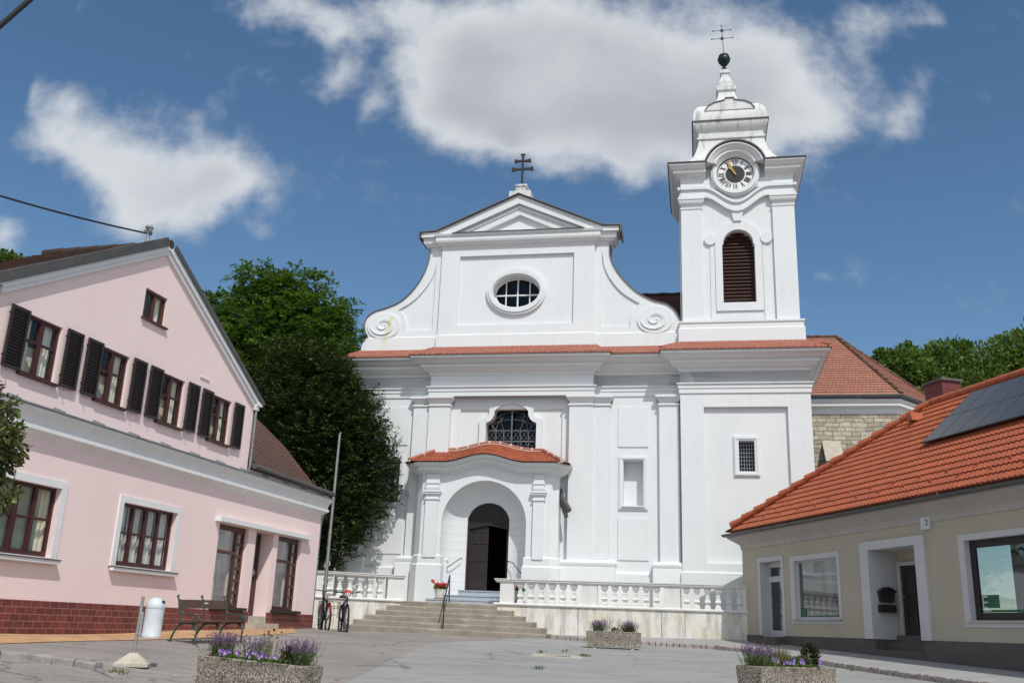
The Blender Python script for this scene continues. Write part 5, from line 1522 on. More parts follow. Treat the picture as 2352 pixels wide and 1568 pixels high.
    m.build('lintel', 'whitepaint', h, smooth=0)
    for i, (a, b, y0, z0, z1) in enumerate(((-3.95, -2.70, -.34, .7, 1.335), (-3.84, -2.85, -.02, .7, 1.515))):
        MB().box(a, b, y0, .5 if i else 0.02, z0, z1).build('door_step', 'concrete_light', h, smooth=0)
    # upper windows and shutters
    sh0 = None
    for i, u in enumerate(ups):
        x0, x1, z0, z1 = u
        f = window_unit(h, x0 + .003, x1 - .003, z0 + .003, z1 - .003, .06, 2, [z0 + .66], 'winred', mull=[.05], back=.45, bottom=.06, curt=([(x0, x0 + .36), (x1 - .36, x1)], 'curtain'))
        MB().box(x0 + .05, x1 - .05, .3, .31, z0 + .05, z0 + .62).build('cafe_curtain', 'curtain', f)
        MB().box(x0 - .04, x1 + .06, -.09, .06, z0 - .055, z0 - .003).build('sill', 'winred', h, smooth=0)
        for a in (x0 - .49, x1 + .08):
            if sh0 is None:
                m = MB().prism(rect(0, .47, 0, 1.17), -.03, .005, [rect(.05, .42, .06, 1.11)])
                for j in range(17): m.bar((.05, -.013, .085 + j * .0625), (.42, -.013, .085 + j * .0625), .042, .007, up=(0, .8, 1))
                m.bar((.0, -.02, .2), (-.04, -.02, .2), .03); m.bar((.0, -.02, 1.0), (-.04, -.02, 1.0), .03); m.tube([(.12, -.01, -.0), (.12, -.05, -.07)], .012, 6)
                m.box(.05, .42, .001, .004, .06, 1.11)
                sh0 = m.build('shutter', 'shutter', h, smooth=0); o = sh0
            else:
                o = sh0.copy(); COL.objects.link(o); o.parent = h
            o.location = (a, -.055, z0 - .01)
    x0, x1, z0, z1 = GW
    window_unit(h, x0 + .003, x1 - .003, z0 + .003, z1 - .003, .05, 2, [], 'winbrown', mull=[.035], back=.4, bottom=.05, curt=([(x1 - .25, x1)], 'curtain'))
    MB().box(x0 - .04, x1 + .08, -.07, .05, z0 - .045, z0 - .003).build('sill', 'winbrown', h, smooth=0)
    m = MB().box(-7.42, -7.02, -.03, 0, 7.085, 7.115)
    m.build('bird_ledge', 'pink', h, smooth=0)
    # mast for the power line, on the ridge
    mt = root('roof_mast', P.w(-9.45, .55, 9.88), P.a, 'short grey cable mast with insulators on the ridge of the pink house', 'mast')
    z = .30
    MB().tube([(0, 0, 0), (.0, 0, z)], .04, 10).build('pole', 'galv', mt)
    m = MB().lathe([(.02, z + .12), (.08, z + .09), (.10, z + .05), (.08, z + .01), (.045, z)], 14)
    for a in (0, 1, 2): m.lathe([(.03, -.05), (.05, -.02), (.03, 0), (.05, .02), (.03, .05)], 8, (.07 * cos(a * 2.1), .07 * sin(a * 2.1), z - .06))
    m.build('insulator', 'galv', mt, smooth=40)
    return mt
build_pink()

# ================================================================== HOUSE ON THE RIGHT
def build_right():
    h = root('beige_house', (R.o.x, R.o.y, 0), R.a, 'low beige house with an orange pantile roof, shop windows and a dark plinth', 'house')
    XE = 20
    D1, W1, PO, W2 = (.85, 2.22, 1.5, 3.82), (3.02, 5.40, 2.04, 3.74), (7.0, 8.98, .6, 3.81), (10.75, 14.0, 2.01, 3.78)
    m = MB()
    m.poly([(-.42, .4), (XE, .4), (XE, 4.6), (-.42, 4.6)], [rect(*w) for w in (D1, W1, PO, W2)], 0)
    m.add([(-.42, 0, .4), (-.42, 7, .4), (-.42, 7, 4.6), (-.42, 0, 4.6)], [(0, 1, 2, 3)])
    m.build('wall', 'beige', h, smooth=0)
    m = MB()
    for w, d in ((D1, .30), (W1, .14), (PO, .78), (W2, .16)): m.rim(rect(*w), 0, d)
    m.prism([(0.68, 1.54), (0.85, 1.54), (0.85, 3.82), (2.22, 3.82), (2.22, 1.54), (2.37, 1.54), (2.37, 3.97), (0.68, 3.97)], -.025, .0)
    m.prism(rect(2.78, 5.52, 1.90, 3.89), -.025, 0, [rect(*W1)])
    m.prism(rect(10.55, 14.2, 1.86, 3.92), -.025, 0, [rect(*W2)])
    m.build('white_surrounds', 'greywhite', h, smooth=0)
    m = MB().prism([(6.62, 1.54), (7.0, 1.54), (7.0, 3.81), (8.98, 3.81), (8.98, 1.54), (9.36, 1.54), (9.36, 4.03), (6.62, 4.03)], -.07, .0)
    m.build('portal', 'greywhite', h, smooth=0)
    m = MB()
    for a, b in ((-.45, .85), (2.22, 7.0), (8.98, XE)):
        m.sweep([(a, 0), (b, 0)] if a > 0 else [(-.42, 3), (-.42, 0), (b, 0)], [(.028, .3), (.028, 1.535), (0, 1.545)])
    m.sweep([(7.0, .0), (7.0, .78)], [(.012, .5), (.012, 1.535), (0, 1.54)]); 
    m.build('plinth', 'darkplinth', h, smooth=0)
    # eaves cornice
    m = MB()
    m.sweep([(-.42, 7), (-.42, 0), (XE, 0)], [(0, 4.31), (.035, 4.32), (.035, 4.43), (.05, 4.44), (.055, 4.47), (.12, 4.52), (.32, 4.66), (.36, 4.68), (.36, 4.78), (0, 4.8)], caps=False)
    m.build('eaves_cornice', 'beigegrey', h, smooth=35)
    m = MB().sweep([(-.42, 7), (-.42, 0), (XE, 0)], [(.34, 4.79), (.44, 4.74), (.50, 4.76), (.52, 4.83), (.50, 4.84), (.47, 4.78), (.36, 4.84)], caps=False)
    m.build('gutter', 'verge', h, smooth=35)
    # roof
    sl = .9
    def z_(v): return 4.93 + sl * (v + .45)
    hx = lambda v: -.02 + 5.6 * (v + .45) / 3.87        # hip line x at depth v
    VR = 3.42
    def front(s, t):
        v = -.52 + (VR + .52) * t
        a = hx(v) - .05
        return (a + (XE - a) * s, v, z_(v))
    nc = 17
    for c in range(1):
        m = MB()
        LW = .165
        for c_ in range(nc):
            t0, t1 = c_ / nc, (c_ + 1) / nc
            v0, v1 = -.52 + (VR + .52) * t0, -.52 + (VR + .52) * t1
            a = max(hx((v0 + v1) / 2) - .12, -.6)
            xs = []
            x = XE
            st = LW / 6
            kk = int((XE - a) / st)
            vs, fs, uvs = [], [], []
            nn = Vector((0, -sl, 1)).normalized()
            for i in range(kk + 1):
                x = XE - i * st
                ph = (x / LW) % 1.0
                wv_ = .030 * (0.5 + 0.5 * cos(2 * pi * ph)) ** .8
                va0 = v0 + .0
                p0 = Vector((x, v0, z_(v0))); p1 = Vector((x, v1, z_(v1)))
                vs += [p0 + nn * (wv_ - .005), p0 + nn * (.04 + wv_), p1 + nn * (.004 + wv_)]
            for i in range(kk):
                q, b = i * 3, i * 3 + 3
                u0, u1 = XE - i * st, XE - (i + 1) * st
                fs += [(q, b, b + 1, q + 1), (q + 1, b + 1, b + 2, q + 2)]
                T0, T1 = c_ * .335, (c_ + 1) * .335
                uvs += [[(u0, T0), (u1, T0), (u1, T0), (u0, T0)], [(u0, T0), (u1, T0), (u1, T1), (u0, T1)]]
            m.add(vs, fs, uvs)
        # hip end facing the church
        a0, b0, ap_ = Vector((-.62, -.5, 4.9)), Vector((-.62, 8.0, 4.9)), Vector((hx(VR), VR, z_(VR)))
        tile_surface(m, lambda s, t: tuple(a0.lerp(b0, s).lerp(ap_, t)), 20, 17, .04, 8, 6)
        m.quad((hx(VR), VR, z_(VR)), (XE, VR, z_(VR)), (XE, 8.0, 4.9), (-.62, 8.0, 4.9))
        m.build('roof', 'tile_orange', h, smooth=50)
    m = MB()
    pa, pb = Vector((-.16, -.50, 5.0)), Vector((hx(VR), VR, z_(VR) + .05))
    k = 15
    for i in range(k):
        a, b = pa.lerp(pb, i / k), pa.lerp(pb, (i + 1.08) / k)
        m.tube([a + Vector((0, 0, .09)), b + Vector((0, 0, .03))], [.125, .10], 10)
    for i in range(36):
        x = hx(VR) + i * .41
        m.tube([(x, VR, z_(VR) + .08), (x + .43, VR, z_(VR) + .06)], [.115, .125], 10)
    m.build('ridge_tiles', 'ridge_orange', h, smooth=40)
    sg = None
    for c_ in (1, 2):
        for i in range(15):
            x = 1.2 + i * 1.05 + c_ * .35
            v = -.52 + (VR + .52) * (c_ / nc) + .12
            if x > hx(v) + .4:
                if sg is None: sg = o = MB().bar((0, 0, .05), (0, -.02, .12), .10, .02).build('snow_guard', 'ridge_orange', h, smooth=0)
                else:
                    o = sg.copy(); COL.objects.link(o); o.parent = h
                o.location = (x, v, z_(v))
    m = MB()
    v = 2.75
    m.prism([(5.55, z_(v) + .02), (5.85, z_(v) + .02), (5.78, z_(v) + .26), (5.62, z_(v) + .26)], v - .25, v + .3)
    m.build('roof_vent', 'ridge_orange', h, smooth=0)
    # chimney
    m = MB().box(2.95, 3.85, 5.2, 5.9, 7.5, 9.78)
    for z in (8.9, 9.2, 9.5): m.box(2.94, 3.86, 5.19, 5.91, z, z + .012)
    c_ = m.build('chimney', 'chimney', h, smooth=0)
    MB().box(2.88, 3.92, 5.13, 5.97, 9.78, 9.86).build('chimney_cap', 'darkmetal', c_, smooth=0)
    # far door with glazed top
    m = MB().prism(rect(.86, 2.21, 1.51, 3.81), .28, .34, [rect(.93, 2.12, 1.70, 3.20), rect(.93, 2.12, 3.38, 3.66)])
    d = m.build('door', 'greywhite', h, smooth=0)
    MB().poly(rect(.9, 2.2, 1.7, 3.7), [], .32).build('pane', 'shopglass', d, smooth=0)
    MB().box(.86, 2.21, .4, .42, 1.5, 3.8).build('window_backing', 'room', d)
    MB().box(.70, 2.40, -.42, .3, .7, 1.50).build('door_step', 'darkplinth', h, smooth=0)
    # shop windows
    def shop(w, frame, y, fw, name):
        x0, x1, z0, z1 = w
        m = MB().prism(rect(x0 + .003, x1 - .003, z0 + .003, z1 - .003), y, y + .06, [rect(x0 + fw, x1 - fw, z0 + fw, z1 - fw)])
        f = m.build('window', frame, h, smooth=0)
        MB().poly(rect(x0 + fw, x1 - fw, z0 + fw, z1 - fw), [], y + .03).build('pane', 'shopglass', f, smooth=0)
        MB().box(x0 - .2, x1 + .2, 1.4, 1.42, z0 - .3, z1 + .3).build('window_backing', 'room', f)
        return f
    f1 = shop(W1, 'greywhite', .09, .06, 'w')
    MB().box(2.9, 5.5, -.08, .1, 1.985, 2.03).build('sill', 'zinc', h, smooth=0)
    MB().box(3.1, 5.3, .10, .11, 2.10, 2.15).build('window_film', 'green_sign', f1, smooth=0)
    MB().box(3.12, 3.40, .10, .11, 2.15, 2.36).build('window_film', 'green_sign', f1, smooth=0)
    f2 = shop(W2, 'shutter', .12, .17, 'w')
    MB().box(10.65, 14.1, -.06, .12, 1.955, 1.998).build('sill', 'beigegrey', h, smooth=0)
    m = MB().box(10.96, 11.52, .136, .14, 2.28, 2.56)
    m.box(10.96, 14, .136, .14, 2.19, 2.24)
    m.build('window_film', 'green_sign', f2, smooth=0)
    m = MB()
    ex, ez = 11.0, 2.27
    m.box(ex, ex + .03, .128, .134, ez, ez + .27)
    for zz in (0, .115, .235): m.box(ex + .03, ex + .16, .128, .134, ez + zz, ez + zz + .034)
    m.box(ex + .02, ex + .24, .128, .134, ez - .06, ez - .025)
    m.build('window_lettering', 'plaquewhite', f2, smooth=0)
    # recessed doorway
    m = MB().box(7.0, 9.0, .78, .8, 1.5, 3.9)
    m.build('porch_back', 'beige', h, smooth=0)
    m = MB().prism([(7.12, 1.66), (7.26, 1.66), (7.26, 3.42), (8.56, 3.42), (8.56, 1.66), (8.7, 1.66), (8.7, 3.52), (7.12, 3.52)], .68, .78)
    m.build('door_frame', 'beigegrey', h, smooth=0)
    m = MB().box(7.26, 8.56, .72, .77, 1.67, 3.42)
    for a, b in ((7.38, 7.85), (7.97, 8.44)):
        for z0, z1 in ((1.85, 2.5), (2.62, 3.3)): m.prism(rect(a, b, z0, z1), .70, .725, [rect(a + .05, b - .05, z0 + .05, z1 - .05)])
    dd = m.build('door', 'darkwood', h, smooth=0)
    m = MB().tube([(7.33, .72, 2.62), (7.33, .65, 2.62), (7.45, .65, 2.62)], .014, 8)
    m.build('handle', 'galv', dd)
    MB().box(6.95, 9.0, -.05, .8, .5, 1.28).build('door_step', 'darkplinth', h, smooth=0)
    MB().box(7.0, 8.95, .38, .8, 1.28, 1.48).build('door_step', 'darkplinth', h, smooth=0)
    MB().box(7.05, 8.9, .6, .8, 1.48, 1.66).build('door_step', 'darkplinth', h, smooth=0)
    # mailbox on the reveal
    mb = root('mailbox', R.w(7.013, .36, 2.36), R.a, 'black house shaped mailbox with newspaper tube in the beige doorway', 'mailbox')
    m = MB()
    pts = [(-.19, .12), (.19, .12), (.22, .36), (.10, .45), (-.10, .45), (-.22, .36)]
    m.add([(0, y, z) for y, z in pts] + [(.12, y, z) for y, z in pts], [tuple(range(6)), tuple(range(6, 12))] + [(i, (i + 1) % 6, 6 + (i + 1) % 6, 6 + i) for i in range(6)])
    m.build('box', 'iron', mb, smooth=0)
    m = MB()
    roof = [(-.25, .36), (-.13, .45), (0, .485), (.13, .45), (.25, .36), (.25, .39), (.13, .48), (0, .515), (-.13, .48), (-.25, .39)]
    m.add([(-.0, y, z) for y, z in roof] + [(.17, y, z) for y, z in roof], [tuple(range(10)), tuple(range(10, 20))] + [(i, (i + 1) % 10, 10 + (i + 1) % 10, 10 + i) for i in range(10)])
    m.build('lid', 'black', mb, smooth=0)
    MB().box(0, .12, -.24, .24, -.14, .05).build('newspaper_tube', 'iron', mb, smooth=0)
    # number plaque
    pq = root('number_plaque', R.w(9.47, -.03, 4.29), R.a, 'small white number plaque under the eaves above the beige doorway', 'plaque')
    MB().box(-.17, .17, -.03, .02, -.15, .15).build('plate', 'plaquewhite', pq, smooth=0)
    m = MB().tube([(.02, -.034, .06), (.05, -.034, .085), (.09, -.034, .075), (.10, -.034, .045), (.08, -.034, .01), (.03, -.034, -.045), (.11, -.034, -.045)], .011, 6)
    m.build('numeral', 'black', pq)
    # solar panels
    nn = Vector((0, -sl, 1)).normalized(); up = Vector((0, 1, sl)).normalized()
    o0 = Vector((7.86, 1.36, z_(1.36))) + nn * .17
    first = None
    pw, ph = .70, 1.155
    for r_ in range(2):
        for c in range(9):
            base = o0 + Vector((c * (pw + .015), 0, 0)) + up * (r_ * (ph + .02))
            if first is None:
                vs = [Vector((0, 0, 0)), Vector((pw, 0, 0)), Vector((pw, 0, 0)) + up * ph, up * ph]
                m = MB()
                for a, b in zip(vs, vs[1:] + vs[:1]): m.bar(a - nn * .02, b - nn * .02, .022, .045, up=nn)
                m.add([v_ - nn * .035 for v_ in vs], [(0, 1, 2, 3)])
                t = first = m.build('solar_panel', 'black', h, smooth=0)
                m = MB(); m.quad(*[v_ + nn * .001 for v_ in vs], uv=[(0, 0), (pw, 0), (pw, ph), (0, ph)])
                m.build('glass', 'solar', t, smooth=0)
            else: t = copy_tree(first); t.parent = h
            t.location = base
    for k_ in (.25, .95, 1.45, 2.1):
        a = o0 + up * k_ - nn * .07
        MB().bar(a - Vector((.05, 0, 0)), a + Vector((6.5, 0, 0)), .04, .05, up=nn).build('mounting_rail', 'zinc', h, smooth=0)
build_right()

# ------------------------------------------------------------------ pavement and kerbs
def build_pavement():
    ctop = lambda q: gz(q.x, q.y) + .13
    outer = [C.w(2.02, -4.0), C.w(3.5, -4.12), C.w(5.5, -4.2), C.w(7.2, -4.22), Vector((7.35, 30.4, 0)), Vector((7.75, 27, 0)), Vector((8.2, 24, 0)), Vector((8.95, 20.7, 0)), Vector((9.75, 17.6, 0)), Vector((11.2, 12, 0))]
    inner = [C.w(1.8, -2.3), C.w(3.5, -2.34), C.w(5.5, -2.34), C.w(8.0, -2.34), R.w(1.2, .05), R.w(4.2, .05), R.w(7.6, .05), R.w(11.5, .05), R.w(15, .05), R.w(20, .05)]
    iz = [1.30, 1.32, 1.34, 1.37, 1.33, 1.22, 1.12, 1.0, .9, .7]
    m = MB()
    vs, fs = [], []
    K = 6
    fo, fi, fz = [], [], []
    for i in range(len(outer) - 1):
        for k in range(8):
            t = k / 8
            fo.append(outer[i].lerp(outer[i + 1], t)); fi.append(inner[i].lerp(inner[i + 1], t)); fz.append(iz[i] + (iz[i + 1] - iz[i]) * t)
    fo.append(outer[-1]); fi.append(inner[-1]); fz.append(iz[-1])
    for a, b, zi in zip(fo, fi, fz):
        za = ctop(a) - .012
        for k in range(K + 1):
            t = k / K
            vs.append((a.x + (b.x - a.x) * t, a.y + (b.y - a.y) * t, za + (zi - za) * t))
    n = len(fo)
    m.add(vs, [(i * (K + 1) + k, (i + 1) * (K + 1) + k, (i + 1) * (K + 1) + k + 1, i * (K + 1) + k + 1) for i in range(n - 1) for k in range(K)])
    tag(m.build('pavement', 'asphalt_walk', smooth=50), kind='structure')
    m = MB()
    rr = random.Random(5)
    L = 0
    pts = fo
    acc = [0]
    for a, b in zip(pts[:-1], pts[1:]): acc.append(acc[-1] + (b - a).length)
    def along(s):
        for i in range(len(acc) - 1):
            if acc[i + 1] >= s: return pts[i].lerp(pts[i + 1], (s - acc[i]) / max(1e-6, acc[i + 1] - acc[i]))
        return pts[-1]
    s = 0
    while s < acc[-1] - .3:
        ln = rr.uniform(.17, .27)
        a, b = along(s + .012), along(s + ln - .012)
        d = (b - a).normalized(); nrm = Vector((-d.y, d.x, 0))
        if nrm.dot(Vector((0, 1, 0))) < 0 and s < 5: nrm = -nrm
        zt = ctop(a) + rr.uniform(-.015, .012)
        j = rr.uniform(-.015, .015)
        nrm = Vector((d.y, -d.x, 0))
        A_, B_ = a + nrm * (.03 + j), b + nrm * (.03 + j)
        A2, B2 = a - nrm * .10, b - nrm * .10
        e = .018
        vs = [(A_.x, A_.y, zt - .30), (B_.x, B_.y, zt - .30), (B2.x, B2.y, zt - .30), (A2.x, A2.y, zt - .30),
              (A_.x, A_.y, zt - e), (B_.x, B_.y, zt - e), (B2.x, B2.y, zt - e), (A2.x, A2.y, zt - e)]
        ia, ib = A_ - nrm * e + d * e, B_ - nrm * e - d * e
        ic, id_ = B2 + nrm * e - d * e, A2 + nrm * e + d * e
        vs += [(ia.x, ia.y, zt), (ib.x, ib.y, zt), (ic.x, ic.y, zt), (id_.x, id_.y, zt)]
        m.add(vs, [(0, 1, 5, 4), (1, 2, 6, 5), (2, 3, 7, 6), (3, 0, 4, 7), (4, 5, 9, 8), (5, 6, 10, 9), (6, 7, 11, 10), (7, 4, 8, 11), (8, 9, 10, 11)])
        s += ln
    tag(m.build('kerb', 'kerb', smooth=0), kind='structure')
    # old kerb at the left corner of the square
    m = MB()
    rr = random.Random(9)
    q0 = [gpx(-260, 1494), gpx(-120, 1502), gpx(0, 1512), gpx(60, 1516), gpx(120, 1524), gpx(170, 1531), gpx(218, 1540), gpx(262, 1560)]
    for i in range(len(q0) - 1):
        a, b = q0[i], q0[i + 1]
        k = max(1, int((b - a).length / .55))
        for j in range(k):
            p, q = a.lerp(b, j / k), a.lerp(b, (j + .965) / k)
            d = (q - p); d.z = 0; d.normalize(); nr = Vector((d.y, -d.x, 0))
            zt = .10 if i < 6 else .03
            vs = []
            for kk in range(5):
                c = p.lerp(q, kk / 4)
                for o_, zz in ((.02 + rr.uniform(-.02, .02), -.1), (.01 + rr.uniform(-.015, .015), zt * .75), (-.02 + rr.uniform(-.015, .01), zt + rr.uniform(-.012, .006)), (-.16, zt + rr.uniform(-.008, .006)), (-.19 + rr.uniform(-.02, .02), -.1)):
                    vs.append((c.x + nr.x * o_, c.y + nr.y * o_, gz(c.x, c.y) + zz))
            fs = [(kk * 5 + t, kk * 5 + t + 1, kk * 5 + t + 6, kk * 5 + t + 5) for kk in range(4) for t in range(4)] + [(0, 1, 2, 3, 4), (20, 24, 23, 22, 21)]
            m.add(vs, fs)
    tag(m.build('kerb_stones', 'kerb_old', smooth=25), kind='structure')
    # surfaces
    a = [gpx(1000, 1478), gpx(1080, 1472), C.w(1.0, -4.35), C.w(2.1, -4.12), C.w(3.5, -4.2), C.w(5.5, -4.28), C.w(7.1, -4.3)]
    lft = [gpx(985, 1481), gpx(960, 1490), gpx(905, 1513), gpx(860, 1537), gpx(800, 1566)]
    new = [Vector((q.x, q.y)) for q in lft[::-1]] + [Vector((q.x, q.y)) for q in a] + [Vector((7.30, 30.2)), Vector((7.7, 27)), Vector((8.15, 24)), Vector((8.9, 20.7)), Vector((9.7, 17.6)), Vector((11.1, 12)), Vector((13, 4)), Vector((13, -8)), Vector((-2.4, -8)), Vector((-2.6, 4))]
    sheet('asphalt_patch', new, 'asphalt_new', .012, cuts=6)
    brd = [gpx(-150, 1484), gpx(0, 1479), gpx(110, 1475), gpx(300, 1470), gpx(430, 1466), gpx(560, 1461), gpx(640, 1457), gpx(680, 1453)]
    pv = [Vector((q.x, q.y)) for q in brd] + [Vector((P.w(u, -.035).x, P.w(u, -.035).y)) for u in (-1.2, -5, -9, -13, -17)]
    sheet('brick_paving', pv, 'paver', .010, cuts=6)
build_pavement()

# ================================================================== STREET FURNITURE
def build_bench():
    a, b = Vector((-6.14, 20.2, 0)), Vector((-5.56, 21.66, 0))
    d = (b - a).normalized()
    za, zb = gz(a.x, a.y), gz(b.x, b.y)
    r = root('park_bench', (a.x, a.y, za), atan2(d.y, d.x), 'old wooden bench with green scrolled iron frames in front of the pink house', 'bench')
    r.rotation_euler = (0, -atan2(zb - za, (b - a).length), r.rotation_euler[2])
    L = (b - a).length
    # local: x along, y towards the wall (left of travel is +y)
    def fr(x, arm, name='iron_frame'):
        m = MB()
        def T(pts, rad, n=8): m.tube([(x, p[0], p[1]) for p in pts], rad, n)
        gzr = lambda y: gz(*(r_w(x, y))) - za - (zb - za) * x / L
        f0, b0 = 0.0, .16
        T(smoothline([(.02, f0), (.03, .16), (.02, .28), (.10, .38), (.22, .425)], 4), [.026] * 4 + [.02] * 13)
        T(smoothline([(.66, .06), (.60, .20), (.50, .34), (.34, .415), (.2, .425)], 4), .02)
        T([(.0, .43), (.25, .415), (.47, .41)], .022)
        T(smoothline([(.45, .40), (.475, .55), (.50, .72), (.53, .86), (.57, .91), (.585, .945), (.555, .955)], 4), .02)
        m.lathe([(.0, -.02), (.035, -.02), (.035, .02), (0, .02)], 10, (x - .05, f0 - .0, 0))if 0 else None
        m.box(x - .035, x + .035, -.02, .07, -.015, .02); m.box(x - .035, x + .035, .62, .71, .035, .075)
        T([(.09 + .04 * cos(t), .335 + .045 * sin(t)) for t in [pi * i / 5 for i in range(11)]], .012, 6)
        if arm:
            T(smoothline([(.485, .66), (.42, .60), (.30, .585), (.14, .585), (.03, .56), (-.02, .49), (.02, .43), (.09, .44), (.11, .50), (.07, .535), (.035, .505)], 4), .017)
        m.build(name, 'greenpaint', r, smooth=50)
    def r_w(x, y):
        q = a + d * x + Vector((-d.y, d.x, 0)) * y
        return q.x, q.y
    fr(.03, True); fr(L / 2, False); fr(L - .03, True)
    m = MB()
    for i in range(4): m.box(-.02, L + .02, .01 + i * .115, .115 + i * .115, .437 - .007 * i, .470 - .007 * i)
    m.build('seat', 'benchwood', r, smooth=0)
    m = MB().box(.0, L, -.5, -.47, 0, 0.001) if 0 else MB()
    bm_ = [(.485, .70), (.515, .70), (.545, .875), (.515, .875)]
    m.add([(.0, y, z) for y, z in bm_] + [(L, y, z) for y, z in bm_], [(0, 1, 2, 3), (4, 5, 6, 7)] + [(i, (i + 1) % 4, 4 + (i + 1) % 4, 4 + i) for i in range(4)])
    m.build('backrest', 'benchwood', r, smooth=0)
    MB().box(L * .50, L * .58, .492, .499, .79, .825).build('badge', 'greywhite', r, smooth=0)
build_bench()
def build_bin():
    g = gpx(303, 1530); z0 = gz(g.x, g.y)
    r = root('litter_bin', (g.x, g.y, z0), radians(12), 'light grey capsule litter bin on a steel post with a pyramid concrete foot', 'litter bin')
    k_ = 147 / FPX * g.y / 1.04
    r.scale = (k_, k_, k_)
    m = MB()
    b, t, h = .25, .055, .20
    m.add([(-b, -b * .8, 0), (b, -b * .8, 0), (b, b * .8, 0), (-b, b * .8, 0), (-b, -b * .8, .045), (b, -b * .8, .045), (b, b * .8, .045), (-b, b * .8, .045), (-t, -t, h), (t, -t, h), (t, t, h), (-t, t, h)],
          [(0, 1, 5, 4), (1, 2, 6, 5), (2, 3, 7, 6), (3, 0, 4, 7), (4, 5, 9, 8), (5, 6, 10, 9), (6, 7, 11, 10), (7, 4, 8, 11), (8, 9, 10, 11)])
    m.build('foot', 'concrete_light', r, smooth=0)
    MB().tube([(0, 0, .18), (.02, 0, 1.04)], .025, 12).build('post', 'galv', r, smooth=40)
    m = MB().box(.035, .065, -.03, .03, .42, .80)
    for z in (.47, .62, .76): m.box(.0, .05, -.034, .034, z, z + .03)
    m.build('bracket', 'galv', r, smooth=0)
    cx = .205
    lean = Matrix.Rotation(radians(1.2), 3, 'Y')
    m = MB().lathe([(.128, .425), (.142, .425), (.145, .455), (.138, .465), (.139, .70), (.142, .86)], 28, (cx, 0, 0), M=lean)
    m.build('bin_body', 'binwhite', r, smooth=40)
    m = MB().lathe([(.141, .863), (.145, .87), (.140, .93), (.115, .985), (.07, 1.02), (.02, 1.032), (.0, 1.033)], 28, (cx, 0, 0), M=lean)
    m.build('bin_lid', 'binwhite', r, smooth=50)
    m = MB()
    vs = []
    for i in range(9):
        a = radians(-42 + i * 84 / 8)
        for rr_, zz in ((.118, .990), (.138, .948)):
            vs.append((cx + .022 + rr_ * cos(a) , rr_ * sin(a), zz))
    m.add(vs, [(2 * i, 2 * i + 2, 2 * i + 3, 2 * i + 1) for i in range(8)])
    m.build('bin_opening', 'black', r, smooth=0)
build_bin()
def build_pole():
    b = at(737, 1442, 31.6)
    z0 = gz(b.x, b.y)
    t = at(778, 995, 31.6)
    r = root('flagpole', (b.x, b.y, z0), 0, 'tall thin galvanised flagpole in front of the dark yew', 'flagpole')
    H = t.z - z0
    MB().tube([(0, 0, -.1), (.01, 0, .92)], .062, 14).build('foot', 'galv', r, smooth=40)
    MB().tube([(0.01, 0, .9), (.02, 0, H * .5)], .052, 14).build('lower_tube', 'galv', r, smooth=40)
    MB().tube([(.02, 0, H * .49), (.045, 0, H)], [.043, .033], 14).build('upper_tube', 'galv', r, smooth=40)
    MB().tube([(.045, 0, H - .02), (.07, -.02, H + .03), (.1, -.03, H)], .018, 8).build('pulley', 'galv', r, smooth=40)
    MB().tube([(.10, -.05, H), (.085, -.08, H * .5), (.08, -.08, 1.4)], .006, 5).build('halyard', 'cable', r)
build_pole()
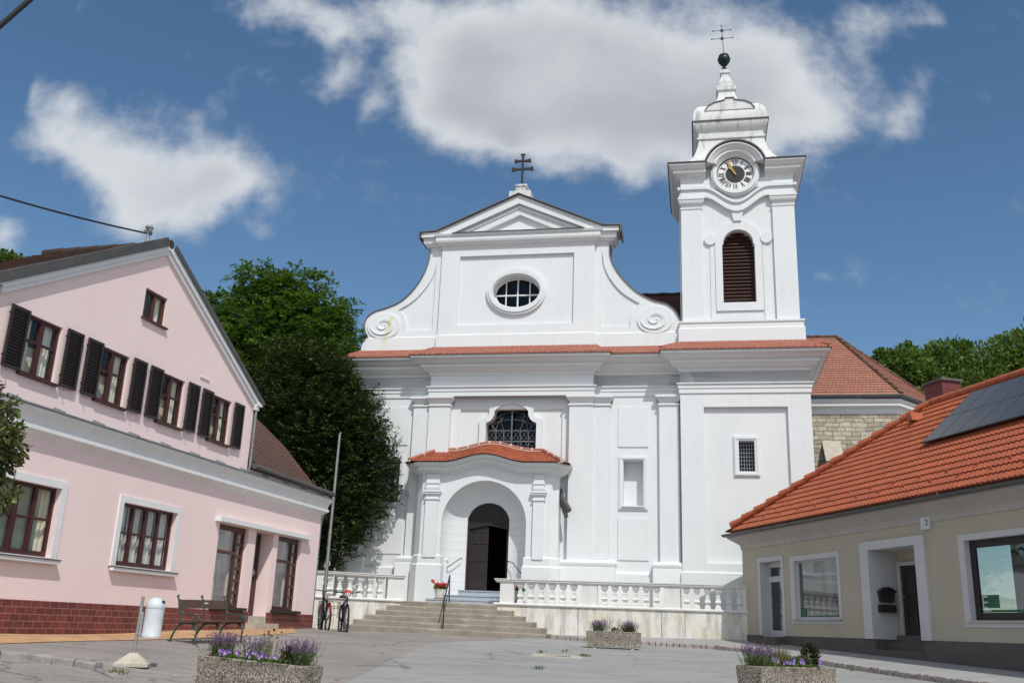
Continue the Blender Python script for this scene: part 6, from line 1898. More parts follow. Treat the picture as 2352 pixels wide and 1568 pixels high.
def build_bike(loc, heading, frame_mat, label, basket, helmet_side):
    r = root('bicycle', loc, heading, label, 'bicycle', 'bicycles parked by the stairs')
    R_ = .34
    def wheel(x, name):
        w = bpy.data.objects.new(name, None)
        COL.objects.link(w); w.parent = r; w.location = (x, 0, R_)
        MB().tube([(R_ * cos(t) , 0, R_ * sin(t)) for t in [2 * pi * i / 36 for i in range(36)]], .026, 8, closed=True).build('tyre', 'rubber', w, smooth=50)
        MB().tube([((R_ - .028) * cos(t), 0, (R_ - .028) * sin(t)) for t in [2 * pi * i / 36 for i in range(36)]], .010, 6, closed=True).build('rim', 'galv', w, smooth=50)
        m = MB()
        for i in range(20):
            t = 2 * pi * i / 20
            m.bar((.02 * cos(t + 1), .03 * (-1) ** i, .02 * sin(t + 1)), ((R_ - .03) * cos(t), 0, (R_ - .03) * sin(t)), .003)
        m.tube([(0, -.05, 0), (0, .05, 0)], .018, 10)
        m.build('spokes', 'galv', w)
    r.scale = (1.2, 1.2, 1.2)
    wheel(-.54, 'wheel'); wheel(.52, 'wheel')
    m = MB()
    bb, st, hd, hb = (-.08, 0, .29), (-.20, 0, .78), (.36, 0, .86), (.39, 0, .70)
    m.tube([bb, st], .022, 8); m.tube([bb, hb], .026, 8); m.tube([(-.19, 0, .72), hd], .022, 8); m.tube([hd, hb], .026, 8)
    for s in (-1, 1):
        m.tube([(-.08, .03 * s, .29), (-.54, .06 * s, R_)], .010, 6); m.tube([(-.19, .02 * s, .74), (-.54, .06 * s, R_)], .009, 6)
    m.build('frame', frame_mat, r, smooth=40)
    m = MB()
    for s in (-1, 1): m.tube([(.385, .02 * s, .72), (.40, .05 * s, .66), (.52, .055 * s, R_)], .012, 6)
    m.build('fork', 'galv' if basket else 'iron', r, smooth=40)
    m = MB().tube([hd, (.345, 0, 1.00)], .014, 8)
    if basket: m.tube(smoothline([(.10, -.30, .98), (.22, -.31, 1.02), (.34, -.22, 1.04), (.36, 0, 1.02), (.34, .22, 1.04), (.22, .31, 1.02), (.10, .30, .98)], 4), .013, 8)
    else: m.tube([(.28, -.32, 1.0), (.34, -.15, 1.01), (.35, 0, 1.0), (.34, .15, 1.01), (.28, .32, 1.03)], .014, 8)
    m.build('handlebar', 'iron', r, smooth=40)
    m = MB().tube([(-.20, 0, .74), (-.225, 0, .90)], .013, 8)
    m.build('seat_post', 'galv', r, smooth=40)
    m = MB()
    vs = []
    for x, w, z in ((-.38, .10, .93), (-.34, .12, .945), (-.26, .10, .935), (-.16, .045, .93), (-.06, .03, .925)):
        vs += [(x, -w, z - .05), (x, -w * .8, z), (x, 0, z + .012), (x, w * .8, z), (x, w, z - .05)]
    m.add(vs, [(i * 5 + j, i * 5 + j + 1, i * 5 + j + 6, i * 5 + j + 5) for i in range(4) for j in range(4)] + [(0, 1, 2, 3, 4), (20, 21, 22, 23, 24)])
    m.build('saddle', 'saddle' if basket else 'black', r, smooth=50)
    m = MB()
    for s in (-1, 1):
        m.bar((-.08, .06 * s, .29), (-.08 + .12 * s, .075 * s, .29 - .12 * s), .02); m.box(-.08 + .12 * s - .045, -.08 + .12 * s + .045, .075 * s, .075 * s + .09 * s, .27 - .12 * s, .29 - .12 * s)
    m.lathe([(.09, -.004), (.09, .004)], 20, (-.08, -.05, .29), M=Matrix.Rotation(pi / 2, 3, 'X'))
    m.build('pedals', 'iron', r)
    m = MB()
    for x, s in ((-.54, 1), (.52, 1)):
        m.tube([(x + (R_ + .035) * cos(t), 0, R_ + (R_ + .035) * sin(t)) for t in [radians(20 + i * 12) for i in range(13)]], .016, 6)
    m.build('mudguard', 'red' if basket else 'black', r, smooth=50)
    if basket:
        m = MB().box(-.75, -.30, -.05, .05, .745, .757)
        m.build('rack', 'iron', r)
        m = MB()
        for s in (-1, 1):
            y0, y1 = .07 * s, .25 * s
            for z in (.42, .58, .74):
                m.tube([(-.74, y0, z), (-.74, y1, z), (-.38, y1, z), (-.38, y0, z)], .005, 5, closed=True)
            for x, y in [(-.74 + .06 * i, y1) for i in range(7)] + [(-.74, y0), (-.38, y0)]: m.bar((x, y, .42), (x, y, .74), .005)
        m.build('side_basket', 'iron', r)
        MB().box(-.60, -.55, -.025, .025, .62, .70).build('rear_lamp', 'red', r, smooth=0)
    return r
def build_bikes():
    g1, g2 = at(733, 1443, 30.6), at(786, 1449, 30.6)
    g1.z = gz(g1.x, g1.y); g2.z = gz(g2.x, g2.y)
    v1, v2 = radians(110), radians(-73)
    build_bike((g1.x + .05, g1.y + .45, gz(g1.x, g1.y + .4) - .0), v1, 'iron', 'black and red bicycle with wire side baskets leaning by the flagpole', True, None)
    b2 = build_bike((g2.x - .06, g2.y + .45, gz(g2.x, g2.y + .4)), v2, 'blue', 'dark blue bicycle with a helmet on its handlebar beside the stone stairs', False, None)
    # helmet
    hl = root('bicycle_helmet', (g2.x - .06 + .42 * cos(v2), g2.y + .45 + .42 * sin(v2), b2.location.z + 1.13), v2, 'red and white bicycle helmet hanging on the handlebar of the blue bicycle', 'helmet')
    def shell(name, mat, z0, z1, k):
        m = MB()
        prof = []
        for i in range(7):
            z = z0 + (z1 - z0) * i / 6
            prof.append((k * .118 * sqrt(max(0.0, 1 - (z / .17) ** 2)), z))
        m.lathe(prof, 20, (0, 0, 0), sx=1.05, sy=.92)
        m.build(name, mat, hl, smooth=50)
    shell('shell', 'helmetred', .06, .168, 1.0); shell('band', 'dial', -.03, .06, 1.0)
    m = MB()
    for i in range(10):
        a = 2 * pi * i / 10
        m.bar((.118 * 1.05 * cos(a), .11 * sin(a), -.02), (.113 * 1.05 * cos(a + .18), .105 * sin(a + .18), .055), .028, .006, up=(cos(a), sin(a), 0))
    m.build('vent', 'black', hl, smooth=0)
    MB().tube([(.10, .06, -.03), (.03, .02, -.14), (-.08, -.05, -.03)], .006, 5).build('strap', 'black', hl)
    # wire rack
    c = at(770, 1440, 31.4)
    k = root('bicycle_rack', (c.x, c.y, gz(c.x, c.y)), radians(2), 'thin rusty wire bicycle rack between the flagpole and the stairs', 'rack')
    m = MB()
    for x in (-.34, .36): m.tube([(x, 0, 0), (x, 0, .78)], .009, 6)
    m.tube([(-.34, 0, .78), (.36, 0, .78)], .009, 6); m.tube([(-.36, 0, .03), (.38, 0, .03)], .02, 6)
    for x in (-.08, .20): m.tube([(x, 0, .03), (x, 0, .78)], .006, 6)
    m.tube([(-.36, .0, .03), (-.36, .5, .03), (.38, .5, .03), (.38, 0, .03)], .015, 6)
    m.build('wire_frame', 'iron', k)
build_bikes()

# ------------------------------------------------------------------ planters and their plants
def trough(loc, ang, L, Wd, H, label, feet):
    r = root('planter', loc, ang, label, 'planter', 'aggregate concrete planters on the square')
    m = MB()
    t = .05
    b = .03
    z0 = .07 if feet else .0
    def ring(o, z): return [(-L / 2 + o, -Wd / 2 + o, z), (L / 2 - o, -Wd / 2 + o, z), (L / 2 - o, Wd / 2 - o, z), (-L / 2 + o, Wd / 2 - o, z)]
    vs = ring(b, z0) + ring(0, H - .015) + ring(.012, H) + ring(t, H) + ring(t, H - .07)
    fs = [(3, 2, 1, 0)]
    for k in range(4):
        for j in range(4): fs.append((k * 4 + j, k * 4 + (j + 1) % 4, k * 4 + 4 + (j + 1) % 4, k * 4 + 4 + j))
    m.add(vs, fs)
    m.build('trough', 'aggregate', r, smooth=0)
    m = MB()
    nx, ny = 20, 6
    rr = random.Random(2)
    vs = [(-L / 2 + t + (L - 2 * t) * i / nx, -Wd / 2 + t + (Wd - 2 * t) * j / ny, H - .045 + rr.uniform(-.012, .02)) for j in range(ny + 1) for i in range(nx + 1)]
    m.add(vs, [(j * (nx + 1) + i, j * (nx + 1) + i + 1, (j + 1) * (nx + 1) + i + 1, (j + 1) * (nx + 1) + i) for j in range(ny) for i in range(nx)])
    m.build('soil', 'soil', r, smooth=50)
    if feet:
        for x in (-L * .34, L * .34): MB().box(x - .045, x + .045, -Wd / 2 + .05, Wd / 2 - .05, 0, z0 + .01).build('foot', 'concrete_light', r, smooth=0)
    return r
def plant_at(frame, x, y, z, name, label, cat, group=None):
    Mx = Matrix.Translation(frame.location) @ frame.rotation_euler.to_matrix().to_4x4()
    p = Mx @ Vector((x, y, z))
    return root(name, p, frame.rotation_euler[2], label, cat, group)
def stems(seed, n, spread, h, lean, base=.05):
    rs = np.random.default_rng(seed)
    a = rs.uniform(0, 2 * pi, n); l = rs.uniform(0, 1, n) ** .6 * lean
    D = np.stack([np.cos(a) * l * spread[0], np.sin(a) * l * spread[1], np.ones(n)], 1)
    Pb = rs.normal(size=(n, 3)) * np.array([base, base, 0])
    H = h * rs.uniform(.65, 1.08, n)
    D /= np.linalg.norm(D, axis=1, keepdims=True)
    return rs, Pb, D, H
def lavender(fr_, x, y, z, seed, h, n, lean, label, dark=False):
    r = plant_at(fr_, x, y, z, 'lavender_plant', label, 'lavender', 'lavender plants in the concrete planters')
    n = int(n * 1.5)
    rs, Pb, D, H = stems(seed, n, (1.0, .8), h, lean, .10)
    U = rs.normal(size=(n, 3))
    leaves('stems', 'leaf_herb', r, Pb, D, U, H * .9, np.full(n, .007))
    m_ = n * 6
    idx = rs.integers(0, n, m_); t = rs.uniform(0, .6, m_)
    leaves('foliage', 'leaf_herb' if not dark else 'leaf_dark', r, Pb[idx] + D[idx] * (H[idx] * t)[:, None], D[idx] + rs.normal(size=(m_, 3)) * .5, rs.normal(size=(m_, 3)), rs.uniform(.04, .08, m_), rs.uniform(.008, .016, m_))
    k = 7
    idx = np.repeat(np.arange(n), k); t = np.tile(np.linspace(.72, 1.0, k), n) + rs.uniform(-.02, .02, n * k)
    leaves('flower_spikes', 'fl_lav', r, Pb[idx] + D[idx] * (H[idx] * t)[:, None], D[idx] + rs.normal(size=(n * k, 3)) * .55, rs.normal(size=(n * k, 3)), rs.uniform(.02, .035, n * k), rs.uniform(.012, .02, n * k))
    return r
def viola(fr_, x, y, z, seed, label, flowers=5, w=.17):
    r = plant_at(fr_, x, y, z, 'viola_plant', label, 'viola', 'violas in the concrete planters')
    rs = np.random.default_rng(seed)
    n = 300
    d = rs.normal(size=(n, 3)); d[:, 2] = np.abs(d[:, 2]); d /= np.linalg.norm(d, axis=1, keepdims=True)
    Pn = d * np.array([w, w * .8, .07]) * rs.uniform(.3, 1, (n, 1))
    leaves('foliage', 'leaf_bright', r, Pn, d + rs.normal(size=(n, 3)) * .5, rs.normal(size=(n, 3)), rs.uniform(.025, .05, n), rs.uniform(.018, .03, n))
    for i in range(flowers):
        c = np.array([rs.uniform(-w, w), rs.uniform(-w, .0), rs.uniform(.08, .15)])
        k = 6
        a = np.arange(k) * 2 * pi / k
        D = np.stack([np.cos(a), np.full(k, -.35), np.sin(a)], 1)
        leaves('flower', 'fl_viola', r, np.tile(c, (k, 1)), D, np.cross(D, [0, 1, .2]), np.full(k, .036), np.full(k, .034))
    return r
def grass_tuft(fr_, x, y, z, seed, h, n, label, heads=0, mat='grass_dry'):
    r = plant_at(fr_, x, y, z, 'grass_tuft', label, 'grass', 'grass tufts in the concrete planters')
    rs, Pb, D, H = stems(seed, n, (1, .7), h, .42, .045)
    leaves('blades', mat, r, Pb, D, rs.normal(size=(n, 3)), H, rs.uniform(.004, .009, n))
    if heads:
        idx = rs.integers(0, n, heads)
        for i in idx[:heads]:
            c = Pb[i] + D[i] * H[i]
            k = 14
            dd = rs.normal(size=(k, 3))
            leaves('seed_head', 'fl_dead', r, np.tile(c, (k, 1)), dd, rs.normal(size=(k, 3)), np.full(k, .022), np.full(k, .018))
    return r
def bushy(fr_, x, y, z, seed, w, h, n, mat, label, flowers=0):
    r = plant_at(fr_, x, y, z, 'leafy_plant', label, 'plant', 'leafy plants in the concrete planters')
    rs = np.random.default_rng(seed)
    d = rs.normal(size=(n, 3)); d /= np.linalg.norm(d, axis=1, keepdims=True)
    Pn = d * np.array([w, w, h / 2]) * rs.uniform(.4, 1, (n, 1)) + np.array([0, 0, h / 2])
    leaves('foliage', mat, r, Pn, d + rs.normal(size=(n, 3)) * .5 + np.array([0, 0, .3]), rs.normal(size=(n, 3)), rs.uniform(.05, .085, n), rs.uniform(.025, .045, n))
    if flowers:
        Pf = d[:flowers] * np.array([w, w, h / 2]) + np.array([0, 0, h * .62])
        leaves('flowers', 'fl_lav', r, Pf, rs.normal(size=(flowers, 3)), rs.normal(size=(flowers, 3)), np.full(flowers, .03), np.full(flowers, .03))
    return r
def build_planters():
    # left foreground planter
    a, b = at(452, 1502, 14.3), at(693, 1529, 13.6)
    d = b - a; d.z = 0
    L, ang = d.length, atan2(d.y, d.x)
    Wd = .52
    n_ = Vector((-sin(ang), cos(ang), 0))
    c = (a + b) / 2 + n_ * Wd / 2
    top = (a.z + b.z) / 2
    z0 = gz(c.x, c.y)
    H = top - z0
    p = trough((c.x, c.y, z0), ang, L, Wd, H, 'left foreground planter of pebbly concrete with violas and lavender', False)
    p.rotation_euler[1] = math.asin((a.z - b.z) / L)
    zz = H - .04
    lavender(p, -L * .36, -.02, zz, 1, .36, 90, .62, 'large straggling lavender at the left end of the left foreground planter')
    lavender(p, -L * .08, .08, zz, 2, .33, 46, .42, 'thin lavender behind the violas left of middle in the left foreground planter')
    lavender(p, L * .36, .0, zz, 3, .36, 110, .72, 'spreading lavender at the right end of the left foreground planter')
    bushy(p, L * .29, -.10, zz, 4, .09, .24, 150, 'leaf_dark', 'dark leafy plant beside the right lavender in the left foreground planter')
    grass_tuft(p, L * .06, .05, zz, 5, .52, 46, 'tall thin grass with dark seed heads in the left foreground planter', 8)
    for i, (x, fl, t_) in enumerate(((-.22, 8, 'violas just right of the left lavender in the left foreground planter'), (-.05, 4, 'violas left of the tall grass in the left foreground planter'), (.08, 6, 'violas below the tall grass in the left foreground planter'), (.2, 3, 'violas next to the dark leafy plant in the left foreground planter'))):
        viola(p, L * x, -.14, zz, 20 + i, 'low purple ' + t_, fl)
    # far planter by the terrace wall
    c = at(1411, 1470, 29.2)
    z0 = gz(c.x, c.y)
    L2 = 1.62
    q = trough((c.x, c.y + .2, z0), radians(-7), L2, .5, .50, 'far planter of pebbly concrete on two feet in front of the terrace wall', True)
    zz = .45
    lavender(q, -L2 * .28, 0, zz, 6, .36, 110, .6, 'wide lavender on the left of the far planter by the terrace wall')
    lavender(q, L2 * .28, 0, zz, 7, .36, 110, .65, 'wide lavender on the right of the far planter by the terrace wall', True)
    lavender(q, -L2 * .08, .05, zz, 17, .48, 14, .3, 'few tall thin lavender stems in the middle of the far planter')
    bushy(q, L2 * .04, -.08, zz, 8, .15, .14, 120, 'leaf_bright', 'low green plant between the two lavenders of the far planter')
    # right foreground planter
    a, b = at(1748, 1531, 15.3), at(1920, 1531, 16.25)
    d = b - a; d.z = 0
    L3, ang = d.length, atan2(d.y, d.x)
    n_ = Vector((-sin(ang), cos(ang), 0))
    c = (a + b) / 2 + n_ * .26
    z0 = gz(c.x, c.y)
    H = (a.z + b.z) / 2 - z0
    s = trough((c.x, c.y, z0), ang, L3, .52, H, 'right foreground planter of pebbly concrete with violas, grass and a dark bush', False)
    zz = H - .04
    lavender(s, -L3 * .40, .02, zz, 9, .36, 80, .6, 'straggling lavender at the left end of the right foreground planter')
    lavender(s, -L3 * .20, .08, zz, 10, .34, 46, .4, 'upright lavender left of the grass in the right foreground planter')
    grass_tuft(s, .02, .10, zz, 11, .40, 150, 'dense yellowish grass tuft in the right foreground planter')
    grass_tuft(s, -L3 * .19, .18, zz, 12, .46, 7, 'few tall seeding stalks at the back of the right foreground planter', 5)
    bushy(s, L3 * .36, .05, zz, 13, .13, .40, 420, 'leaf_dark', 'dark upright leafy bush at the right end of the right foreground planter', 10)
    bushy(s, L3 * .10, .06, zz, 14, .2, .14, 150, 'leaf_bright', 'low spreading green plant in the middle of the right foreground planter')
    bushy(s, L3 * .22, .02, zz, 15, .1, .22, 90, 'leaf_herb', 'small mauve flowering plant left of the dark bush in the right foreground planter', 24)
    for i, (x, fl, t_) in enumerate(((-.26, 2, 'violas in front of the upright lavender'), (-.08, 6, 'violas in front of the grass tuft'), (.12, 3, 'violas right of the grass tuft'), (.27, 3, 'violas in front of the dark bush'))):
        viola(s, L3 * x, -.14, zz, 40 + i, 'low purple ' + t_ + ' in the right foreground planter', fl)
build_planters()

# drain, leaves of weed, cables
def build_small():
    c = gpx(1280, 1508)
    r = root('drain', (c.x, c.y, c.z), radians(-9), 'sunken street drain in a pale concrete frame in the middle of the square', 'drain')
    m = MB()
    for x0, x1, y0, y1 in ((-.62, .62, -.42, -.16), (-.62, .62, .16, .42), (-.62, -.32, -.16, .16), (.32, .62, -.16, .16)):
        vs = [(x0, y0), (x1, y0), (x1, y1), (x0, y1)]
        def zz(x, y):
            a = radians(-9)
            return gz(c.x + x * cos(a) - y * sin(a), c.y + x * sin(a) + y * cos(a)) - c.z
        m.add([(x, y, zz(x, y) + .022) for x, y in vs] + [(x, y, zz(x, y) - .1) for x, y in vs], [(0, 1, 2, 3)] + [(i, (i + 1) % 4, 4 + (i + 1) % 4, 4 + i) for i in range(4)])
    m.build('frame', 'concrete_light', r, smooth=0)
    m = MB()
    m.add([(-.32, -.16, .016), (.32, -.16, .016), (.32, .16, .016), (-.32, .16, .016)], [(0, 1, 2, 3)])
    for i in range(9): m.bar((-.28 + i * .07, -.16, .019), (-.28 + i * .07, .16, .019), .022, .008)
    m.build('grate', 'iron', r, smooth=0)
    for i, (px_, py_, k, lab) in enumerate(((1342, 1508, 40, 'small weed tuft growing at the right end of the drain'), (1242, 1500, 22, 'small weed tuft growing at the back left of the drain'), (1237, 1538, 22, 'tiny weed in a crack in front of the drain'), (1956, 1541, 18, 'tiny weed in the asphalt beside the right kerb'), (1296, 1498, 14, 'tiny weed behind the middle of the drain'), (262, 1551, 50, 'dry brown weed at the end of the old left kerb'))):
        g = gpx(px_, py_)
        w = root('weed', g, 0, lab, 'weed', 'weeds in the asphalt')
        rs, Pb, D, H = stems(60 + i, k, (1, 1), .11, 1.1, .06)
        leaves('blades', 'leaf_herb' if i != 5 else 'grass_dry', w, Pb, D, rs.normal(size=(k, 3)), H, rs.uniform(.012, .03, k))
build_small()
def cable(name, pts, rad, label):
    m = MB().tube(pts, rad, 8)
    tag(m.build(name, 'cable', smooth=60), label, 'cable')
def sag(a, b, s, n=24):
    return [a.lerp(b, i / n) - Vector((0, 0, s * 4 * (i / n) * (1 - i / n))) for i in range(n + 1)]

mtop = P.w(-9.45, .55, 10.08)
cable('power_cable', sag(at(-400, 318, 14), mtop + Vector((-.06, -.03, 0)), .12), .022, 'black overhead power cable running to the mast on the pink house roof')
cable('power_cable', sag(at(380, 600, 31), at(800, 915, 46), .1), .022, 'dark overhead cable crossing in front of the green tree behind the pink house')
cable('power_cable', [at(-60, 110, 5.0), at(0, 60, 5.0), at(72, -3, 5.0), at(140, -60, 5.0)], .016, 'dark cable crossing the upper left corner of the sky')

# ================================================================== TREES
def frond_set(rs, C0, Dm, n, k, L, lw, ll, droop):
    """n fronds starting at C0 along Dm, k leaflet pairs each"""
    t = np.linspace(.15, 1, k)
    Dm = Dm / np.linalg.norm(Dm, axis=1, keepdims=True)
    side = np.cross(Dm, np.array([0, 0, 1.0]) + rs.normal(size=(n, 3)) * .25)
    side /= np.maximum(1e-6, np.linalg.norm(side, axis=1, keepdims=True))
    Ls = L * rs.uniform(.7, 1.2, n)
    Pp = C0[:, None, :] + Dm[:, None, :] * (Ls[:, None] * t)[:, :, None] - np.array([0, 0, 1.0]) * (droop * Ls[:, None] * t ** 2)[:, :, None]
    out = []
    for sgn in (-1, 1):
        D = side[:, None, :] * sgn + Dm[:, None, :] * .5 + rs.normal(size=(n, k, 3)) * .25
        out.append((Pp.reshape(-1, 3), D.reshape(-1, 3)))
    Pa = np.concatenate([o[0] for o in out]); Da = np.concatenate([o[1] for o in out])
    U = np.cross(Da, np.array([0, 0, 1.0])) + rs.normal(size=Da.shape) * .35
    m = len(Pa)
    return Pa, Da, U, ll * rs.uniform(.7, 1.2, m), lw * rs.uniform(.7, 1.2, m)
def blob_points(rs, blobs, n, squash=.85, inner=.55):
    w = np.array([b[1] ** 2 for b in blobs]); w /= w.sum()
    idx = rs.choice(len(blobs), n, p=w)
    cc = np.array([b[0] for b in blobs])[idx]; rr = np.array([b[1] for b in blobs])[idx]
    d = rs.normal(size=(n, 3)); d /= np.linalg.norm(d, axis=1, keepdims=True)
    rad = inner + (1.05 - inner) * rs.uniform(0, 1, n) ** .6
    # lumpy surface
    lump = 1 + .18 * np.sin(d[:, 0] * 7 + cc[:, 0] * 3) * np.sin(d[:, 1] * 6 + cc[:, 1]) + .14 * np.sin(d[:, 2] * 9 + cc[:, 2] * 2)
    return cc + d * (rr * rad * lump)[:, None] * np.array([1, 1, squash]), d
def trunk(parent, base, tops, r0, mat='bark'):
    m = MB()
    o = parent.location
    b = Vector(base) - o
    for i, t in enumerate(tops):
        e = Vector(t) - o
        mid = b.lerp(e, .5) + Vector((rnd.uniform(-.4, .4), rnd.uniform(-.3, .3), .5))
        pts = smoothline([tuple(b), tuple(b.lerp(mid, .6)), tuple(mid), tuple(e)], 5)
        k = len(pts)
        r_ = r0 if i == 0 else r0 * .55
        m.tube(pts, [max(.02, r_ * (1 - .88 * j / (k - 1))) for j in range(k)], 9)
    m.build('trunk', mat, parent, smooth=60)
def px_blobs(lst, Y, depth, seed, dz=0):
    rs = random.Random(seed)
    out = []
    for x, y, r in lst:
        YY = Y + rs.uniform(-depth, depth)
        c = at(x, y, YY)
        out.append((np.array(c), r * YY / FPX))
        if r > 60:
            c2 = at(x + rs.uniform(-.3, .3) * r, y + rs.uniform(-.2, .4) * r, YY + depth * 1.2)
            out.append((np.array(c2), r * .9 * YY / FPX))
    return out
def tree(name, base, blobs, kind, n, label, seed, tops, r0, group=None):
    r = root(name, base, 0, label, 'tree', group)
    rs = np.random.default_rng(seed)
    trunk(r, base, tops, r0)
    o = np.array(base)
    if kind == 'locust':
        C0, d = blob_points(rs, blobs, n, .85, .45)
        Dm = d + np.array([0, 0, .05]) + rs.normal(size=(n, 3)) * .55
        a = frond_set(rs, C0 - o, Dm, n, 6, .55, .10, .21, .35)
        leaves('crown', 'leaf_locust', r, *a)
    elif kind == 'yew':
        C0, d = blob_points(rs, blobs, n, 1.05, .4)
        Dm = d * np.array([1, 1, .5]) + np.array([0, 0, .35]) + rs.normal(size=(n, 3)) * .4
        a = frond_set(rs, C0 - o, Dm, n, 6, .55, .07, .17, .12)
        leaves('crown', 'leaf_yew', r, *a)
    else:
        C0, d = blob_points(rs, blobs, n, .95, .4)
        Dm = d + np.array([0, 0, .5]) + rs.normal(size=(n, 3)) * .7
        leaves('crown', 'leaf_horn', r, C0 - o, Dm, rs.normal(size=(n, 3)), rs.uniform(.22, .42, n), rs.uniform(.14, .24, n))
    return r
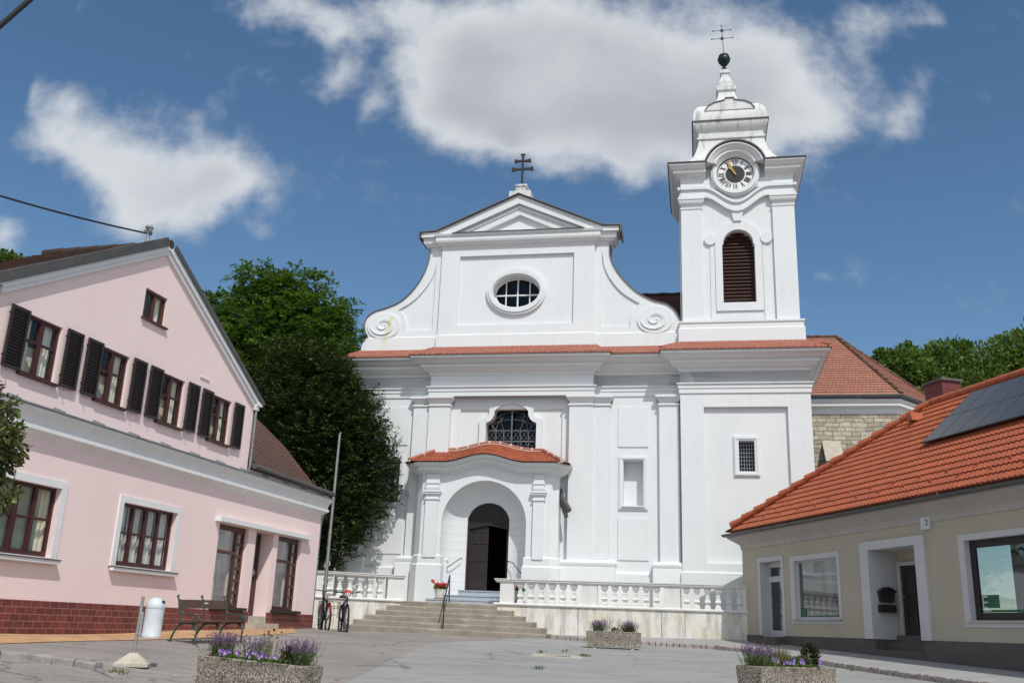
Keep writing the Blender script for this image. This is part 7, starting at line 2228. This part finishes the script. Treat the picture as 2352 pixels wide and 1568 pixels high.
def build_trees():
    lob = [(600, 650, 50), (570, 640, 30), (690, 652, 42), (735, 650, 22), (650, 665, 45), (640, 700, 70), (540, 705, 45), (500, 712, 32), (482, 700, 16), (590, 760, 95), (700, 740, 85), (765, 740, 40), (795, 720, 24), (805, 705, 14), (760, 800, 65), (815, 782, 26), (833, 768, 13), (690, 830, 95), (560, 800, 80), (530, 850, 60), (640, 900, 95), (760, 880, 70), (800, 915, 36), (795, 850, 36), (515, 775, 40)]
    b = px_blobs(lob, 42.5, 1.4, 4)
    bz = gz(-11, 43.5)
    base = Vector((-10.4, 43.5, bz))
    tree('locust_tree', base, b, 'locust', 7500, 'tall bright green locust tree behind the yew and the pink house', 21, [at(620, 680, 42.5), at(700, 700, 42.5), at(540, 720, 42), at(770, 800, 42.5), at(590, 800, 43)], .32)
    yew = [(690, 860, 85), (740, 880, 70), (720, 960, 120), (640, 960, 75), (790, 1000, 80), (780, 1070, 100), (838, 925, 24), (850, 1000, 30), (862, 1060, 38), (880, 1120, 26), (870, 1150, 26), (760, 1150, 95), (690, 1100, 105), (830, 1170, 48), (640, 1060, 60), (775, 1225, 52), (740, 1255, 48), (700, 1200, 70), (660, 1150, 60), (760, 1290, 26)]
    b = px_blobs(yew, 37.4, .7, 6)
    base = Vector((-7.1, 37.8, gz(-7, 37.8)))
    tree('yew_tree', base, b, 'yew', 13000, 'dark dense yew tree between the pink house and the church', 22, [at(720, 870, 36.9), at(780, 1000, 36.9), at(680, 1000, 37), at(820, 1120, 36.9)], .28)
    g = 'trees on the slope behind the orange roof'
    sets = [([(2030, 838, 26), (2022, 812, 12), (2075, 840, 42), (2060, 900, 65), (2085, 805, 18), (2110, 870, 50), (2055, 815, 13)], 64, 'pale green tree behind the orange roof, nearest to the church'),
            ([(2150, 830, 45), (2180, 875, 70), (2205, 812, 32), (2172, 795, 14), (2130, 890, 55), (2220, 860, 55), (2215, 798, 12)], 67, 'bushy green tree rising behind the oxblood chimney'),
            ([(2270, 830, 50), (2310, 805, 38), (2345, 790, 40), (2330, 850, 75), (2260, 880, 60), (2342, 765, 12), (2295, 785, 14), (2390, 800, 70), (2400, 870, 80)], 62, 'tall green tree behind the orange roof at the right edge')]
    for i, (s_, Y, lab) in enumerate(sets):
        b = px_blobs(s_, Y, 1.2, 30 + i)
        c = at(s_[3][0], s_[3][1], Y + 1)
        base = Vector((c.x, c.y, gz(c.x, c.y)))
        tree('hornbeam_tree', base, b, 'horn', 10000, lab, 50 + i, [at(*q[:2], Y) for q in s_[:5]], .3, g)
    b = px_blobs([(8, 615, 34), (40, 612, 24), (-50, 600, 60), (30, 596, 12)], 55, 1, 40)
    c = at(0, 640, 56)
    tree('garden_tree', Vector((c.x, c.y, gz(c.x, c.y))), b, 'horn', 2500, 'small treetop just showing above the roof of the pink house', 60, [at(0, 620, 55)], .2)
    b = px_blobs([(380, 1000, 90), (470, 960, 70), (420, 1090, 100), (300, 1040, 90), (520, 1060, 60), (350, 1150, 90), (480, 1160, 80)], 52, 2.5, 41)
    c = at(420, 1100, 53)
    tree('garden_tree', Vector((c.x, c.y, gz(c.x, c.y))), b, 'horn', 4000, 'green tree far behind the pink house and left of the yew', 61, [at(420, 1000, 52), at(350, 1020, 52)], .3)
    for j, (lst, Y_, lab) in enumerate((([(250, 1010, 80), (310, 1080, 90), (220, 1120, 90), (330, 1170, 80), (260, 1210, 90)], 45, 'broad green tree hidden close behind the pink house'), ([(120, 1000, 90), (180, 1090, 90), (80, 1120, 100), (150, 1200, 90)], 50, 'broad green tree hidden far behind the pink house'))):  # unseen trees added so the shop window mirrors foliage, not open sky
        b = px_blobs(lst, Y_, 1.5, 90 + j)
        c = at(lst[1][0], 1250, Y_)
        tree('garden_tree', Vector((c.x, c.y, gz(c.x, c.y))), b, 'horn', 3500, lab, 80 + j, [at(*q[:2], Y_) for q in lst[:2]], .3)
    # young street tree in front of the pink house, mostly outside the frame
    Y = 7.0
    c = at(-330, 1450, Y)
    base = Vector((c.x, c.y, gz(c.x, c.y)))
    r = root('street_tree', base, 0, 'bronze leaved street tree reaching in at the left edge of the view', 'tree')
    rs = np.random.default_rng(70)
    trunk(r, base, [at(-200, 960, Y), at(-60, 1050, Y), at(-60, 950, Y)], .04)
    bl = [(-20, 890, 18), (5, 935, 26), (28, 930, 14), (-30, 930, 30), (10, 1000, 32), (35, 985, 16), (30, 1030, 24), (-20, 1030, 40), (10, 1060, 26), (45, 1045, 10), (-35, 1090, 40), (20, 1130, 20), (5, 1150, 16), (-40, 1150, 40), (-80, 1000, 90), (-110, 1100, 80)]
    b = px_blobs(bl, Y, .12, 8)
    n = 7000
    C0, d = blob_points(rs, b, n, .9, .3)
    Dm = d + np.array([.2, 0, -.5]) + rs.normal(size=(n, 3)) * .6
    leaves('crown', 'leaf_copper', r, C0 - np.array(base), Dm, rs.normal(size=(n, 3)), rs.uniform(.04, .08, n), rs.uniform(.018, .034, n))
build_trees()
def build_outbuilding():
    o = Vector((-17.5, 41.5, gz(-13, 41.5) - .2))
    r = root('outbuilding', o, radians(-6), 'pale flat roofed outbuilding hidden behind the pink house', 'outbuilding')
    m = MB().prism(rect(0, 9, 0, 4.2), 0, .3, [rect(1.2, 6.6, .2, 2.5)])
    m.box(0, 9, .3, 5, 0, 4.2) if 0 else m.box(0, .3, .3, 5, 0, 4.2)
    m.build('wall', 'white', r, smooth=0)
    MB().box(-.2, 9.2, -.25, 5, 4.2, 4.75).build('roof', 'zinc', r, smooth=0)
    m = MB()
    for i in range(4): m.box(1.2 + i * 1.35, 2.52 + i * 1.35, .15, .2, .2, 2.5)
    m.build('garage_door', 'darkmetal', r, smooth=0)
build_outbuilding()
